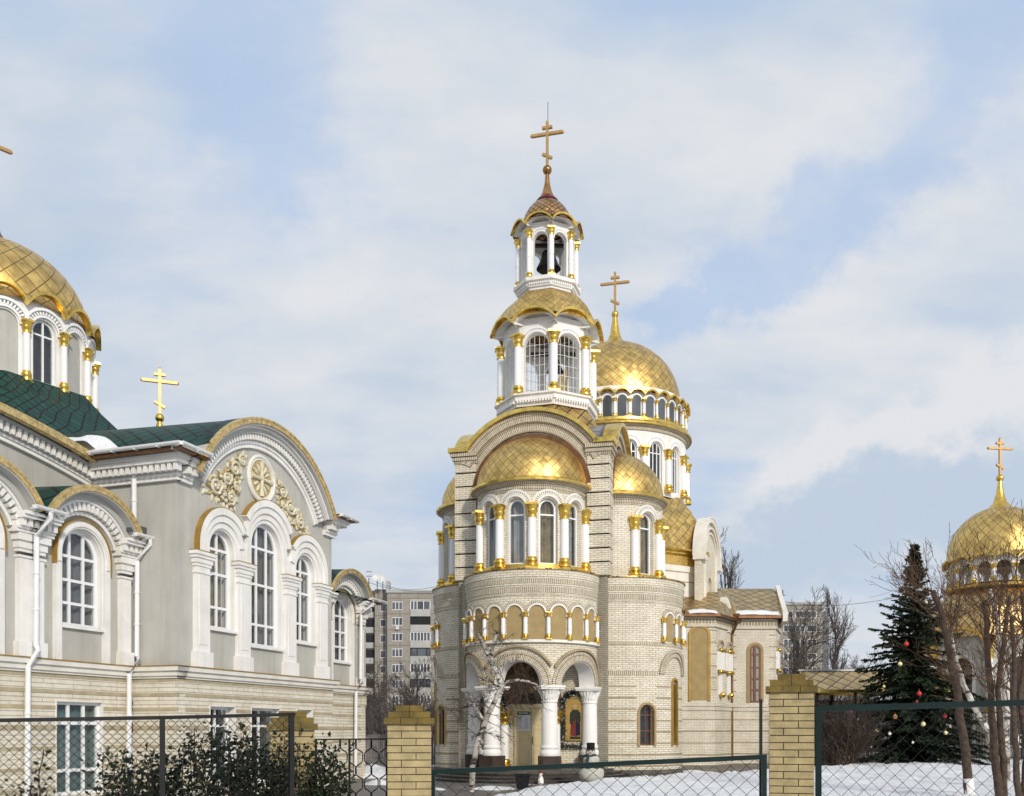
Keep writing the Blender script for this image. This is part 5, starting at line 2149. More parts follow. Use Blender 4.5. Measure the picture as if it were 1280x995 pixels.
for side in (-1, 1):
    rng = random.Random(15 + side)
    w1, w2 = MB(), MB()
    if side < 0:
        tri = [(sx(252), 7.98), (sx(305), 9.30), (sx(290), 7.72)]
    else:
        tri = [(sx(343), 9.12), (sx(389), 7.62), (sx(351), 7.95)]
    ctr = (sum(t[0] for t in tri) / 3, sum(t[1] for t in tri) / 3)

    def inside(u, z, m_):
        sgn = []
        for k in range(3):
            (x0, z0), (x1, z1) = tri[k], tri[(k + 1) % 3]
            l = hypot(x1 - x0, z1 - z0)
            sgn.append(((x1 - x0) * (z - z0) - (z1 - z0) * (u - x0)) / l)
        return all(q > m_ for q in sgn) or all(q < -m_ for q in sgn)
    discs = []
    for r in [.27, .24, .21, .21] + [.17] * 200 + [.13] * 400 + [.09] * 600 + [.065] * 800:
        for _ in range(60 if r > .2 else 1):
            u = rng.uniform(min(t[0] for t in tri), max(t[0] for t in tri))
            z = rng.uniform(min(t[1] for t in tri), max(t[1] for t in tri))
            if inside(u, z, r * .45) and all(hypot(u - a, z - c) > (r + q) * .96 for a, c, q in discs):
                discs.append((u, z, r))
                break
    for u, z, r in discs:
        sg = 1 if u > ctr[0] else -1
        scroll(w1, u, z, r * .92, rng.uniform(0, 360), 1.6 if r > .12 else 1.1, sg, .018 + r * .10)
        g = MB()
        n = 7 if r > .15 else 5
        a0 = rng.uniform(0, 6)
        for k in range(n):
            a = a0 + 2 * pi * k / n
            leaf(w2, u + r * .66 * cos(a), z + r * .66 * sin(a), r * .8, a + .7 * sg, r * .27)
    for k in range(3):
        (x0, z0), (x1, z1) = tri[k], tri[(k + 1) % 3]
        for i in range(8):
            t = (i + .5) / 8
            u, z = x0 + (x1 - x0) * t, z0 + (z1 - z0) * t
            leaf(w1, u, z, .20, atan2(z - ctr[1], u - ctr[0]) + rng.uniform(-.5, .9), .075)
    o = w1.build('scroll_relief', 'cream_relief', hall, smooth=60, clean=False)
    w2.build('gilt_leaves', 'relief_gold', o, smooth=30, clean=False)

from mathutils import noise as mnoise
# snow lying in the roof valleys
b = MB()
rng = random.Random(3)


def heap(name, fn, n, m_, label, mat='snow'):
    q = MB()
    vs = [fn(i / n, j / m_) for j in range(m_ + 1) for i in range(n + 1)]
    q.add(vs, [(j * (n + 1) + i, j * (n + 1) + i + 1, (j + 1) * (n + 1) + i + 1, (j + 1) * (n + 1) + i) for j in range(m_) for i in range(n)])
    o = q.build(name, mat, None, smooth=60)
    return tag(o, label, 'snow patch', kind='stuff')


def roof_snow(s, t):
    p = MU(-1.1 + 1.15 * s + .1 * sin(t * 7), -.55 + .9 * t, 0)
    h = utop(-1.1 + 1.15 * s) + .19 + .02 + (.24 * sin(pi * min(1, s * 1.1)) * (1 - t) ** .5 * (1 + .3 * sin(9 * s))) * (sin(pi * min(1, .1 + t)) ** .5)
    return (HX + p[0], HY + p[1], h + .16 * t)


heap('roof_snow', roof_snow, 16, 8, 'white snow caught in the valley of the green roof beside the gilded eave')


def eave_snow(s, t):
    a, r = 2 * pi * s, t * (1 + .28 * mnoise.noise((cos(2 * pi * s) * 1.3, sin(2 * pi * s) * 1.3, 4)))
    u, d = -2.75 + 1.15 * r * cos(a) + .2 * r * sin(a), -.22 + .45 * r * sin(a)
    z = 8.70 + (.19 if d < 0 else .41) * d
    k = max(0, 1 - t * t) ** .7
    p = MR(u, d, 0)
    return (HX + p[0], HY + p[1], z - .02 + k * (.58 + .10 * mnoise.noise((u * 2, d * 3, 1))))


heap('roof_snow', eave_snow, 30, 10, 'white snow heap lying on the green roof above the hall gutter')


# ================================================================== THINGS IN THE PORCH AND BELFRY
def at(px, py, y):
    """point at depth y that is seen at a photograph pixel"""
    return Vector(((px - 640) * y / F, y, EYE + (HOR - py) * y / F))


def ch(x, y, z=0.0):
    """church coordinates to the world"""
    return Vector((TX + x * cos(PHI) - y * sin(PHI), TY + x * sin(PHI) + y * cos(PHI), z))


def bell(z, r, x, y, label):
    p = ch(x, y, z)
    t = empty('bell', p, label, 'bell', 'bells hanging in the bell tower')
    b = MB()
    b.lathe([(r, -1.55 * r), (r * .96, -1.45 * r), (r * .78, -1.1 * r), (r * .62, -.7 * r), (r * .55, -.35 * r), (r * .42, -.1 * r), (r * .15, 0), (.01, .01)], seg=24)
    b.lathe([(r * .93, -1.5 * r), (r * .5, -.5 * r), (.01, -.1 * r)], seg=24)
    b.build('bell_body', 'bronze', t)
    b = MB()
    b.box(-1.0 if z < 18 else -.62, 1.0 if z < 18 else .62, -.06, .06, .12, .26)
    b.tube([(0, 0, -.02), (0, 0, .14)], .05, 8)
    b.build('yoke', 'bronze', t)
    b = MB()
    b.tube([(0, 0, -.2 * r), (.02, 0, -1.5 * r)], .025, 6)
    b.ball((.02, 0, -1.6 * r), .09 * (r / .4), 8, 6)
    b.build('clapper', 'bronze', t)


bell(21.45, .50, .06, -.02, 'large dark bell hanging in the upper stage of the bell tower')
bell(16.75, .34, .45, -.55, 'smaller dark bell hanging behind the grille of the lower bell stage')

# icon of a robed saint in a frosted garland
for x, lab, vis in ((1.70, 'icon of a robed saint on a gold ground beside the church door, right of it', True), (-1.5, 'icon in a dark garland on the porch wall left of the church door', False)):
    p = ch(x, -2.9)
    t = empty('icon', (p.x, p.y, 1.42), lab, 'icon', rz=PHI)
    M = flat(0, 0, 0, -1)
    b = MB()
    prism(b, M, archpath(0, 0, 1.22, .37, 20)[::-1], -.05, .0)
    fr = b.build('icon_panel', 'icon_gold', t)
    b = MB()
    archring(b, M, 0, 1.22, .345, .385, -.08, .0, leg=0, n=20)
    mbox(b, M, -.385, .385, -.04, 0, -.08, 0)
    b.build('icon_frame', 'gilt_paint', t)
    for nm, mat, poly in (('skirt', 'red_cloth', [(-.19, .16), (.0, .13), (.19, .16), (.16, .75), (-.16, .75)]),
                          ('mantle', 'blue_cloth', [(.02, .15), (.19, .17), (.19, .8), (.02, .95)]),
                          ('robe', 'robe_dark', [(-.21, .62), (-.12, .55), (.0, .75), (.12, .6), (.21, .70), (.20, 1.0), (.10, 1.13), (-.10, 1.13), (-.20, 1.0)]),
                          ('caption_board', 'robe_dark', [(-.2, .02), (.2, .02), (.2, .12), (-.2, .12)])):
        b = MB()
        prism(b, M, poly, -.058 - .003 * ('robe' in nm) - .0015 * (nm == 'mantle'), -.045)
        b.build(nm, mat, fr)
    for nm, mat, r, d in (('halo', 'gold', .145, -.057), ('face', 'skin', .075, -.064)):
        b = MB()
        prism(b, M, [(r * cos(i * pi / 10), 1.25 + r * 1.1 * sin(i * pi / 10)) for i in range(20)], d, -.045)
        b.build(nm, mat, fr)
    g = empty('garland', (p.x, p.y, 1.42), 'frosted green garland arched around the saint icon ' + ('right' if vis else 'left') + ' of the door', 'garland', 'garlands in the porch', rz=PHI)
    rng = random.Random(4 if vis else 9)
    b, c = MB(), MB()
    path = [(-.48, -.22)] + [(-.48, .1 * i) for i in range(13)] + arc(0, 1.3, .48, 0, 180, 24) + [(.48, 1.2 - .1 * i) for i in range(15)] + [(.48 - .096 * i, -.24) for i in range(11)]
    for i in range(2400):
        q = path[rng.randrange(len(path))]
        u, z = q[0] + rng.gauss(0, .05), q[1] + rng.gauss(0, .05)
        a, l = rng.uniform(0, 2 * pi), rng.uniform(.06, .13)
        d0, d1 = -rng.uniform(.03, .15), -rng.uniform(.03, .19)
        v = [M(u, d0, z), M(u + l * cos(a), d1, z + l * sin(a)), M(u + l * .5 * cos(a) - .018 * sin(a), d1, z + l * .5 * sin(a) + .018 * cos(a))]
        (c if i % 9 == 0 else b).add(v, [(0, 1, 2)])
    b.build('fir_sprigs', 'frost_green', g, clean=False)
    c.build('frosted_tips', 'white', g, clean=False)
# notice sheets on the door
p = ch(-.28, -2.9)
M = flat(0, 0, 0, -1)
t = empty('notice_board', (p.x, p.y, 1.45), 'notice sheets under a green strip pinned to the cream church door', 'notice', rz=PHI)
b = MB()
mbox(b, M, -.25, .25, .92, 1.04, -.10, -.06)
hd = b.build('green_strip', 'sign_green', t)
rng = random.Random(8)
b = MB()
x = -.2
while x < .19:
    w = rng.uniform(.02, .04)
    mbox(b, M, x, x + w, .96, 1.0, -.1025, -.095)
    x += w + .014
b.build('faint_lettering', 'paper', hd)
for u in (-.125, .125):
    b = MB()
    mbox(b, M, u - .118, u + .118, .30, .90, -.085, -.06)
    s_ = b.build('sheet', 'paper', t)
    b = MB()
    for i in range(11):
        mbox(b, M, u - .09, u + rng.uniform(.03, .09), .80 - i * .042, .812 - i * .042, -.0865, -.08)
    b.build('faint_lines', 'ink', s_)

# ================================================================== SNOW AND YARD
EDGE = [(14, -2.6), (24, -1.1), (27.7, .2), (30.4, 1.9), (33.2, 4.6), (36, 7.9), (38, 10.4), (41.8, 13.8), (46, 16.0), (60, 24), (80, 40)]


def xe(y):
    for (y0, x0), (y1, x1) in zip(EDGE, EDGE[1:]):
        if y <= y1:
            return x0 + (x1 - x0) * (y - y0) / (y1 - y0)
    return EDGE[-1][1]


from mathutils import noise as mnoise


def snow_h(x, y):
    s = (x - xe(y)) + .9 * mnoise.noise((x * .45, y * .45, 0)) + .3 * mnoise.noise((x * 1.7, y * 1.7, 3))
    t = max(0, min(1, s / 1.3))
    t = t * t * (3 - 2 * t)
    n = .09 * mnoise.noise((x * .5, y * .35, 5)) + .05 * mnoise.noise((x * 1.6, y * 1.3, 7)) + .05 * mnoise.noise((x * 3.2, y * 3.2, 9)) + .03 * mnoise.noise((x * 7, y * 7, 11))
    far = max(0, min(1, (y - 30) / 12))
    n -= .07 * max(0, 1 - abs(x - 6.2 - .55 * (y - 24) - 1.1 * mnoise.noise((y * .2, 2, 1))) / .55) * (.7 + .6 * mnoise.noise((x * 3, y * 3, 4)))
    return -.05 + t * (.26 + .10 * far + n)


b = MB()
nx_, ny_ = 400, 300
vs = [(-5 + 52 * i / nx_, 15 + 55 * (j / ny_) ** 1.3) for j in range(ny_ + 1) for i in range(nx_ + 1)]
b.add([(x, y, snow_h(x, y)) for x, y in vs], [(j * (nx_ + 1) + i, j * (nx_ + 1) + i + 1, (j + 1) * (nx_ + 1) + i + 1, (j + 1) * (nx_ + 1) + i) for j in range(ny_) for i in range(nx_)])
o = b.build('snow_field', 'snow', smooth=70)
tag(o, kind='structure')


def mound(x, y, rx, ry, h, label, mat='snow_dirty', seed=0):
    def fn(s, t):
        a, r = 2 * pi * s, t
        k = 1 + .25 * mnoise.noise((cos(a) * 1.5 + seed, sin(a) * 1.5, seed))
        X, Y = x + rx * r * k * cos(a), y + ry * r * k * sin(a)
        return (X, Y, h * (1 - r ** 2) * (1 + .4 * mnoise.noise((X * 2, Y * 2, seed))) - .02 * r)
    heap('snow_pile', fn, 28, 10, label, mat)


mound(-4.35, 31.5, .55, .6, .16, 'low grey snow pile left of the birch by the gate')
mound(-5.3, 36.5, 1.1, 1.2, .42, 'snow pile at the end of the stucco hall near the brick pillar', seed=3)
mound(-.55, 29.0, .9, .5, .10, 'thin snow patch on the wet paving in front of the steps', seed=5)
mound(-2.2, 28.6, .35, .3, .06, 'small snow patch by the foot of the birch', seed=7)
mound(7.3, 38.6, 1.4, .35, .16, 'snow ridge along the wall of the low side chapel', seed=11)
# dirt kerb strip and concrete lumps along the church foot
b = MB()
rng = random.Random(12)
for i in range(60):
    x = rng.uniform(4.3, 10.6)
    y = xe(1e-3 + 33.6 + (x - 3.9) * 1.25) * 0 + 33.6 + (x - 3.9) * 1.02 + rng.uniform(-.35, .5)
    s = rng.uniform(.05, .16)
    b.ball((x, y, s * .3), s, 6, 4, .6)
o = b.build('clods', 'snow_dirty', None, smooth=60)
tag(o, 'dirty frozen clods scattered along the foot of the church wall', 'clods', kind='stuff')

# ================================================================== SNOWMAN, PLANTER
SNX, SNY = 2.52, 30.5
sm = empty('snowman', (SNX, SNY, .10), 'white snowman in a black top hat and dark scarf standing before the porch', 'snowman')
b = MB()
b.ball((0, 0, .36), .46, 24, 16, .86)
b.build('lower_ball', 'snowman_white', sm, smooth=80)
b = MB()
b.ball((0, 0, .82), .30, 20, 14, .85)
b.build('middle_ball', 'snowman_white', sm, smooth=80)
b = MB()
b.ball((-.03, 0, 1.12), .185, 20, 14, .92)
hd = b.build('head', 'snowman_white', sm, smooth=80)
b = MB()
b.lathe([(.24, 1.22), (.25, 1.235), (.15, 1.245), (.145, 1.25), (.15, 1.46), (.01, 1.465)], (-.02, 0, 0), 20)
b.build('top_hat', 'felt_black', sm)
b = MB()
b.tube([(-.03 + .19 * cos(2 * pi * i / 24), .19 * sin(2 * pi * i / 24), .97 + .02 * sin(i)) for i in range(25)], .065, 8)
b.tube([(-.12, -.2, .96), (-.17, -.32, .85), (-.19, -.36, .68)], [.05, .06, .05], 6)
b.build('scarf', 'scarf', sm, smooth=60)
b = MB()
for i in range(26):
    a = 2 * pi * i / 26
    b.tube([(.40 * cos(a), .40 * sin(a), .60 + .03 * sin(i * 2)), (.40 * cos(a + .24), .40 * sin(a + .24), .60 + .03 * sin(i * 2 + 2))], .055, 6)
b.build('garland', 'frost_green', sm, smooth=60)
b = MB()
b.tube([(-.05, -.17, 1.11), (-.09, -.36, 1.09)], [.032, .004], 8)
b.build('carrot_nose', 'carrot', hd)
for dx in (-.09, .045):
    b = MB()
    b.ball((dx - .02, -.165, 1.17), .024, 8, 6)
    b.build('eye', 'felt_black', hd)

sm.scale = (.88, .88, .88)
px, py = at(653, 984, 29)[0], 29
pl = empty('planter', (px, py, 0), 'black square planter standing on the paving before the steps', 'planter')
b = MB()
b.add([(-.17, -.17, .02), (.17, -.17, .02), (.17, .17, .02), (-.17, .17, .02), (-.22, -.22, .44), (.22, -.22, .44), (.22, .22, .44), (-.22, .22, .44)],
      [(0, 3, 2, 1), (0, 1, 5, 4), (1, 2, 6, 5), (2, 3, 7, 6), (3, 0, 4, 7)])
b.build('tub', 'felt_black', pl)
b = MB()
band(b, lambda u, d, z: (u, z, d), [(-.25, -.25), (-.25, .25), (.25, .25), (.25, -.25)], [(-.19, -.19), (-.19, .19), (.19, .19), (.19, -.19)], .41, .46, True)
b.build('rim', 'felt_black', pl)
b = MB()
b.box(-.2, .2, -.2, .2, .36, .40)
b.build('soil', 'bark_twig', pl)
p = at(676, 984, 31.5)
g = empty('garden_figurine', (p.x, 31.5, 0.0), 'tiny white figurine with a red cap in front of the church steps', 'figurine')
b = MB()
b.lathe([(.07, 0), (.10, .05), (.085, .2), (.05, .27), (.055, .3), (.065, .36), (.03, .42), (.005, .425)], seg=12)
b.build('figure', 'white', g)
b = MB()
b.lathe([(.075, .37), (.05, .43), (.005, .53)], seg=12)
b.build('cap', 'red_cloth', g)


# ================================================================== BRICK PILLARS AND FENCES
def pillar(px, w, y, top, label, rz=0.0, seed=1):
    """yellow brick gate pillar: rows of bricks about a mortar core, stepped mossy cap"""
    x = (px - 640) * y / F
    H = EYE + (HOR - top) * y / F
    t = empty('brick_pillar', (x, y, 0), label, 'brick pillar', 'brick fence pillars', rz=rz)
    rng = random.Random(seed)
    h = .255
    capz = H - .225
    b = MB()
    b.box(-h + .012, h - .012, -h + .012, h - .012, 0, capz)
    b.build('mortar', 'mortar', t)
    b = MB()
    rows = int(capz / .085)
    for r in range(rows):
        z0 = capz - (r + 1) * .085 + .011
        z1 = z0 + .074
        for s in range(4):
            R = Matrix.Rotation(s * pi / 2, 4, 'Z')
            cuts = [-h, -h + .25, h - .012 - .0] if (r + s) % 2 == 0 else [-h, -h + .125, -h + .385, h - .012]
            cuts = [-h, -h + .335, h] if (r + s) % 2 == 0 else [-h, -h + .165, h]
            for a, c in zip(cuts, cuts[1:]):
                j = rng.uniform(-.0025, .003)
                b.box(a + .004, c - .006, -h - j, -h + .05, z0, z1, R)
    b.build('bricks', 'pillar_brick', t)
    b = MB()
    z = capz
    for i, (w_, n) in enumerate(((.297, 3), (.248, 2), (.163, 2))):
        for k in range(n):
            for s in (-1, 1):
                a, c = -w_ + 2 * w_ * k / n, -w_ + 2 * w_ * (k + 1) / n
                j = rng.uniform(-.006, .006)
                b.box(a + .003, c - .003, min(0, s * (w_ + j)), max(0, s * (w_ + j)), z + .002, z + .073)
        z += .075
    b.build('cap', 'pillar_cap', t)
    return t, H


pillar(989, 62, 11.5, 843, 'tall yellow brick pillar right of the gate, highest of the three', rz=-.27, seed=2)
pillar(512, 52, 11.5, 882, 'yellow brick pillar left of the gate with a latch on its right side', rz=.09, seed=3)
pillar(366, 55, 11.5, 889, 'yellow brick pillar behind the dark shrubs in front of the hall', rz=.2, seed=4)


def pmap(p, q):
    """panel map between two ground points: u along, d into, z up (relative to p)"""
    l = hypot(q[0] - p[0], q[1] - p[1])
    tx, ty = (q[0] - p[0]) / l, (q[1] - p[1]) / l
    return (lambda u, d, z: (tx * u - ty * d, ty * u + tx * d, z)), l


def chain(b, M, u0, u1, zb, zt, w, h, r):
    """diamond chain link between sloping edges zb(u), zt(u)"""
    n = int((u1 - u0) / w) + 2
    rows = int((zt(u1) + zt(u0)) / h) + 6
    for sg in (-1, 1):
        k = -rows * 2
        while k < n + rows * 2:
            pts = []
            # the line z = (u - u0 - k w) * h / w * sg + zb
            m = h / w * sg
            N = 60
            c = u0 + k * w
            run = []
            steps = max(2, int((u1 - u0) / (w / 2)))
            for i in range(steps + 1):
                u = u0 + (u1 - u0) * i / steps
                z = zb(u0) + (u - c) * m
                if zb(u) <= z <= zt(u):
                    run.append((u, z))
            if len(run) >= 2:
                b.tube([M(u, .004 * sg * (1 if i % 2 else -1), z) for i, (u, z) in enumerate(run)], r, 3, False)
            k += 1


def fence_panel(p, q, zb, zt, label, posts=(), frame=True, w=.11, h=.11, r=.0022, name='mesh_fence_panel', group=None, rail=.025, bottom=True, wiretop=False):
    """zb, zt: heights of both edges at p and q"""
    t = empty(name, (p[0], p[1], 0), label, 'fence panel', group)
    M, l = pmap(p, q)
    fb, ft = (lambda u: zb[0] + (zb[1] - zb[0]) * u / l), (lambda u: zt[0] + (zt[1] - zt[0]) * u / l)
    b = MB()
    R = rail
    pts = [(0, ft(0)), (l, ft(l))]
    for (ua, za), (ub, zb_) in (((-R, ft(0)), (l + R, ft(l))),) + ((((-R, fb(0)), (l + R, fb(l))),) if bottom else ()):
        P = [M(ua, -R, za - R), M(ua, R, za - R), M(ua, R, za + R), M(ua, -R, za + R), M(ub, -R, zb_ - R), M(ub, R, zb_ - R), M(ub, R, zb_ + R), M(ub, -R, zb_ + R)]
        b.add(P, [(0, 1, 2, 3), (4, 7, 6, 5), (0, 4, 5, 1), (1, 5, 6, 2), (2, 6, 7, 3), (3, 7, 4, 0)])
    if frame:
        for u in (0, l):
            mbox(b, M, u - R * .98, u + R * .98, fb(u), ft(u) - R, -R * .98, R * .98)
    b.build('frame' if frame else 'top_rail', 'fence_green' if not wiretop else 'iron', t)
    b = MB()
    chain(b, M, .0, l, fb, ft, w, h, r)
    b.build('wire_mesh', 'wire', t, smooth=0, clean=False)
    for u, top in posts:
        b = MB()
        mbox(b, M, u - .024, u + .024, 0, top, -.026, .026)
        mbox(b, M, u - .035, u + .035, top, top + .012, -.037, .037)
        b.build('post', 'fence_green' if not wiretop else 'iron', t)
    return t, M, l


# gate leaf between the pillars
gp, gq = at(541, 0, 11.4), at(955, 0, 11.3)
fence_panel((gp.x, gp.y), (gq.x, gq.y), (.10, .30), (EYE - (965 - HOR) * 11.4 / F, EYE - (946 - HOR) * 11.3 / F), 'dark green framed gate leaf of wire mesh between the two front pillars', w=.19, h=.17, r=.0034, name='gate', rail=.028)
b = MB()
# right panel
gp, gq = at(1023, 0, 11.3), at(1420, 0, 10.6)
fence_panel((gp.x, gp.y), (gq.x, gq.y), (.25, .25), (EYE + (HOR - 886) * 11.3 / F, EYE + (HOR - 874) * 10.6 / F), 'dark green mesh fence panel in front of the decorated fir', w=.17, h=.17, r=.0031, rail=.034)
# left panels of black mesh
gp, gq = at(-330, 0, 7.9), at(203, 0, 9.3)
gs = at(366, 0, 10.0)
ht = [EYE + (HOR - y) * d / F for y, d in ((906, 7.9), (897, 9.3), (893, 10.0))]
fence_panel((gp.x, gp.y), (gq.x, gq.y), (.2, .2), (ht[0], ht[1]), 'black chain link fence panel at the far left before the hall', frame=False, bottom=False, w=.083, h=.083, r=.0031, posts=((hypot(gq.x - gp.x, gq.y - gp.y), ht[1]),), rail=.018, wiretop=True)
fence_panel((gq.x + .04, gq.y + .0), (gs.x, gs.y), (.2, .2), (ht[1], ht[2]), 'black chain link fence panel behind the leafy shrubs', frame=False, bottom=False, w=.083, h=.083, r=.0031, posts=((hypot(gs.x - gq.x, gs.y - gq.y) - .05, ht[2]),), rail=.018, wiretop=True)

# wrought iron panel with wavy bars
gp, gq = at(393, 0, 11.6), at(486, 0, 12.1)
t = empty('iron_fence_panel', (gp.x, gp.y, 0), 'black iron fence panel of wavy bars beside the brick pillar', 'fence panel')
M, l = pmap((gp.x, gp.y), (gq.x, gq.y))
top = EYE + (HOR - 925) * 11.8 / F
b = MB()
mbox(b, M, 0, l, top, top + .018, -.009, .009)
mbox(b, M, 0, l, .15, .17, -.009, .009)
for u in (.02, l * .46, l - .02):
    mbox(b, M, u - .011, u + .011, .0, top, -.011, .011)
b.build('frame', 'iron', t)
b = MB()
wv = .205
n = int(l / wv)
per = .33
for i in range(n + 1):
    for s in (-1, 1):
        pts = []
        for j in range(60):
            z = top - 1.5 * j / 59
            ph = ((top - z) / per) % 1.0
            k = 1 if ph < .30 else (1 - (ph - .30) / .2 if ph < .5 else (0 if ph < .8 else (ph - .8) / .2))
            k = k * k * (3 - 2 * k)
            u = .02 + i * wv + s * (.012 + .085 * k)
            if 0 <= u <= l and z > .1:
                pts.append(M(u, .0, z))
        if len(pts) > 2:
            b.tube(pts, .008, 4)
b.build('wavy_bars', 'iron', t, smooth=0)
# latch post on the pillar
p = at(528, 0, 11.45)
t = empty('gate_latch', (p.x, p.y, 0), 'green latch post with a bolt fixed beside the left gate pillar', 'latch post')
b = MB()
b.box(-.016, .016, -.016, .016, .2, EYE - (882 - HOR) * 11.45 / F * -1 * -1)
b.build('post', 'fence_green', t)
b = MB()
z = EYE - (938 - HOR) * 11.45 / F
b.tube([(-.11, .0, z), (.03, -.02, z)], .014, 6)
b.box(-.03, .03, -.045, -.01, z - .05, z + .05)
b.build('bolt', 'iron', t)


def chapel_snow(p0, p1, z, dy, hz):
    def fn(s, t):
        x, y = p0[0] + (p1[0] - p0[0]) * s, p0[1] + (p1[1] - p0[1]) * s + dy * t
        return (x, y, z + hz * t - .02 + .17 * sin(pi * min(1, .05 + .92 * s)) ** .4 * sin(pi * min(1, t + .12)) ** .6 * (1 + .5 * mnoise.noise((x * 2, y * 2, 2))))
    return fn


heap('roof_snow', chapel_snow((8.9, 48.15), (10.35, 48.15), 7.6, .8, .3), 14, 6, 'snow strip on the eave of the nearer side chapel')
heap('roof_snow', chapel_snow((11.7, 50.65), (14.25, 50.65), 7.8, 1.0, .42), 18, 6, 'long snow strip on the eave of the farther side chapel')

p = at(951, 0, 11.42)
t = empty('gate_post', (p.x, p.y, 0), 'thin dark gate post standing against the left side of the tall pillar', 'gate post')
b = MB()
b.box(-.016, .016, -.016, .016, 0, EYE + (HOR - 874) * 11.42 / F)
b.build('post', 'iron', t)
b = MB()
for z in (.6, 1.35):
    b.tube([(.0, -.045, z), (.0, -.045, z + .12)], .022, 8)
b.build('hinges', 'iron', t)


# ================================================================== TREES
UPV = Vector((0, 0, 1))


def perp(d, rng):
    a = Vector((rng.gauss(0, 1), rng.gauss(0, 1), rng.gauss(0, 1)))
    a -= a.dot(d) * d
    return a.normalized() if a.length > 1e-4 else Vector((1, 0, 0))


def grow(out, rng, p, d, L, r, lev, P):
    """P: list per level of (segments, wobble, upward pull, children, spread, ratio, first)"""
    n, wob, up, kids, spread, ratio, first = P[lev][:7]
    pts, rr = [p.copy()], [r]
    d = d.normalized()
    st = L / n
    for i in range(n):
        d = (d + perp(d, rng) * wob * rng.random() + UPV * up).normalized()
        p = p + d * st
        pts.append(p.copy())
        rr.append(max(P[0][7] if len(P[0]) > 7 else .004, r * (1 - .8 * (i + 1) / n)))
    out.append((lev, pts, rr))
    if lev + 1 < len(P):
        k = kids if isinstance(kids, int) else rng.randint(*kids)
        for j in range(k):
            t = first + (1 - first) * (j + rng.random()) / k
            q = t * n
            i = min(n - 1, int(q))
            pos = pts[i].lerp(pts[i + 1], q - i)
            dd = (pts[i + 1] - pts[i]).normalized()
            a = spread * rng.uniform(.7, 1.25)
            nd_ = dd * cos(a) + perp(dd, rng) * sin(a)
            grow(out, rng, pos, nd_, L * ratio * rng.uniform(.7, 1.2) * (1.15 - .55 * t), max(.004, rr[i] * .62), lev + 1, P)


def to_meshes(out, segs=(9, 5, 4, 3, 3), trunk_levels=1):
    a, b = MB(), MB()
    for lev, pts, rr in out:
        (a if lev < trunk_levels else b).tube(pts, rr, segs[min(lev, len(segs) - 1)], False)
    return a, b


def bare_tree(name, loc, L, r, seed, P, label, cat='tree', group=None, tm='bark_brown', bm='bark_twig', lean=(0, 0), rz=0.0, path=None, parent=None):
    t = empty(name, loc, label, cat, group, rz)
    rng = random.Random(seed)
    out = []
    grow(out, rng, Vector((0, 0, -.05)), Vector((lean[0], lean[1], 1)), L, r, 0, P)
    a, b = to_meshes(out)
    a.build('trunk', tm, t, smooth=60, clean=False)
    b.build('branches', bm, t, smooth=60, clean=False)
    return t


def stem_tree(name, loc, stems, seed, P, label, tm='birch_bark', bm='bark_red', group=None, cat='tree', white=None):
    """trunk laid out by hand: stems = [(points, radii, children from)], twigs grown on them"""
    t = empty(name, loc, label, cat, group)
    rng = random.Random(seed)
    o = Vector(loc)
    a, b = MB(), MB()
    out = []
    for pts, r0, r1, kids, first, up in stems:
        V = [Vector(p) - o for p in pts]
        # resample with a little wobble
        fine, rad = [], []
        n = len(V)
        for i in range(n - 1):
            for k in range(4):
                q = V[i].lerp(V[i + 1], k / 4) + Vector((rng.gauss(0, .012), rng.gauss(0, .012), 0))
                fine.append(q)
                rad.append(r0 + (r1 - r0) * (i + k / 4) / (n - 1))
        fine.append(V[-1])
        rad.append(r1)
        a.tube(fine, rad, 10)
        for j in range(kids):
            s = first + (1 - first) * rng.random()
            i = min(len(fine) - 2, int(s * (len(fine) - 1)))
            dd = (fine[i + 1] - fine[i]).normalized()
            nd_ = (dd * .35 + perp(dd, rng) + UPV * up).normalized()
            grow(out, rng, fine[i], nd_, P[0][8] * rng.uniform(.6, 1.2), min(rad[i] * .45, P[0][9]), 0, P)
    for lev, pts, rr in out:
        b.tube(pts, rr, 4 if lev == 0 else 3, False)
    a.build('trunk', tm, t, smooth=60, clean=False)
    b.build('branches', bm, t, smooth=60, clean=False)
    if white:
        for pts, rr in white:
            q = MB()
            q.tube([Vector(p) - o for p in pts], rr, 10)
            q.build('whitewash', 'white', t, smooth=60)
    return t


# level: segments, wobble, up, children, spread, child length ratio, first child, [thinnest radius]
ROUND = [(9, .25, .04, 22, .85, .52, .22, .016), (6, .45, .06, 10, .7, .5, .2), (5, .5, .05, 6, .7, .55, .15), (4, .5, .03, 0, 0, 0, 0)]
POPLAR = [(10, .08, .05, 26, .42, .30, .12, .012), (6, .22, .16, 9, .4, .5, .12), (4, .3, .12, 5, .4, .5, .1), (3, .3, .1, 0, 0, 0, 0)]
BUSHY = [(6, .35, .05, 14, .7, .6, .05, .010), (5, .4, .08, 8, .6, .55, .1), (4, .4, .06, 5, .6, .5, .1), (3, .4, .03, 0, 0, 0, 0)]

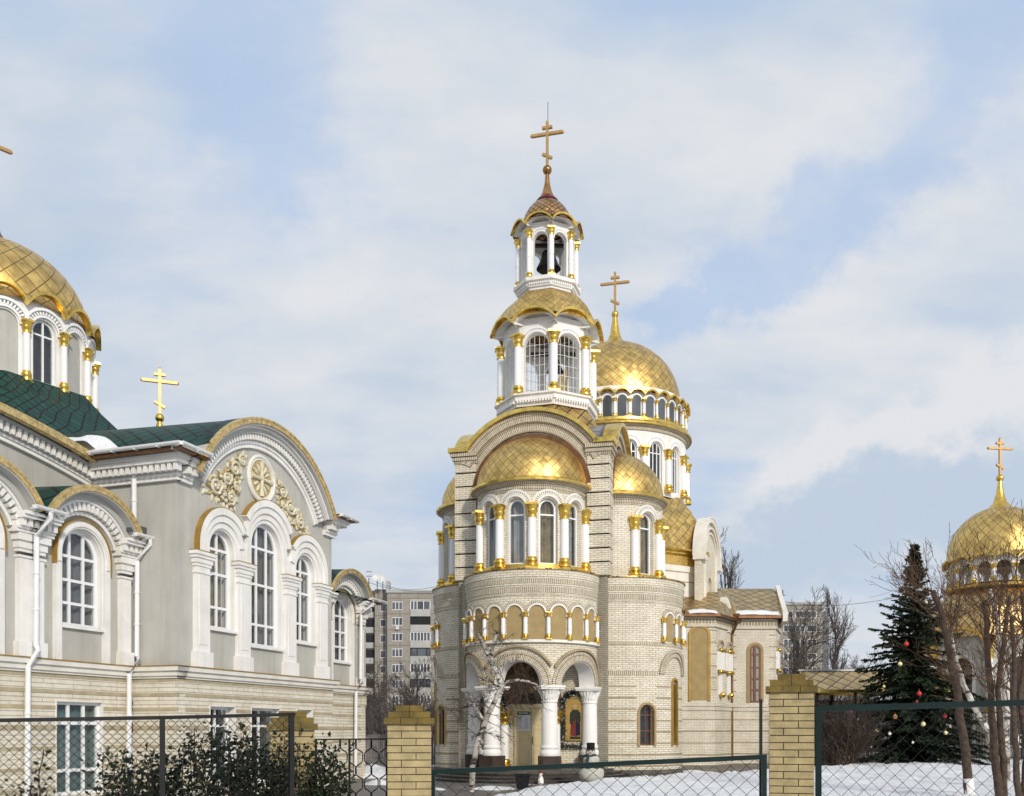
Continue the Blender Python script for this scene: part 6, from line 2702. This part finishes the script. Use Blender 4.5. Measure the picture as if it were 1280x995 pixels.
THIN = [(8, .25, .05, 14, .8, .55, .18, .010), (6, .45, .07, 8, .7, .5, .2), (5, .5, .05, 5, .7, .55, .15), (4, .5, .03, 0, 0, 0, 0)]
far = []
far.append(bare_tree('bare_tree', (-10.4, 72, 0), 6.2, .15, 11, THIN, 'bare spreading tree before the apartment block, nearest the stucco hall', 'tree', 'bare trees behind the buildings', 'far_bark', 'far_bark'))
far.append(bare_tree('poplar', (15.4, 77, 0), 16.2, .26, 12, POPLAR, 'tall bare poplar just right of the nave gable, leftmost of its pair', 'tree', 'bare poplars', 'far_bark', 'far_bark'))
far.append(bare_tree('bare_tree', (24.6, 84, 0), 10.6, .24, 13, ROUND, 'large bare tree behind the side chapel roof', 'tree', 'bare trees behind the buildings', 'far_bark', 'far_bark'))


def again(src, x, y, rz, sc, label):
    c = copy_tree(src)
    c.location = (x, y, 0)
    c.rotation_euler = (0, 0, rz)
    c.scale = (sc, sc, sc)
    c['label'] = label
    return c


T0, T1, T2 = far
again(T0, -8.2, 78, 2.1, 1.05, 'bare tree before the apartment block, middle one of the group')
again(T0, -7.2, 66, 4.0, .86, 'smaller bare tree before the apartment block, close to the brick church')
again(T0, -12.2, 90, 1.2, 1.1, 'bare tree half hidden by the end of the stucco hall')
again(T1, 17.3, 79, 1.0, .93, 'bare poplar right of the nave gable, rightmost of its pair')
again(T1, 28.3, 86, 2.0, .80, 'bare poplar standing right of the large bare tree behind the side chapel')
again(T1, 27.0, 92, 3.4, .72, 'slim bare poplar between the large bare tree and the far block of flats')
again(T2, 31.0, 118, 1.4, .72, 'bare tree in the far row above the long pavilion roof, left end')
again(T0, 36.5, 112, .4, 1.25, 'bare tree in the far row above the long pavilion roof, middle')
again(T2, 39.5, 106, 3.0, .70, 'bare tree in the far row just left of the decorated fir')
again(T0, 42.5, 120, 2.6, 1.6, 'bare tree in the far row seen behind the top of the decorated fir')
again(T2, 56.0, 130, 5.0, .8, 'bare tree far behind the small chapel')

# distant wood along the horizon
b = MB()
rng = random.Random(77)
for i in range(420):
    x = rng.uniform(-95, 130)
    y = rng.uniform(135, 165)
    h = rng.uniform(6, 10)
    p = Vector((x, y, 0))
    for k in range(7):
        d = Vector((rng.gauss(0, .35), rng.gauss(0, .2), 1)).normalized()
        q = p + d * h * rng.uniform(.6, 1)
        b.tube([p + Vector((0, 0, h * .1)), p.lerp(q, .5) + Vector((rng.gauss(0, .3), 0, 0)), q], [.12, .08, .03], 3, False)
        for m_ in range(4):
            s = p.lerp(q, rng.uniform(.4, .9))
            e = s + Vector((rng.gauss(0, .9), rng.gauss(0, .5), rng.uniform(.5, 1.8)))
            b.tube([s, e], [.05, .025], 3, False)
o = b.build('distant_wood', 'far_bark', None, clean=False)
tag(o, 'distant belt of bare brown trees along the horizon', 'woodland', kind='stuff')


# ---- birch by the porch, cut back hard
def pts_at(lst, y, dy=0.0):
    return [tuple(at(px, py, y + dy * i)) for i, (px, py) in enumerate(lst)]


YB = 27.7
tw = [(4, .5, -.05, 4, .7, .6, .2, .005, .8, .012), (4, .5, -.03, 3, .6, .6, .2), (3, .4, 0, 0, 0, 0, 0)]
base = at(589, 991, YB)
stem_tree('birch', (base.x, YB, 0), [
    (pts_at([(589, 993), (591, 958), (598, 922), (610, 893), (622, 868), (628, 858)], YB), .088, .072, 24, .40, -.1),
    (pts_at([(627, 860), (623, 845), (614, 826), (605, 808), (596, 790)], YB, .02), .07, .05, 6, .2, .1),
    (pts_at([(616, 830), (614, 815), (618, 803), (622, 790)], YB, -.01), .06, .04, 4, .3, .2),
    (pts_at([(628, 858), (636, 852), (648, 850), (660, 852), (672, 856)], YB, -.05), .06, .02, 22, .1, -.2),
    (pts_at([(606, 901), (594, 884), (588, 870)], YB, -.05), .05, .015, 14, .2, -.2),
    (pts_at([(597, 791), (607, 785), (622, 794), (640, 802)], YB, -.02), .012, .006, 2, .2, 0)],
    21, tw, 'crooked white birch with cut back limbs growing before the church porch', bm='bark_twig')

# ---- trees along the right edge
tw2 = [(5, .45, .16, 4, .6, .58, .15, .005, 1.7, .015), (4, .45, .12, 4, .6, .55, .15), (3, .4, .08, 0, 0, 0, 0)]
Y = 24.0
a0 = at(1211, 988, Y)
stem_tree('bare_tree', (a0.x, Y, 0), [
    (pts_at([(1212, 996), (1207, 940), (1199, 880), (1188, 820), (1177, 770), (1166, 738)], Y), .115, .065, 9, .55, .3),
    (pts_at([(1183, 800), (1194, 775), (1200, 745)], Y, .2), .05, .02, 8, .2, .4)], 31, tw2,
    'leaning brown tree with a whitewashed foot in front of the decorated fir', 'bark_brown', 'bark_red', 'bare trees at the right edge', 'tree',
    [([tuple(at(1213, 1000, Y)), tuple(at(1210, 973, Y))], [.125, .118])])
Y = 27.0
a0 = at(1252, 992, Y)
stem_tree('birch', (a0.x, Y, 0), [
    (pts_at([(1252, 992), (1246, 950), (1234, 915), (1218, 884), (1205, 856), (1194, 822), (1182, 786), (1173, 758)], Y), .105, .05, 13, .5, .3),
    (pts_at([(1194, 822), (1190, 790), (1196, 752)], Y, -.1), .04, .015, 8, .2, .4)], 32, tw2,
    'slanting white birch between the leaning brown tree and the small chapel', 'birch_bark', 'bark_red', 'bare trees at the right edge')
Y = 29.0
a0 = at(1258, 975, Y)
stem_tree('birch', (a0.x, Y, 0), [
    (pts_at([(1258, 976), (1257, 930), (1258, 880), (1253, 820), (1246, 775), (1238, 736)], Y), .12, .06, 13, .5, .35),
    (pts_at([(1255, 850), (1268, 812), (1282, 780)], Y, .1), .06, .03, 10, .2, .4)], 33, tw2,
    'upright white birch before the small chapel at the right edge', 'birch_bark', 'bark_red', 'bare trees at the right edge')
Y = 22.0
a0 = at(1250, 1010, Y)
stem_tree('bare_tree', (a0.x, Y, 0), [
    (pts_at([(1250, 1010), (1245, 960), (1240, 900), (1236, 840), (1234, 790), (1230, 750)], Y), .10, .05, 13, .45, .4),
    (pts_at([(1254, 1010), (1254, 950), (1250, 900), (1248, 850), (1256, 790), (1262, 745)], Y, .1), .09, .04, 13, .45, .4),
    (pts_at([(1246, 960), (1238, 950), (1240, 920)], Y, .0), .05, .02, 4, .3, .3)], 34, tw2,
    'dark bare tree with two upright stems near the right edge', 'bark_brown', 'bark_red', 'bare trees at the right edge')
a0 = at(1274, 1010, 21.0)
stem_tree('bare_tree', (a0.x, 21.0, 0), [
    (pts_at([(1274, 1010), (1270, 940), (1266, 880), (1268, 820), (1264, 770)], 21.0), .075, .04, 12, .4, .4),
    (pts_at([(1278, 1010), (1284, 940), (1276, 870), (1282, 800), (1278, 740)], 21.0, .1), .075, .04, 12, .4, .4)], 35, tw2,
    'bare reddish tree with thin stems cut by the right border', 'bark_brown', 'bark_red', 'bare trees at the right edge')

# bare shrub left of the fir
t = empty('bare_shrub', (at(1052, 0, 42.5).x, 42.5, 0), 'dense bare brown shrub at the left foot of the decorated fir', 'shrub')
rng = random.Random(41)
out = []
for i in range(46):
    d = Vector((rng.gauss(0, .38), rng.gauss(0, .35), 1))
    grow(out, rng, Vector((rng.gauss(0, .35), rng.gauss(0, .35), 0)), d, rng.uniform(1.6, 2.9), .018, 1, BUSHY)
a, b = to_meshes(out, (4, 4, 3, 3), 2)
a.build('stems', 'bark_red', t, clean=False)
b.build('twigs', 'bark_twig', t, clean=False)


# ---- decorated fir
FX, FY, FH = (1143 - 640) * 44.5 / F, 44.5, EYE + (HOR - 678) * 44.5 / F
fir = empty('fir_tree', (FX, FY, 0), 'tall dark green fir hung with coloured baubles', 'fir tree')
rng = random.Random(51)
b = MB()
b.tube([(0, 0, 0), (.03, 0, FH * .5), (0, 0, FH)], [.2, .12, .015], 10)
b.build('trunk', 'bark_brown', fir)


def fir_r(z):
    k = 1 - z / FH
    return 3.4 * k ** .95 * (.52 + .48 * min(1, k / .38)) * (1.0 if z > 1.2 else .86 + .12 * z) + .05


b = MB()
tw_ = MB()
z = .35
while z < FH - .15:
    R = fir_r(z)
    n = 10 if z < FH * .6 else 8 if z < FH * .85 else 6
    ph = rng.uniform(0, 6.28)
    for i in range(n):
        a = ph + 2 * pi * i / n + rng.gauss(0, .18)
        L = R * (rng.uniform(.55, 1.12) if rng.random() < .8 else rng.uniform(1.0, 1.32))
        rise = .10 if z < FH * .5 else .35 if z < FH * .8 else .75
        droop = rng.uniform(.2, .5) if z < FH * .6 else .14
        zj = rng.uniform(-.13, .13)
        pts = []
        m_ = max(3, int(L / .22))
        for k in range(m_ + 1):
            t = k / m_
            pts.append(Vector((cos(a) * L * t, sin(a) * L * t, z + zj + L * (rise * t - droop * t * t + .10 * t ** 4))))
        tw_.tube(pts, [.022 * (1 - .8 * k / m_) + .003 for k in range(m_ + 1)], 3, False)
        # side twigs, each a spray of needles
        for k in range(1, m_ + 1):
            t = k / m_
            tang = (pts[k] - pts[k - 1]).normalized()
            sd = tang.cross(UPV).normalized()
            for s in (-1, 1, 0):
                ln = (.48 * (1.1 - .55 * t) * min(1.0, .35 + L / 2.2)) * rng.uniform(.6, 1.2)
                d = tang if s == 0 else (tang * .75 + sd * s * .85 + UPV * rng.uniform(-.55, .15)).normalized()
                o_ = pts[k - 1].lerp(pts[k], rng.random())
                side = d.cross(UPV)
                side = side.normalized() if side.length > .1 else sd
                up2 = side.cross(d)
                for q in range(5):
                    f0, f1 = q / 5, (q + .95) / 5
                    an = rng.uniform(0, pi)
                    w = (side * cos(an) + up2 * sin(an)) * rng.uniform(.06, .10)
                    c0, c1 = o_ + d * ln * f0, o_ + d * ln * (f1 + .12)
                    b.add([c0 - w * .4, c0 + w * .4, c1 + w, c1 + d * .07 - w * .2], [(0, 1, 2, 3)])
                    b.add([c0, c1 + w * 1.3, c0 + d * .03], [(0, 1, 2)])
                    b.add([c0, c1 - w * 1.3, c0 + d * .03], [(0, 1, 2)])
    z += (.20 + .055 * z / FH * 2) if z < FH * .8 else .22
tw_.build('boughs', 'bark_brown', fir, clean=False)
b.build('needles', 'needles', fir, smooth=0, clean=False)

BL = [(1133, 805, 'red', .16), (1125, 830, 'cream', .15), (1149, 867, 'red', .16), (1063, 890, 'red', .13), (1119, 896, 'orange', .15), (1154, 905, 'cream', .15),
      (1096, 913, 'cream', .13), (1112, 917, 'silver', .11), (1181, 895, 'red', .14), (1182, 916, 'cream', .13), (1105, 858, 'cream', .10), (1073, 899, 'silver', .08),
      (1089, 934, 'silver', .08), (1141, 928, 'silver', .08), (1080, 910, 'orange', .10), (1146, 877, 'red', .08), (1111, 883, 'silver', .08), (1158, 753, 'cream', .10)]
names = {'red': 'glossy red bauble', 'cream': 'cream coloured bauble', 'orange': 'orange gold bauble', 'silver': 'small silver bauble'}
where = ['high on the front of the fir, highest red one', 'just under the highest red one', 'in the middle of the fir above the fence rail', 'at the far left tip of a low bough beside the shrub',
         'below the fence rail near the middle of the fir', 'right of the orange one below the rail', 'low on the left of the fir, larger of the pair', 'beside the low left cream one',
         'on the right side of the fir below the rail', 'hanging right under the lower right red one', 'on the left of the fir above the rail', 'low left between the red tip one and the shrub',
         'lowest on the left of the fir', 'lowest near the middle of the fir', 'low on the left edge of the fir', 'just below the middle red one, half hidden', 'behind the fence rail left of the middle', 'high on the right near the top of the fir']
for (px, py, c, r), w in zip(BL, where):
    zz = EYE + (HOR - py) * 42.5 / F
    q = at(px, py, FY - .80 * fir_r(max(.5, zz)))
    R = fir_r(max(.3, q.z))
    dx = q.x - FX
    dy = sqrt(max(.05, (R * .98) ** 2 - min(dx * dx, (R * .97) ** 2)))
    q = at(px, py, FY - dy - .1)
    t = empty('bauble', q, names[c] + ' ' + w, 'bauble', 'baubles on the fir')
    k = MB()
    r *= .68
    k.ball((0, 0, 0), r, 14, 10)
    k.build('ball', 'bauble_' + c, t, smooth=80)
    k = MB()
    k.lathe([(r * .22, r * .95), (r * .22, r * 1.15), (.005, r * 1.18)], seg=8)
    k.tube([(0, 0, r * 1.1), (0, .03, r * 1.9)], .006, 4)
    k.build('hook', 'gold', t)


# ---- leafy shrubs behind the chain link
def shrub(px0, px1, ytop, y, nstem, leaves, seed, label, zmin=.7, sparse=1.0):
    xm = ((px0 + px1) / 2 - 640) * y / F
    hw = (px1 - px0) / 2 * y / F
    H = EYE + (HOR - ytop) * y / F
    t = empty('leafy_shrub', (xm, y, 0), label, 'shrub', 'dark leafy shrubs along the fence')
    rng = random.Random(seed)
    st, lf = MB(), MB()
    for i in range(nstem):
        top = Vector((rng.uniform(-1, 1) * hw, rng.gauss(0, .22), 0))
        top.z = H * (1 - .30 * rng.random() * (abs(top.x) / hw + .35))
        base_ = Vector((top.x * .55, rng.gauss(0, .1), 0))
        pts = [base_.lerp(top, k / 6) + Vector((rng.gauss(0, .035), rng.gauss(0, .035), 0)) for k in range(7)]
        st.tube(pts, [.008 * (1 - .75 * k / 6) + .002 for k in range(7)], 4, False)
        for k in range(leaves):
            s = rng.uniform(.30, 1.0) ** .8
            j = min(5, int(s * 6))
            p = pts[j].lerp(pts[j + 1], s * 6 - j)
            tw_ = Vector((rng.gauss(0, 1), rng.gauss(0, 1), rng.gauss(.1, .6))).normalized()
            q = p + tw_ * rng.uniform(.02, .20) * sparse
            d = (tw_ + Vector((rng.gauss(0, .5), rng.gauss(0, .5), rng.gauss(-.1, .5)))).normalized()
            w = perp(d, rng)
            L_ = rng.uniform(.040, .076)
            W_ = L_ * rng.uniform(.28, .40)
            n_ = d.cross(w) * W_ * .5
            lf.add([q, q + d * L_ * .45 + w * W_ + n_, q + d * L_, q + d * L_ * .45 - w * W_ + n_, q + d * L_ * .5], [(0, 1, 4), (1, 2, 4), (2, 3, 4), (3, 0, 4)])
    st.build('stems', 'bark_twig', t, clean=False)
    lf.build('leaves', 'leaf_dark', t, smooth=0, clean=False)


shrub(195, 325, 906, 10.4, 36, 84, 61, 'dark leafy shrub behind the fence left of the hidden brick pillar')
shrub(300, 425, 926, 10.75, 38, 96, 62, 'dark leafy shrub growing in front of the brick pillar before the hall')
shrub(120, 215, 938, 10.3, 26, 80, 63, 'low thin leafy shrub behind the fence under the hall window')
shrub(-20, 70, 975, 10.2, 12, 50, 64, 'low leafy shrub at the bottom left corner behind the fence')
t = empty('leafy_sprig', (at(48, 0, 10.2).x, 10.2, 0), 'thin sprig with a few dark leaves before the white downpipe', 'sprig')
st, lf = MB(), MB()
rng = random.Random(66)
pts = [Vector((.02 * sin(k), .01 * k, .9 + .085 * k)) for k in range(9)]
st.tube([Vector((0, 0, 0))] + pts, [.006] * 10, 4, False)
for k in range(26):
    p = pts[rng.randrange(9)]
    d = Vector((rng.gauss(0, 1), rng.gauss(0, 1), rng.gauss(0, .6))).normalized()
    w = perp(d, rng)
    q = p + d * rng.uniform(0, .05)
    L_ = rng.uniform(.05, .08)
    lf.add([q, q + d * L_ * .45 + w * L_ * .3, q + d * L_, q + d * L_ * .45 - w * L_ * .3], [(0, 1, 2, 3)])
st.build('stem', 'bark_twig', t, clean=False)
lf.build('leaves', 'leaf_dark', t, smooth=0, clean=False)


# ================================================================== SMALL DOMED CHAPEL on the right
QX, QY = (1250 - 640) * 52 / F, 52.0
cha = empty('domed_chapel', (QX, QY, 0), 'small round chapel with a gold dome on open arches, behind bare trees at right', 'chapel')
O0 = (0, 0, 0)
b = MB()
b.lathe([(2.90, 10.82), (2.74, 10.98), (2.68, 11.05)] + [(2.66 * cos(radians(t)), 11.1 + 2.75 * sin(radians(t))) for t in range(0, 81, 5)] + [(.4, 13.83)], O0, 64, n=30, m=.62)
b.build('dome', 'gold_tiles', cha, smooth=60)
spire(cha, O0, [(.78, 13.70), (.6, 13.82), (.34, 14.1), (.20, 14.6), (.10, 15.25)], 15.42, .2)
ortho_cross(cha, (0, 0, 15.58), 1.98, rz=radians(8))
VQ = math.degrees(-pi / 2 - atan2(QX, QY)) + 16
for k in range(16):
    M, h = octo(0, 0, 2.55, radians(VQ), k, 16)
    b = MB()
    wall(b, M, -h, h, 9.55, 10.95, [(0, .36, 9.56, 10.28, 1.0)], .28, du=.3)
    b.build('arcade_wall', 'white', cha)
    b = MB()
    archring(b, M, 0, 10.3, .36, .45, -.05, .02, n=16)
    b.build('arch', 'white_clean', cha)
drumcols(O0, 2.58, [VQ + 22.5 * k for k in range(16)], 9.5, .92, .10, parent=cha, cap=.26, base=.26, seg=10)
wave_trim(cha, [octo(0, 0, 2.72, radians(VQ), k, 16)[0] for k in range(16)], 2.72 * sin(pi / 16) + .01, 10.62, .30, .2, .09)
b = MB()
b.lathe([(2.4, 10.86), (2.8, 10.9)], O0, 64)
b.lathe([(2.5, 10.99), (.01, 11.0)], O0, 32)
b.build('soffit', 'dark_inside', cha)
b = MB()
b.lathe([(2.5, 9.22), (2.85, 9.28), (2.88, 9.40), (2.7, 9.50), (.01, 9.53)], O0, 64)
b.build('ledge', 'gold_trim', cha)
b = MB()
b.lathe([(4.25, 6.6), (4.15, 7.3), (3.85, 8.1), (3.3, 8.75), (2.55, 9.24)], O0, 8, rot=radians(VQ - 22.5), n=48, m=.55)
b.build('lower_roof', 'gold_tiles_pale', cha, smooth=18)
for k in range(8):
    M, h = octo(0, 0, 4.0, radians(VQ - 22.5), k)
    b = MB()
    wall(b, M, -h, h, 0, lambda u: 5.9 + sqrt(max(0, 1.45 ** 2 - u * u)) * .75, [(0, .62, 1.0, 4.9, 1.0)], .35, du=.15)
    b.build('wall', 'stucco', cha)
    b = MB()
    archring(b, M, 0, 5.9, 1.42, 1.54, -.28, .05, n=28, e=.78)
    b.build('gable_trim', 'gold_trim', cha)
    b = MB()
    archring(b, M, 0, 4.9, .62, .8, -.06, .05, n=20, leg=.95)
    b.build('window_surround', 'white_aged', cha)
    window(cha, M, 0, 1.0, 4.9, .62, .15, nv=1, hz=(2.4, 3.8), mat='wood_brown', cur='dark_room_sheet')
    a = radians(VQ - 22.5 + 45 * k)
    column(cha, (4.08 * cos(a), 4.08 * sin(a), 2.6, a), .16, 3.2)
    b = MB()
    b.lathe([(.32, 0), (.32, 2.45), (.40, 2.5), (.40, 2.6), (.01, 2.61)], (4.08 * cos(a), 4.08 * sin(a), 0), 12)
    b.build('pedestal', 'pale_brick', cha)

# ================================================================== LONG PAVILION ROOF
PX0, PX1 = 15.4, 22.6
pav = empty('pavilion', (PX0, 50.3, 0), 'long low pavilion with a pale gold diamond tiled roof behind the tall pillar', 'pavilion')
b = MB()
b.k = 1.25
for s, y0 in ((1, -2.0), (-1, 2.0)):
    b.quad((-.4, y0, 3.80), (PX1 - PX0, y0, 3.80), (PX1 - PX0, 0, 4.90), (-.4, 0, 4.90))
b.build('roof', 'gold_tiles_pale', pav, smooth=0)
b = MB()
b.box(-.42, PX1 - PX0, -2.06, -1.98, 3.66, 3.82)
b.box(-.42, PX1 - PX0, 1.98, 2.06, 3.66, 3.82)
b.build('eave', 'gold_trim', pav)
b = MB()
b.box(-.4, PX1 - PX0, -.12, .12, 4.86, 4.95)
b.build('ridge', 'zinc', pav)
for i in range(4):
    for y in (-1.8, 1.8):
        b = MB()
        b.box(i * 1.95 - .07, i * 1.95 + .07, y - .07, y + .07, 0, 3.68)
        b.box(i * 1.95 - .11, i * 1.95 + .11, y - .11, y + .11, 0, .25)
        b.build('post', 'iron', pav)
b = MB()
b.box(-.3, PX1 - PX0, 1.9, 1.96, 0, 3.4)
b.build('back_wall', 'roof_iron', pav)
b = MB()
for i in range(32):
    u = i * .22
    b.box(u - .01, u + .01, 1.7, 1.72, .2, 3.2)
for z in (.3, 1.2, 2.1, 3.0):
    b.box(0, PX1 - PX0 - .3, 1.7, 1.72, z, z + .03)
b.build('lattice', 'zinc', pav)

# ornamental iron fence before the chapel
t = empty('ornate_iron_fence', (21.9, 46.5, 0), 'dark iron fence with pale square ornaments below the small chapel', 'fence')
b = MB()
for z in (.42, .9, 2.6):
    b.box(0, 10, -.03, .03, z, z + .05)
for i in range(70):
    b.box(i * .145 - .012, i * .145 + .012, -.012, .012, .3, 2.6)
b.box(0, 10, -.15, .15, 0, .32)
b.build('bars', 'iron', t)
for i in range(6):
    u = 1.55 + i * 1.35
    b = MB()
    for r in (.30, .0):
        pass
    M = lambda uu, d, z: (uu, d, z)
    sq = lambda r: [(u - r, 1.25 - r), (u - r, 1.25 + r), (u + r, 1.25 + r), (u + r, 1.25 - r)]
    band(b, M, sq(.31), sq(.27), -.05, -.01, True)
    for a in range(4):
        cx, cz = u + .11 * cos(a * pi / 2), 1.25 + .11 * sin(a * pi / 2)
        b.tube([(cx + .09 * cos(a * pi / 2 - 2.0 + 4.0 * k / 8), -.03, cz + .09 * sin(a * pi / 2 - 2.0 + 4.0 * k / 8)) for k in range(9)], .018, 4)
    b.build('ornament', 'white_aged', t)
b = MB()
for i in range(8):
    b.box(i * 1.4 - .05, i * 1.4 + .05, -.05, .05, 0, 2.75)
b.build('fence_posts', 'iron', t)

# ================================================================== BLOCKS OF FLATS
FL = 171.0
X0, X1 = (440 - 640) * FL / F, (600 - 640) * FL / F
flats = empty('apartment_block', ((500 - 640) * FL / F, FL, 0), 'grey nine storey apartment block with loggias and rooftop dishes, between hall and church', 'apartment block')
ex = lambda px: (px - 500) * FL / F
HT = EYE + (HOR - 741) * FL / F
b = MB()
b.box(ex(484), ex(640), 0, 12, 0, HT)
b.build('wall', 'block_wall', flats)
b = MB()
b.box(ex(484), ex(466), 2.5, 12, 0, HT + 1.0)
b.box(ex(380), ex(466), 4, 13, 0, HT + 1.0)
b.build('stair_wall', 'block_wall', flats)
b = MB()
b.box(ex(483), ex(641), -.25, 12, HT, HT + .45)
b.build('parapet', 'balcony_panel', flats)
SH = 2.79


def flat_window(x0, x1, z0, z1, y, n):
    M = flat(0, y, 0, -1)
    f = MB()
    mbox(f, M, x0, x1, z0, z0 + .09, -.05, .1)
    mbox(f, M, x0, x1, z1 - .09, z1, -.05, .1)
    for i in range(n + 1):
        u = x0 + (x1 - x0) * i / n
        mbox(f, M, max(x0, u - .05), min(x1, u + .05), z0 + .09, z1 - .09, -.05, .1)
    o = f.build('window', 'pvc', flats, smooth=0)
    p_ = MB()
    mbox(p_, M, x0 + .03, x1 - .03, z0 + .03, z1 - .03, -.02, .1)
    p_.build('pane', 'far_glass', o, smooth=0)


rng = random.Random(71)
for s in range(9):
    zb = HT - 1.2 - SH * (s + 1) + .95
    flat_window(ex(490), ex(503), zb, zb + 1.45, 0, 3)
    if s % 3 == 1:
        q = MB()
        q.box(ex(495), ex(499), -.5, 0, zb - .75, zb - .15)
        q.build('air_conditioner', 'dish', flats)
    flat_window(ex(473), ex(480), zb, zb + 1.4, 2.5, 1)
    # glazed loggias
    lg = MB()
    mbox(lg, flat(0, 0, 0, -1), ex(513), ex(538), zb - .95, zb + .12, -.22, .1)
    mbox(lg, flat(0, 0, 0, -1), ex(513), ex(538), zb + 1.62, zb + 1.84, -.22, .1)
    lo_ = lg.build('loggia', 'balcony_panel', flats)
    M = flat(0, 0, 0, -1)
    p_ = MB()
    mbox(p_, M, ex(513) + .1, ex(538) - .1, zb + .12, zb + 1.62, -.03, .05)
    p_.build('pane', 'far_glass' if s != 1 else 'dark_inside', lo_)
    f_ = MB()
    n = 6
    for i in range(n + 1):
        u = ex(513.3) + (ex(537.7) - ex(513.3)) * i / n
        if rng.random() < .85:
            mbox(f_, M, u - .06, u + .06, zb + .12, zb + 1.62, -.10, -.02)
    mbox(f_, M, ex(513.3), ex(537.7), zb + 1.5, zb + 1.62, -.12, -.03)
    f_.build('loggia_frame', 'pvc' if s in (0, 2, 4, 6, 7) else 'iron', lo_)
    flat_window(ex(556), ex(569), zb, zb + 1.45, 0, 3)
    b = MB()
    b.box(ex(453), ex(464), 3.6, 4.05, zb - .95, zb + .1)
    o_ = b.build('loggia', 'balcony_panel', flats)
    b = MB()
    b.box(ex(453.3), ex(463.7), 3.85, 4.02, zb + .1, zb + 1.6)
    b.build('pane', 'dark_inside', o_)
for px, r in ((471.5, .75), (478.5, .72)):
    d = MB()
    z = HT + 1.6 + (1.0 if px < 475 else .8)
    p0 = Vector((ex(px), -.3, z))
    prof = [(max(.01, r * k / 6), .34 * (k / 6) ** 2 * r) for k in range(7)]
    Rm = Matrix.Translation(p0) @ Matrix.Rotation(radians(65), 4, 'X')
    q = MB()
    q.lathe(prof, O0, 18)
    d.add([Rm @ Vector(v) for v in q.v], q.f)
    d.build('satellite_dish', 'dish', flats)
    d = MB()
    d.tube([(ex(px), .1, HT), (ex(px), .1, z)], .07, 5)
    d.build('dish_mast', 'iron', flats)
b = MB()
b.box(ex(482), ex(486), .5, 3, HT + .4, HT + 2.2)
b.build('roof_cabin', 'balcony_panel', flats)
b = MB()
b.tube([(ex(457), 4, HT), (ex(457), 4, EYE + (HOR - 718) * FL / F)], .08, 5)
for z in (3.6, 4.4):
    b.tube([(ex(453.5), 4, HT + z), (ex(460.5), 4, HT + z)], .06, 4)
b.build('antenna', 'iron', flats)
b = MB()
b.box(ex(445.5), ex(449), 3, 5, HT + 1, HT + 2.6)
b.build('chimney', 'wood_brown', flats)

F2 = 190.0
fl2 = empty('apartment_block', ((1010 - 640) * F2 / F, F2, 0), 'pale far apartment block half hidden by bare trees right of the church', 'apartment block')
H2 = EYE + (HOR - 756) * F2 / F
e2 = lambda px: (px - 1010) * F2 / F
b = MB()
b.box(e2(940), e2(1028), 0, 12, 0, H2)
b.build('wall', 'block_wall', fl2)
b = MB()
b.box(e2(1028.2), e2(1037), .5, 12, 0, H2 - 1.3)
b.build('side_wall', 'roof_iron', fl2)
b = MB()
b.box(e2(940), e2(1028.5), -.3, 12, H2, H2 + .5)
b.build('parapet', 'balcony_panel', fl2)
for s in range(8):
    for px in (985, 1000, 1015):
        zb = H2 - 2.6 - SH * s
        M = flat(0, 0, 0, -1)
        f = MB()
        mbox(f, M, e2(px) - .9, e2(px) + .9, zb, zb + 1.4, -.05, .1)
        o_ = f.build('window', 'pvc', fl2, smooth=0)
        f = MB()
        for k in (-1, 1):
            mbox(f, M, e2(px) + k * .43 - .36, e2(px) + k * .43 + .36, zb + .1, zb + 1.3, -.07, .05)
        f.build('pane', 'far_glass', o_, smooth=0)
b = MB()
b.tube([(e2(982), 2, H2), (e2(982), 2, H2 + 3.2)], .1, 5)
b.tube([(e2(979), 2, H2 + 2.2), (e2(985), 2, H2 + 2.2)], .08, 4)
b.build('antenna', 'iron', fl2)

# boundary fence of grey planks between hall and church
t = empty('plank_fence', (-10.5, 46, 0), 'weathered grey plank fence seen between the hall and the church', 'fence')
b = MB()
rng = random.Random(81)
for i in range(64):
    h = 1.55 + rng.uniform(-.03, .03)
    b.box(i * .15, i * .15 + .135, rng.uniform(-.01, .01), .03, .1, h)
b.build('planks', 'plank_grey', t)
b = MB()
for z in (.4, 1.3):
    b.box(0, 9.6, .03, .08, z, z + .08)
b.build('rails', 'plank_grey', t)

# overhead cables
for (a_, y0), (c_, y1), lab in ((((470, 728), 168), ((546, 733), 160), 'thin overhead cable from the apartment roof towards the church'),
                                (((445, 722), 168), ((548, 739), 150), 'thin lower overhead cable crossing before the apartment roof'),
                                (((980, 752), 180), ((1115, 748), 150), 'thin overhead cable above the far trees right of the church')):
    p, q = at(*a_, y0), at(*c_, y1)
    b = MB()
    b.tube([p.lerp(q, i / 16) - Vector((0, 0, .9 * sin(pi * i / 16))) for i in range(17)], .035, 4)
    o = b.build('overhead_cable', 'iron', None, smooth=0)
    tag(o, lab, 'cable', 'overhead cables')
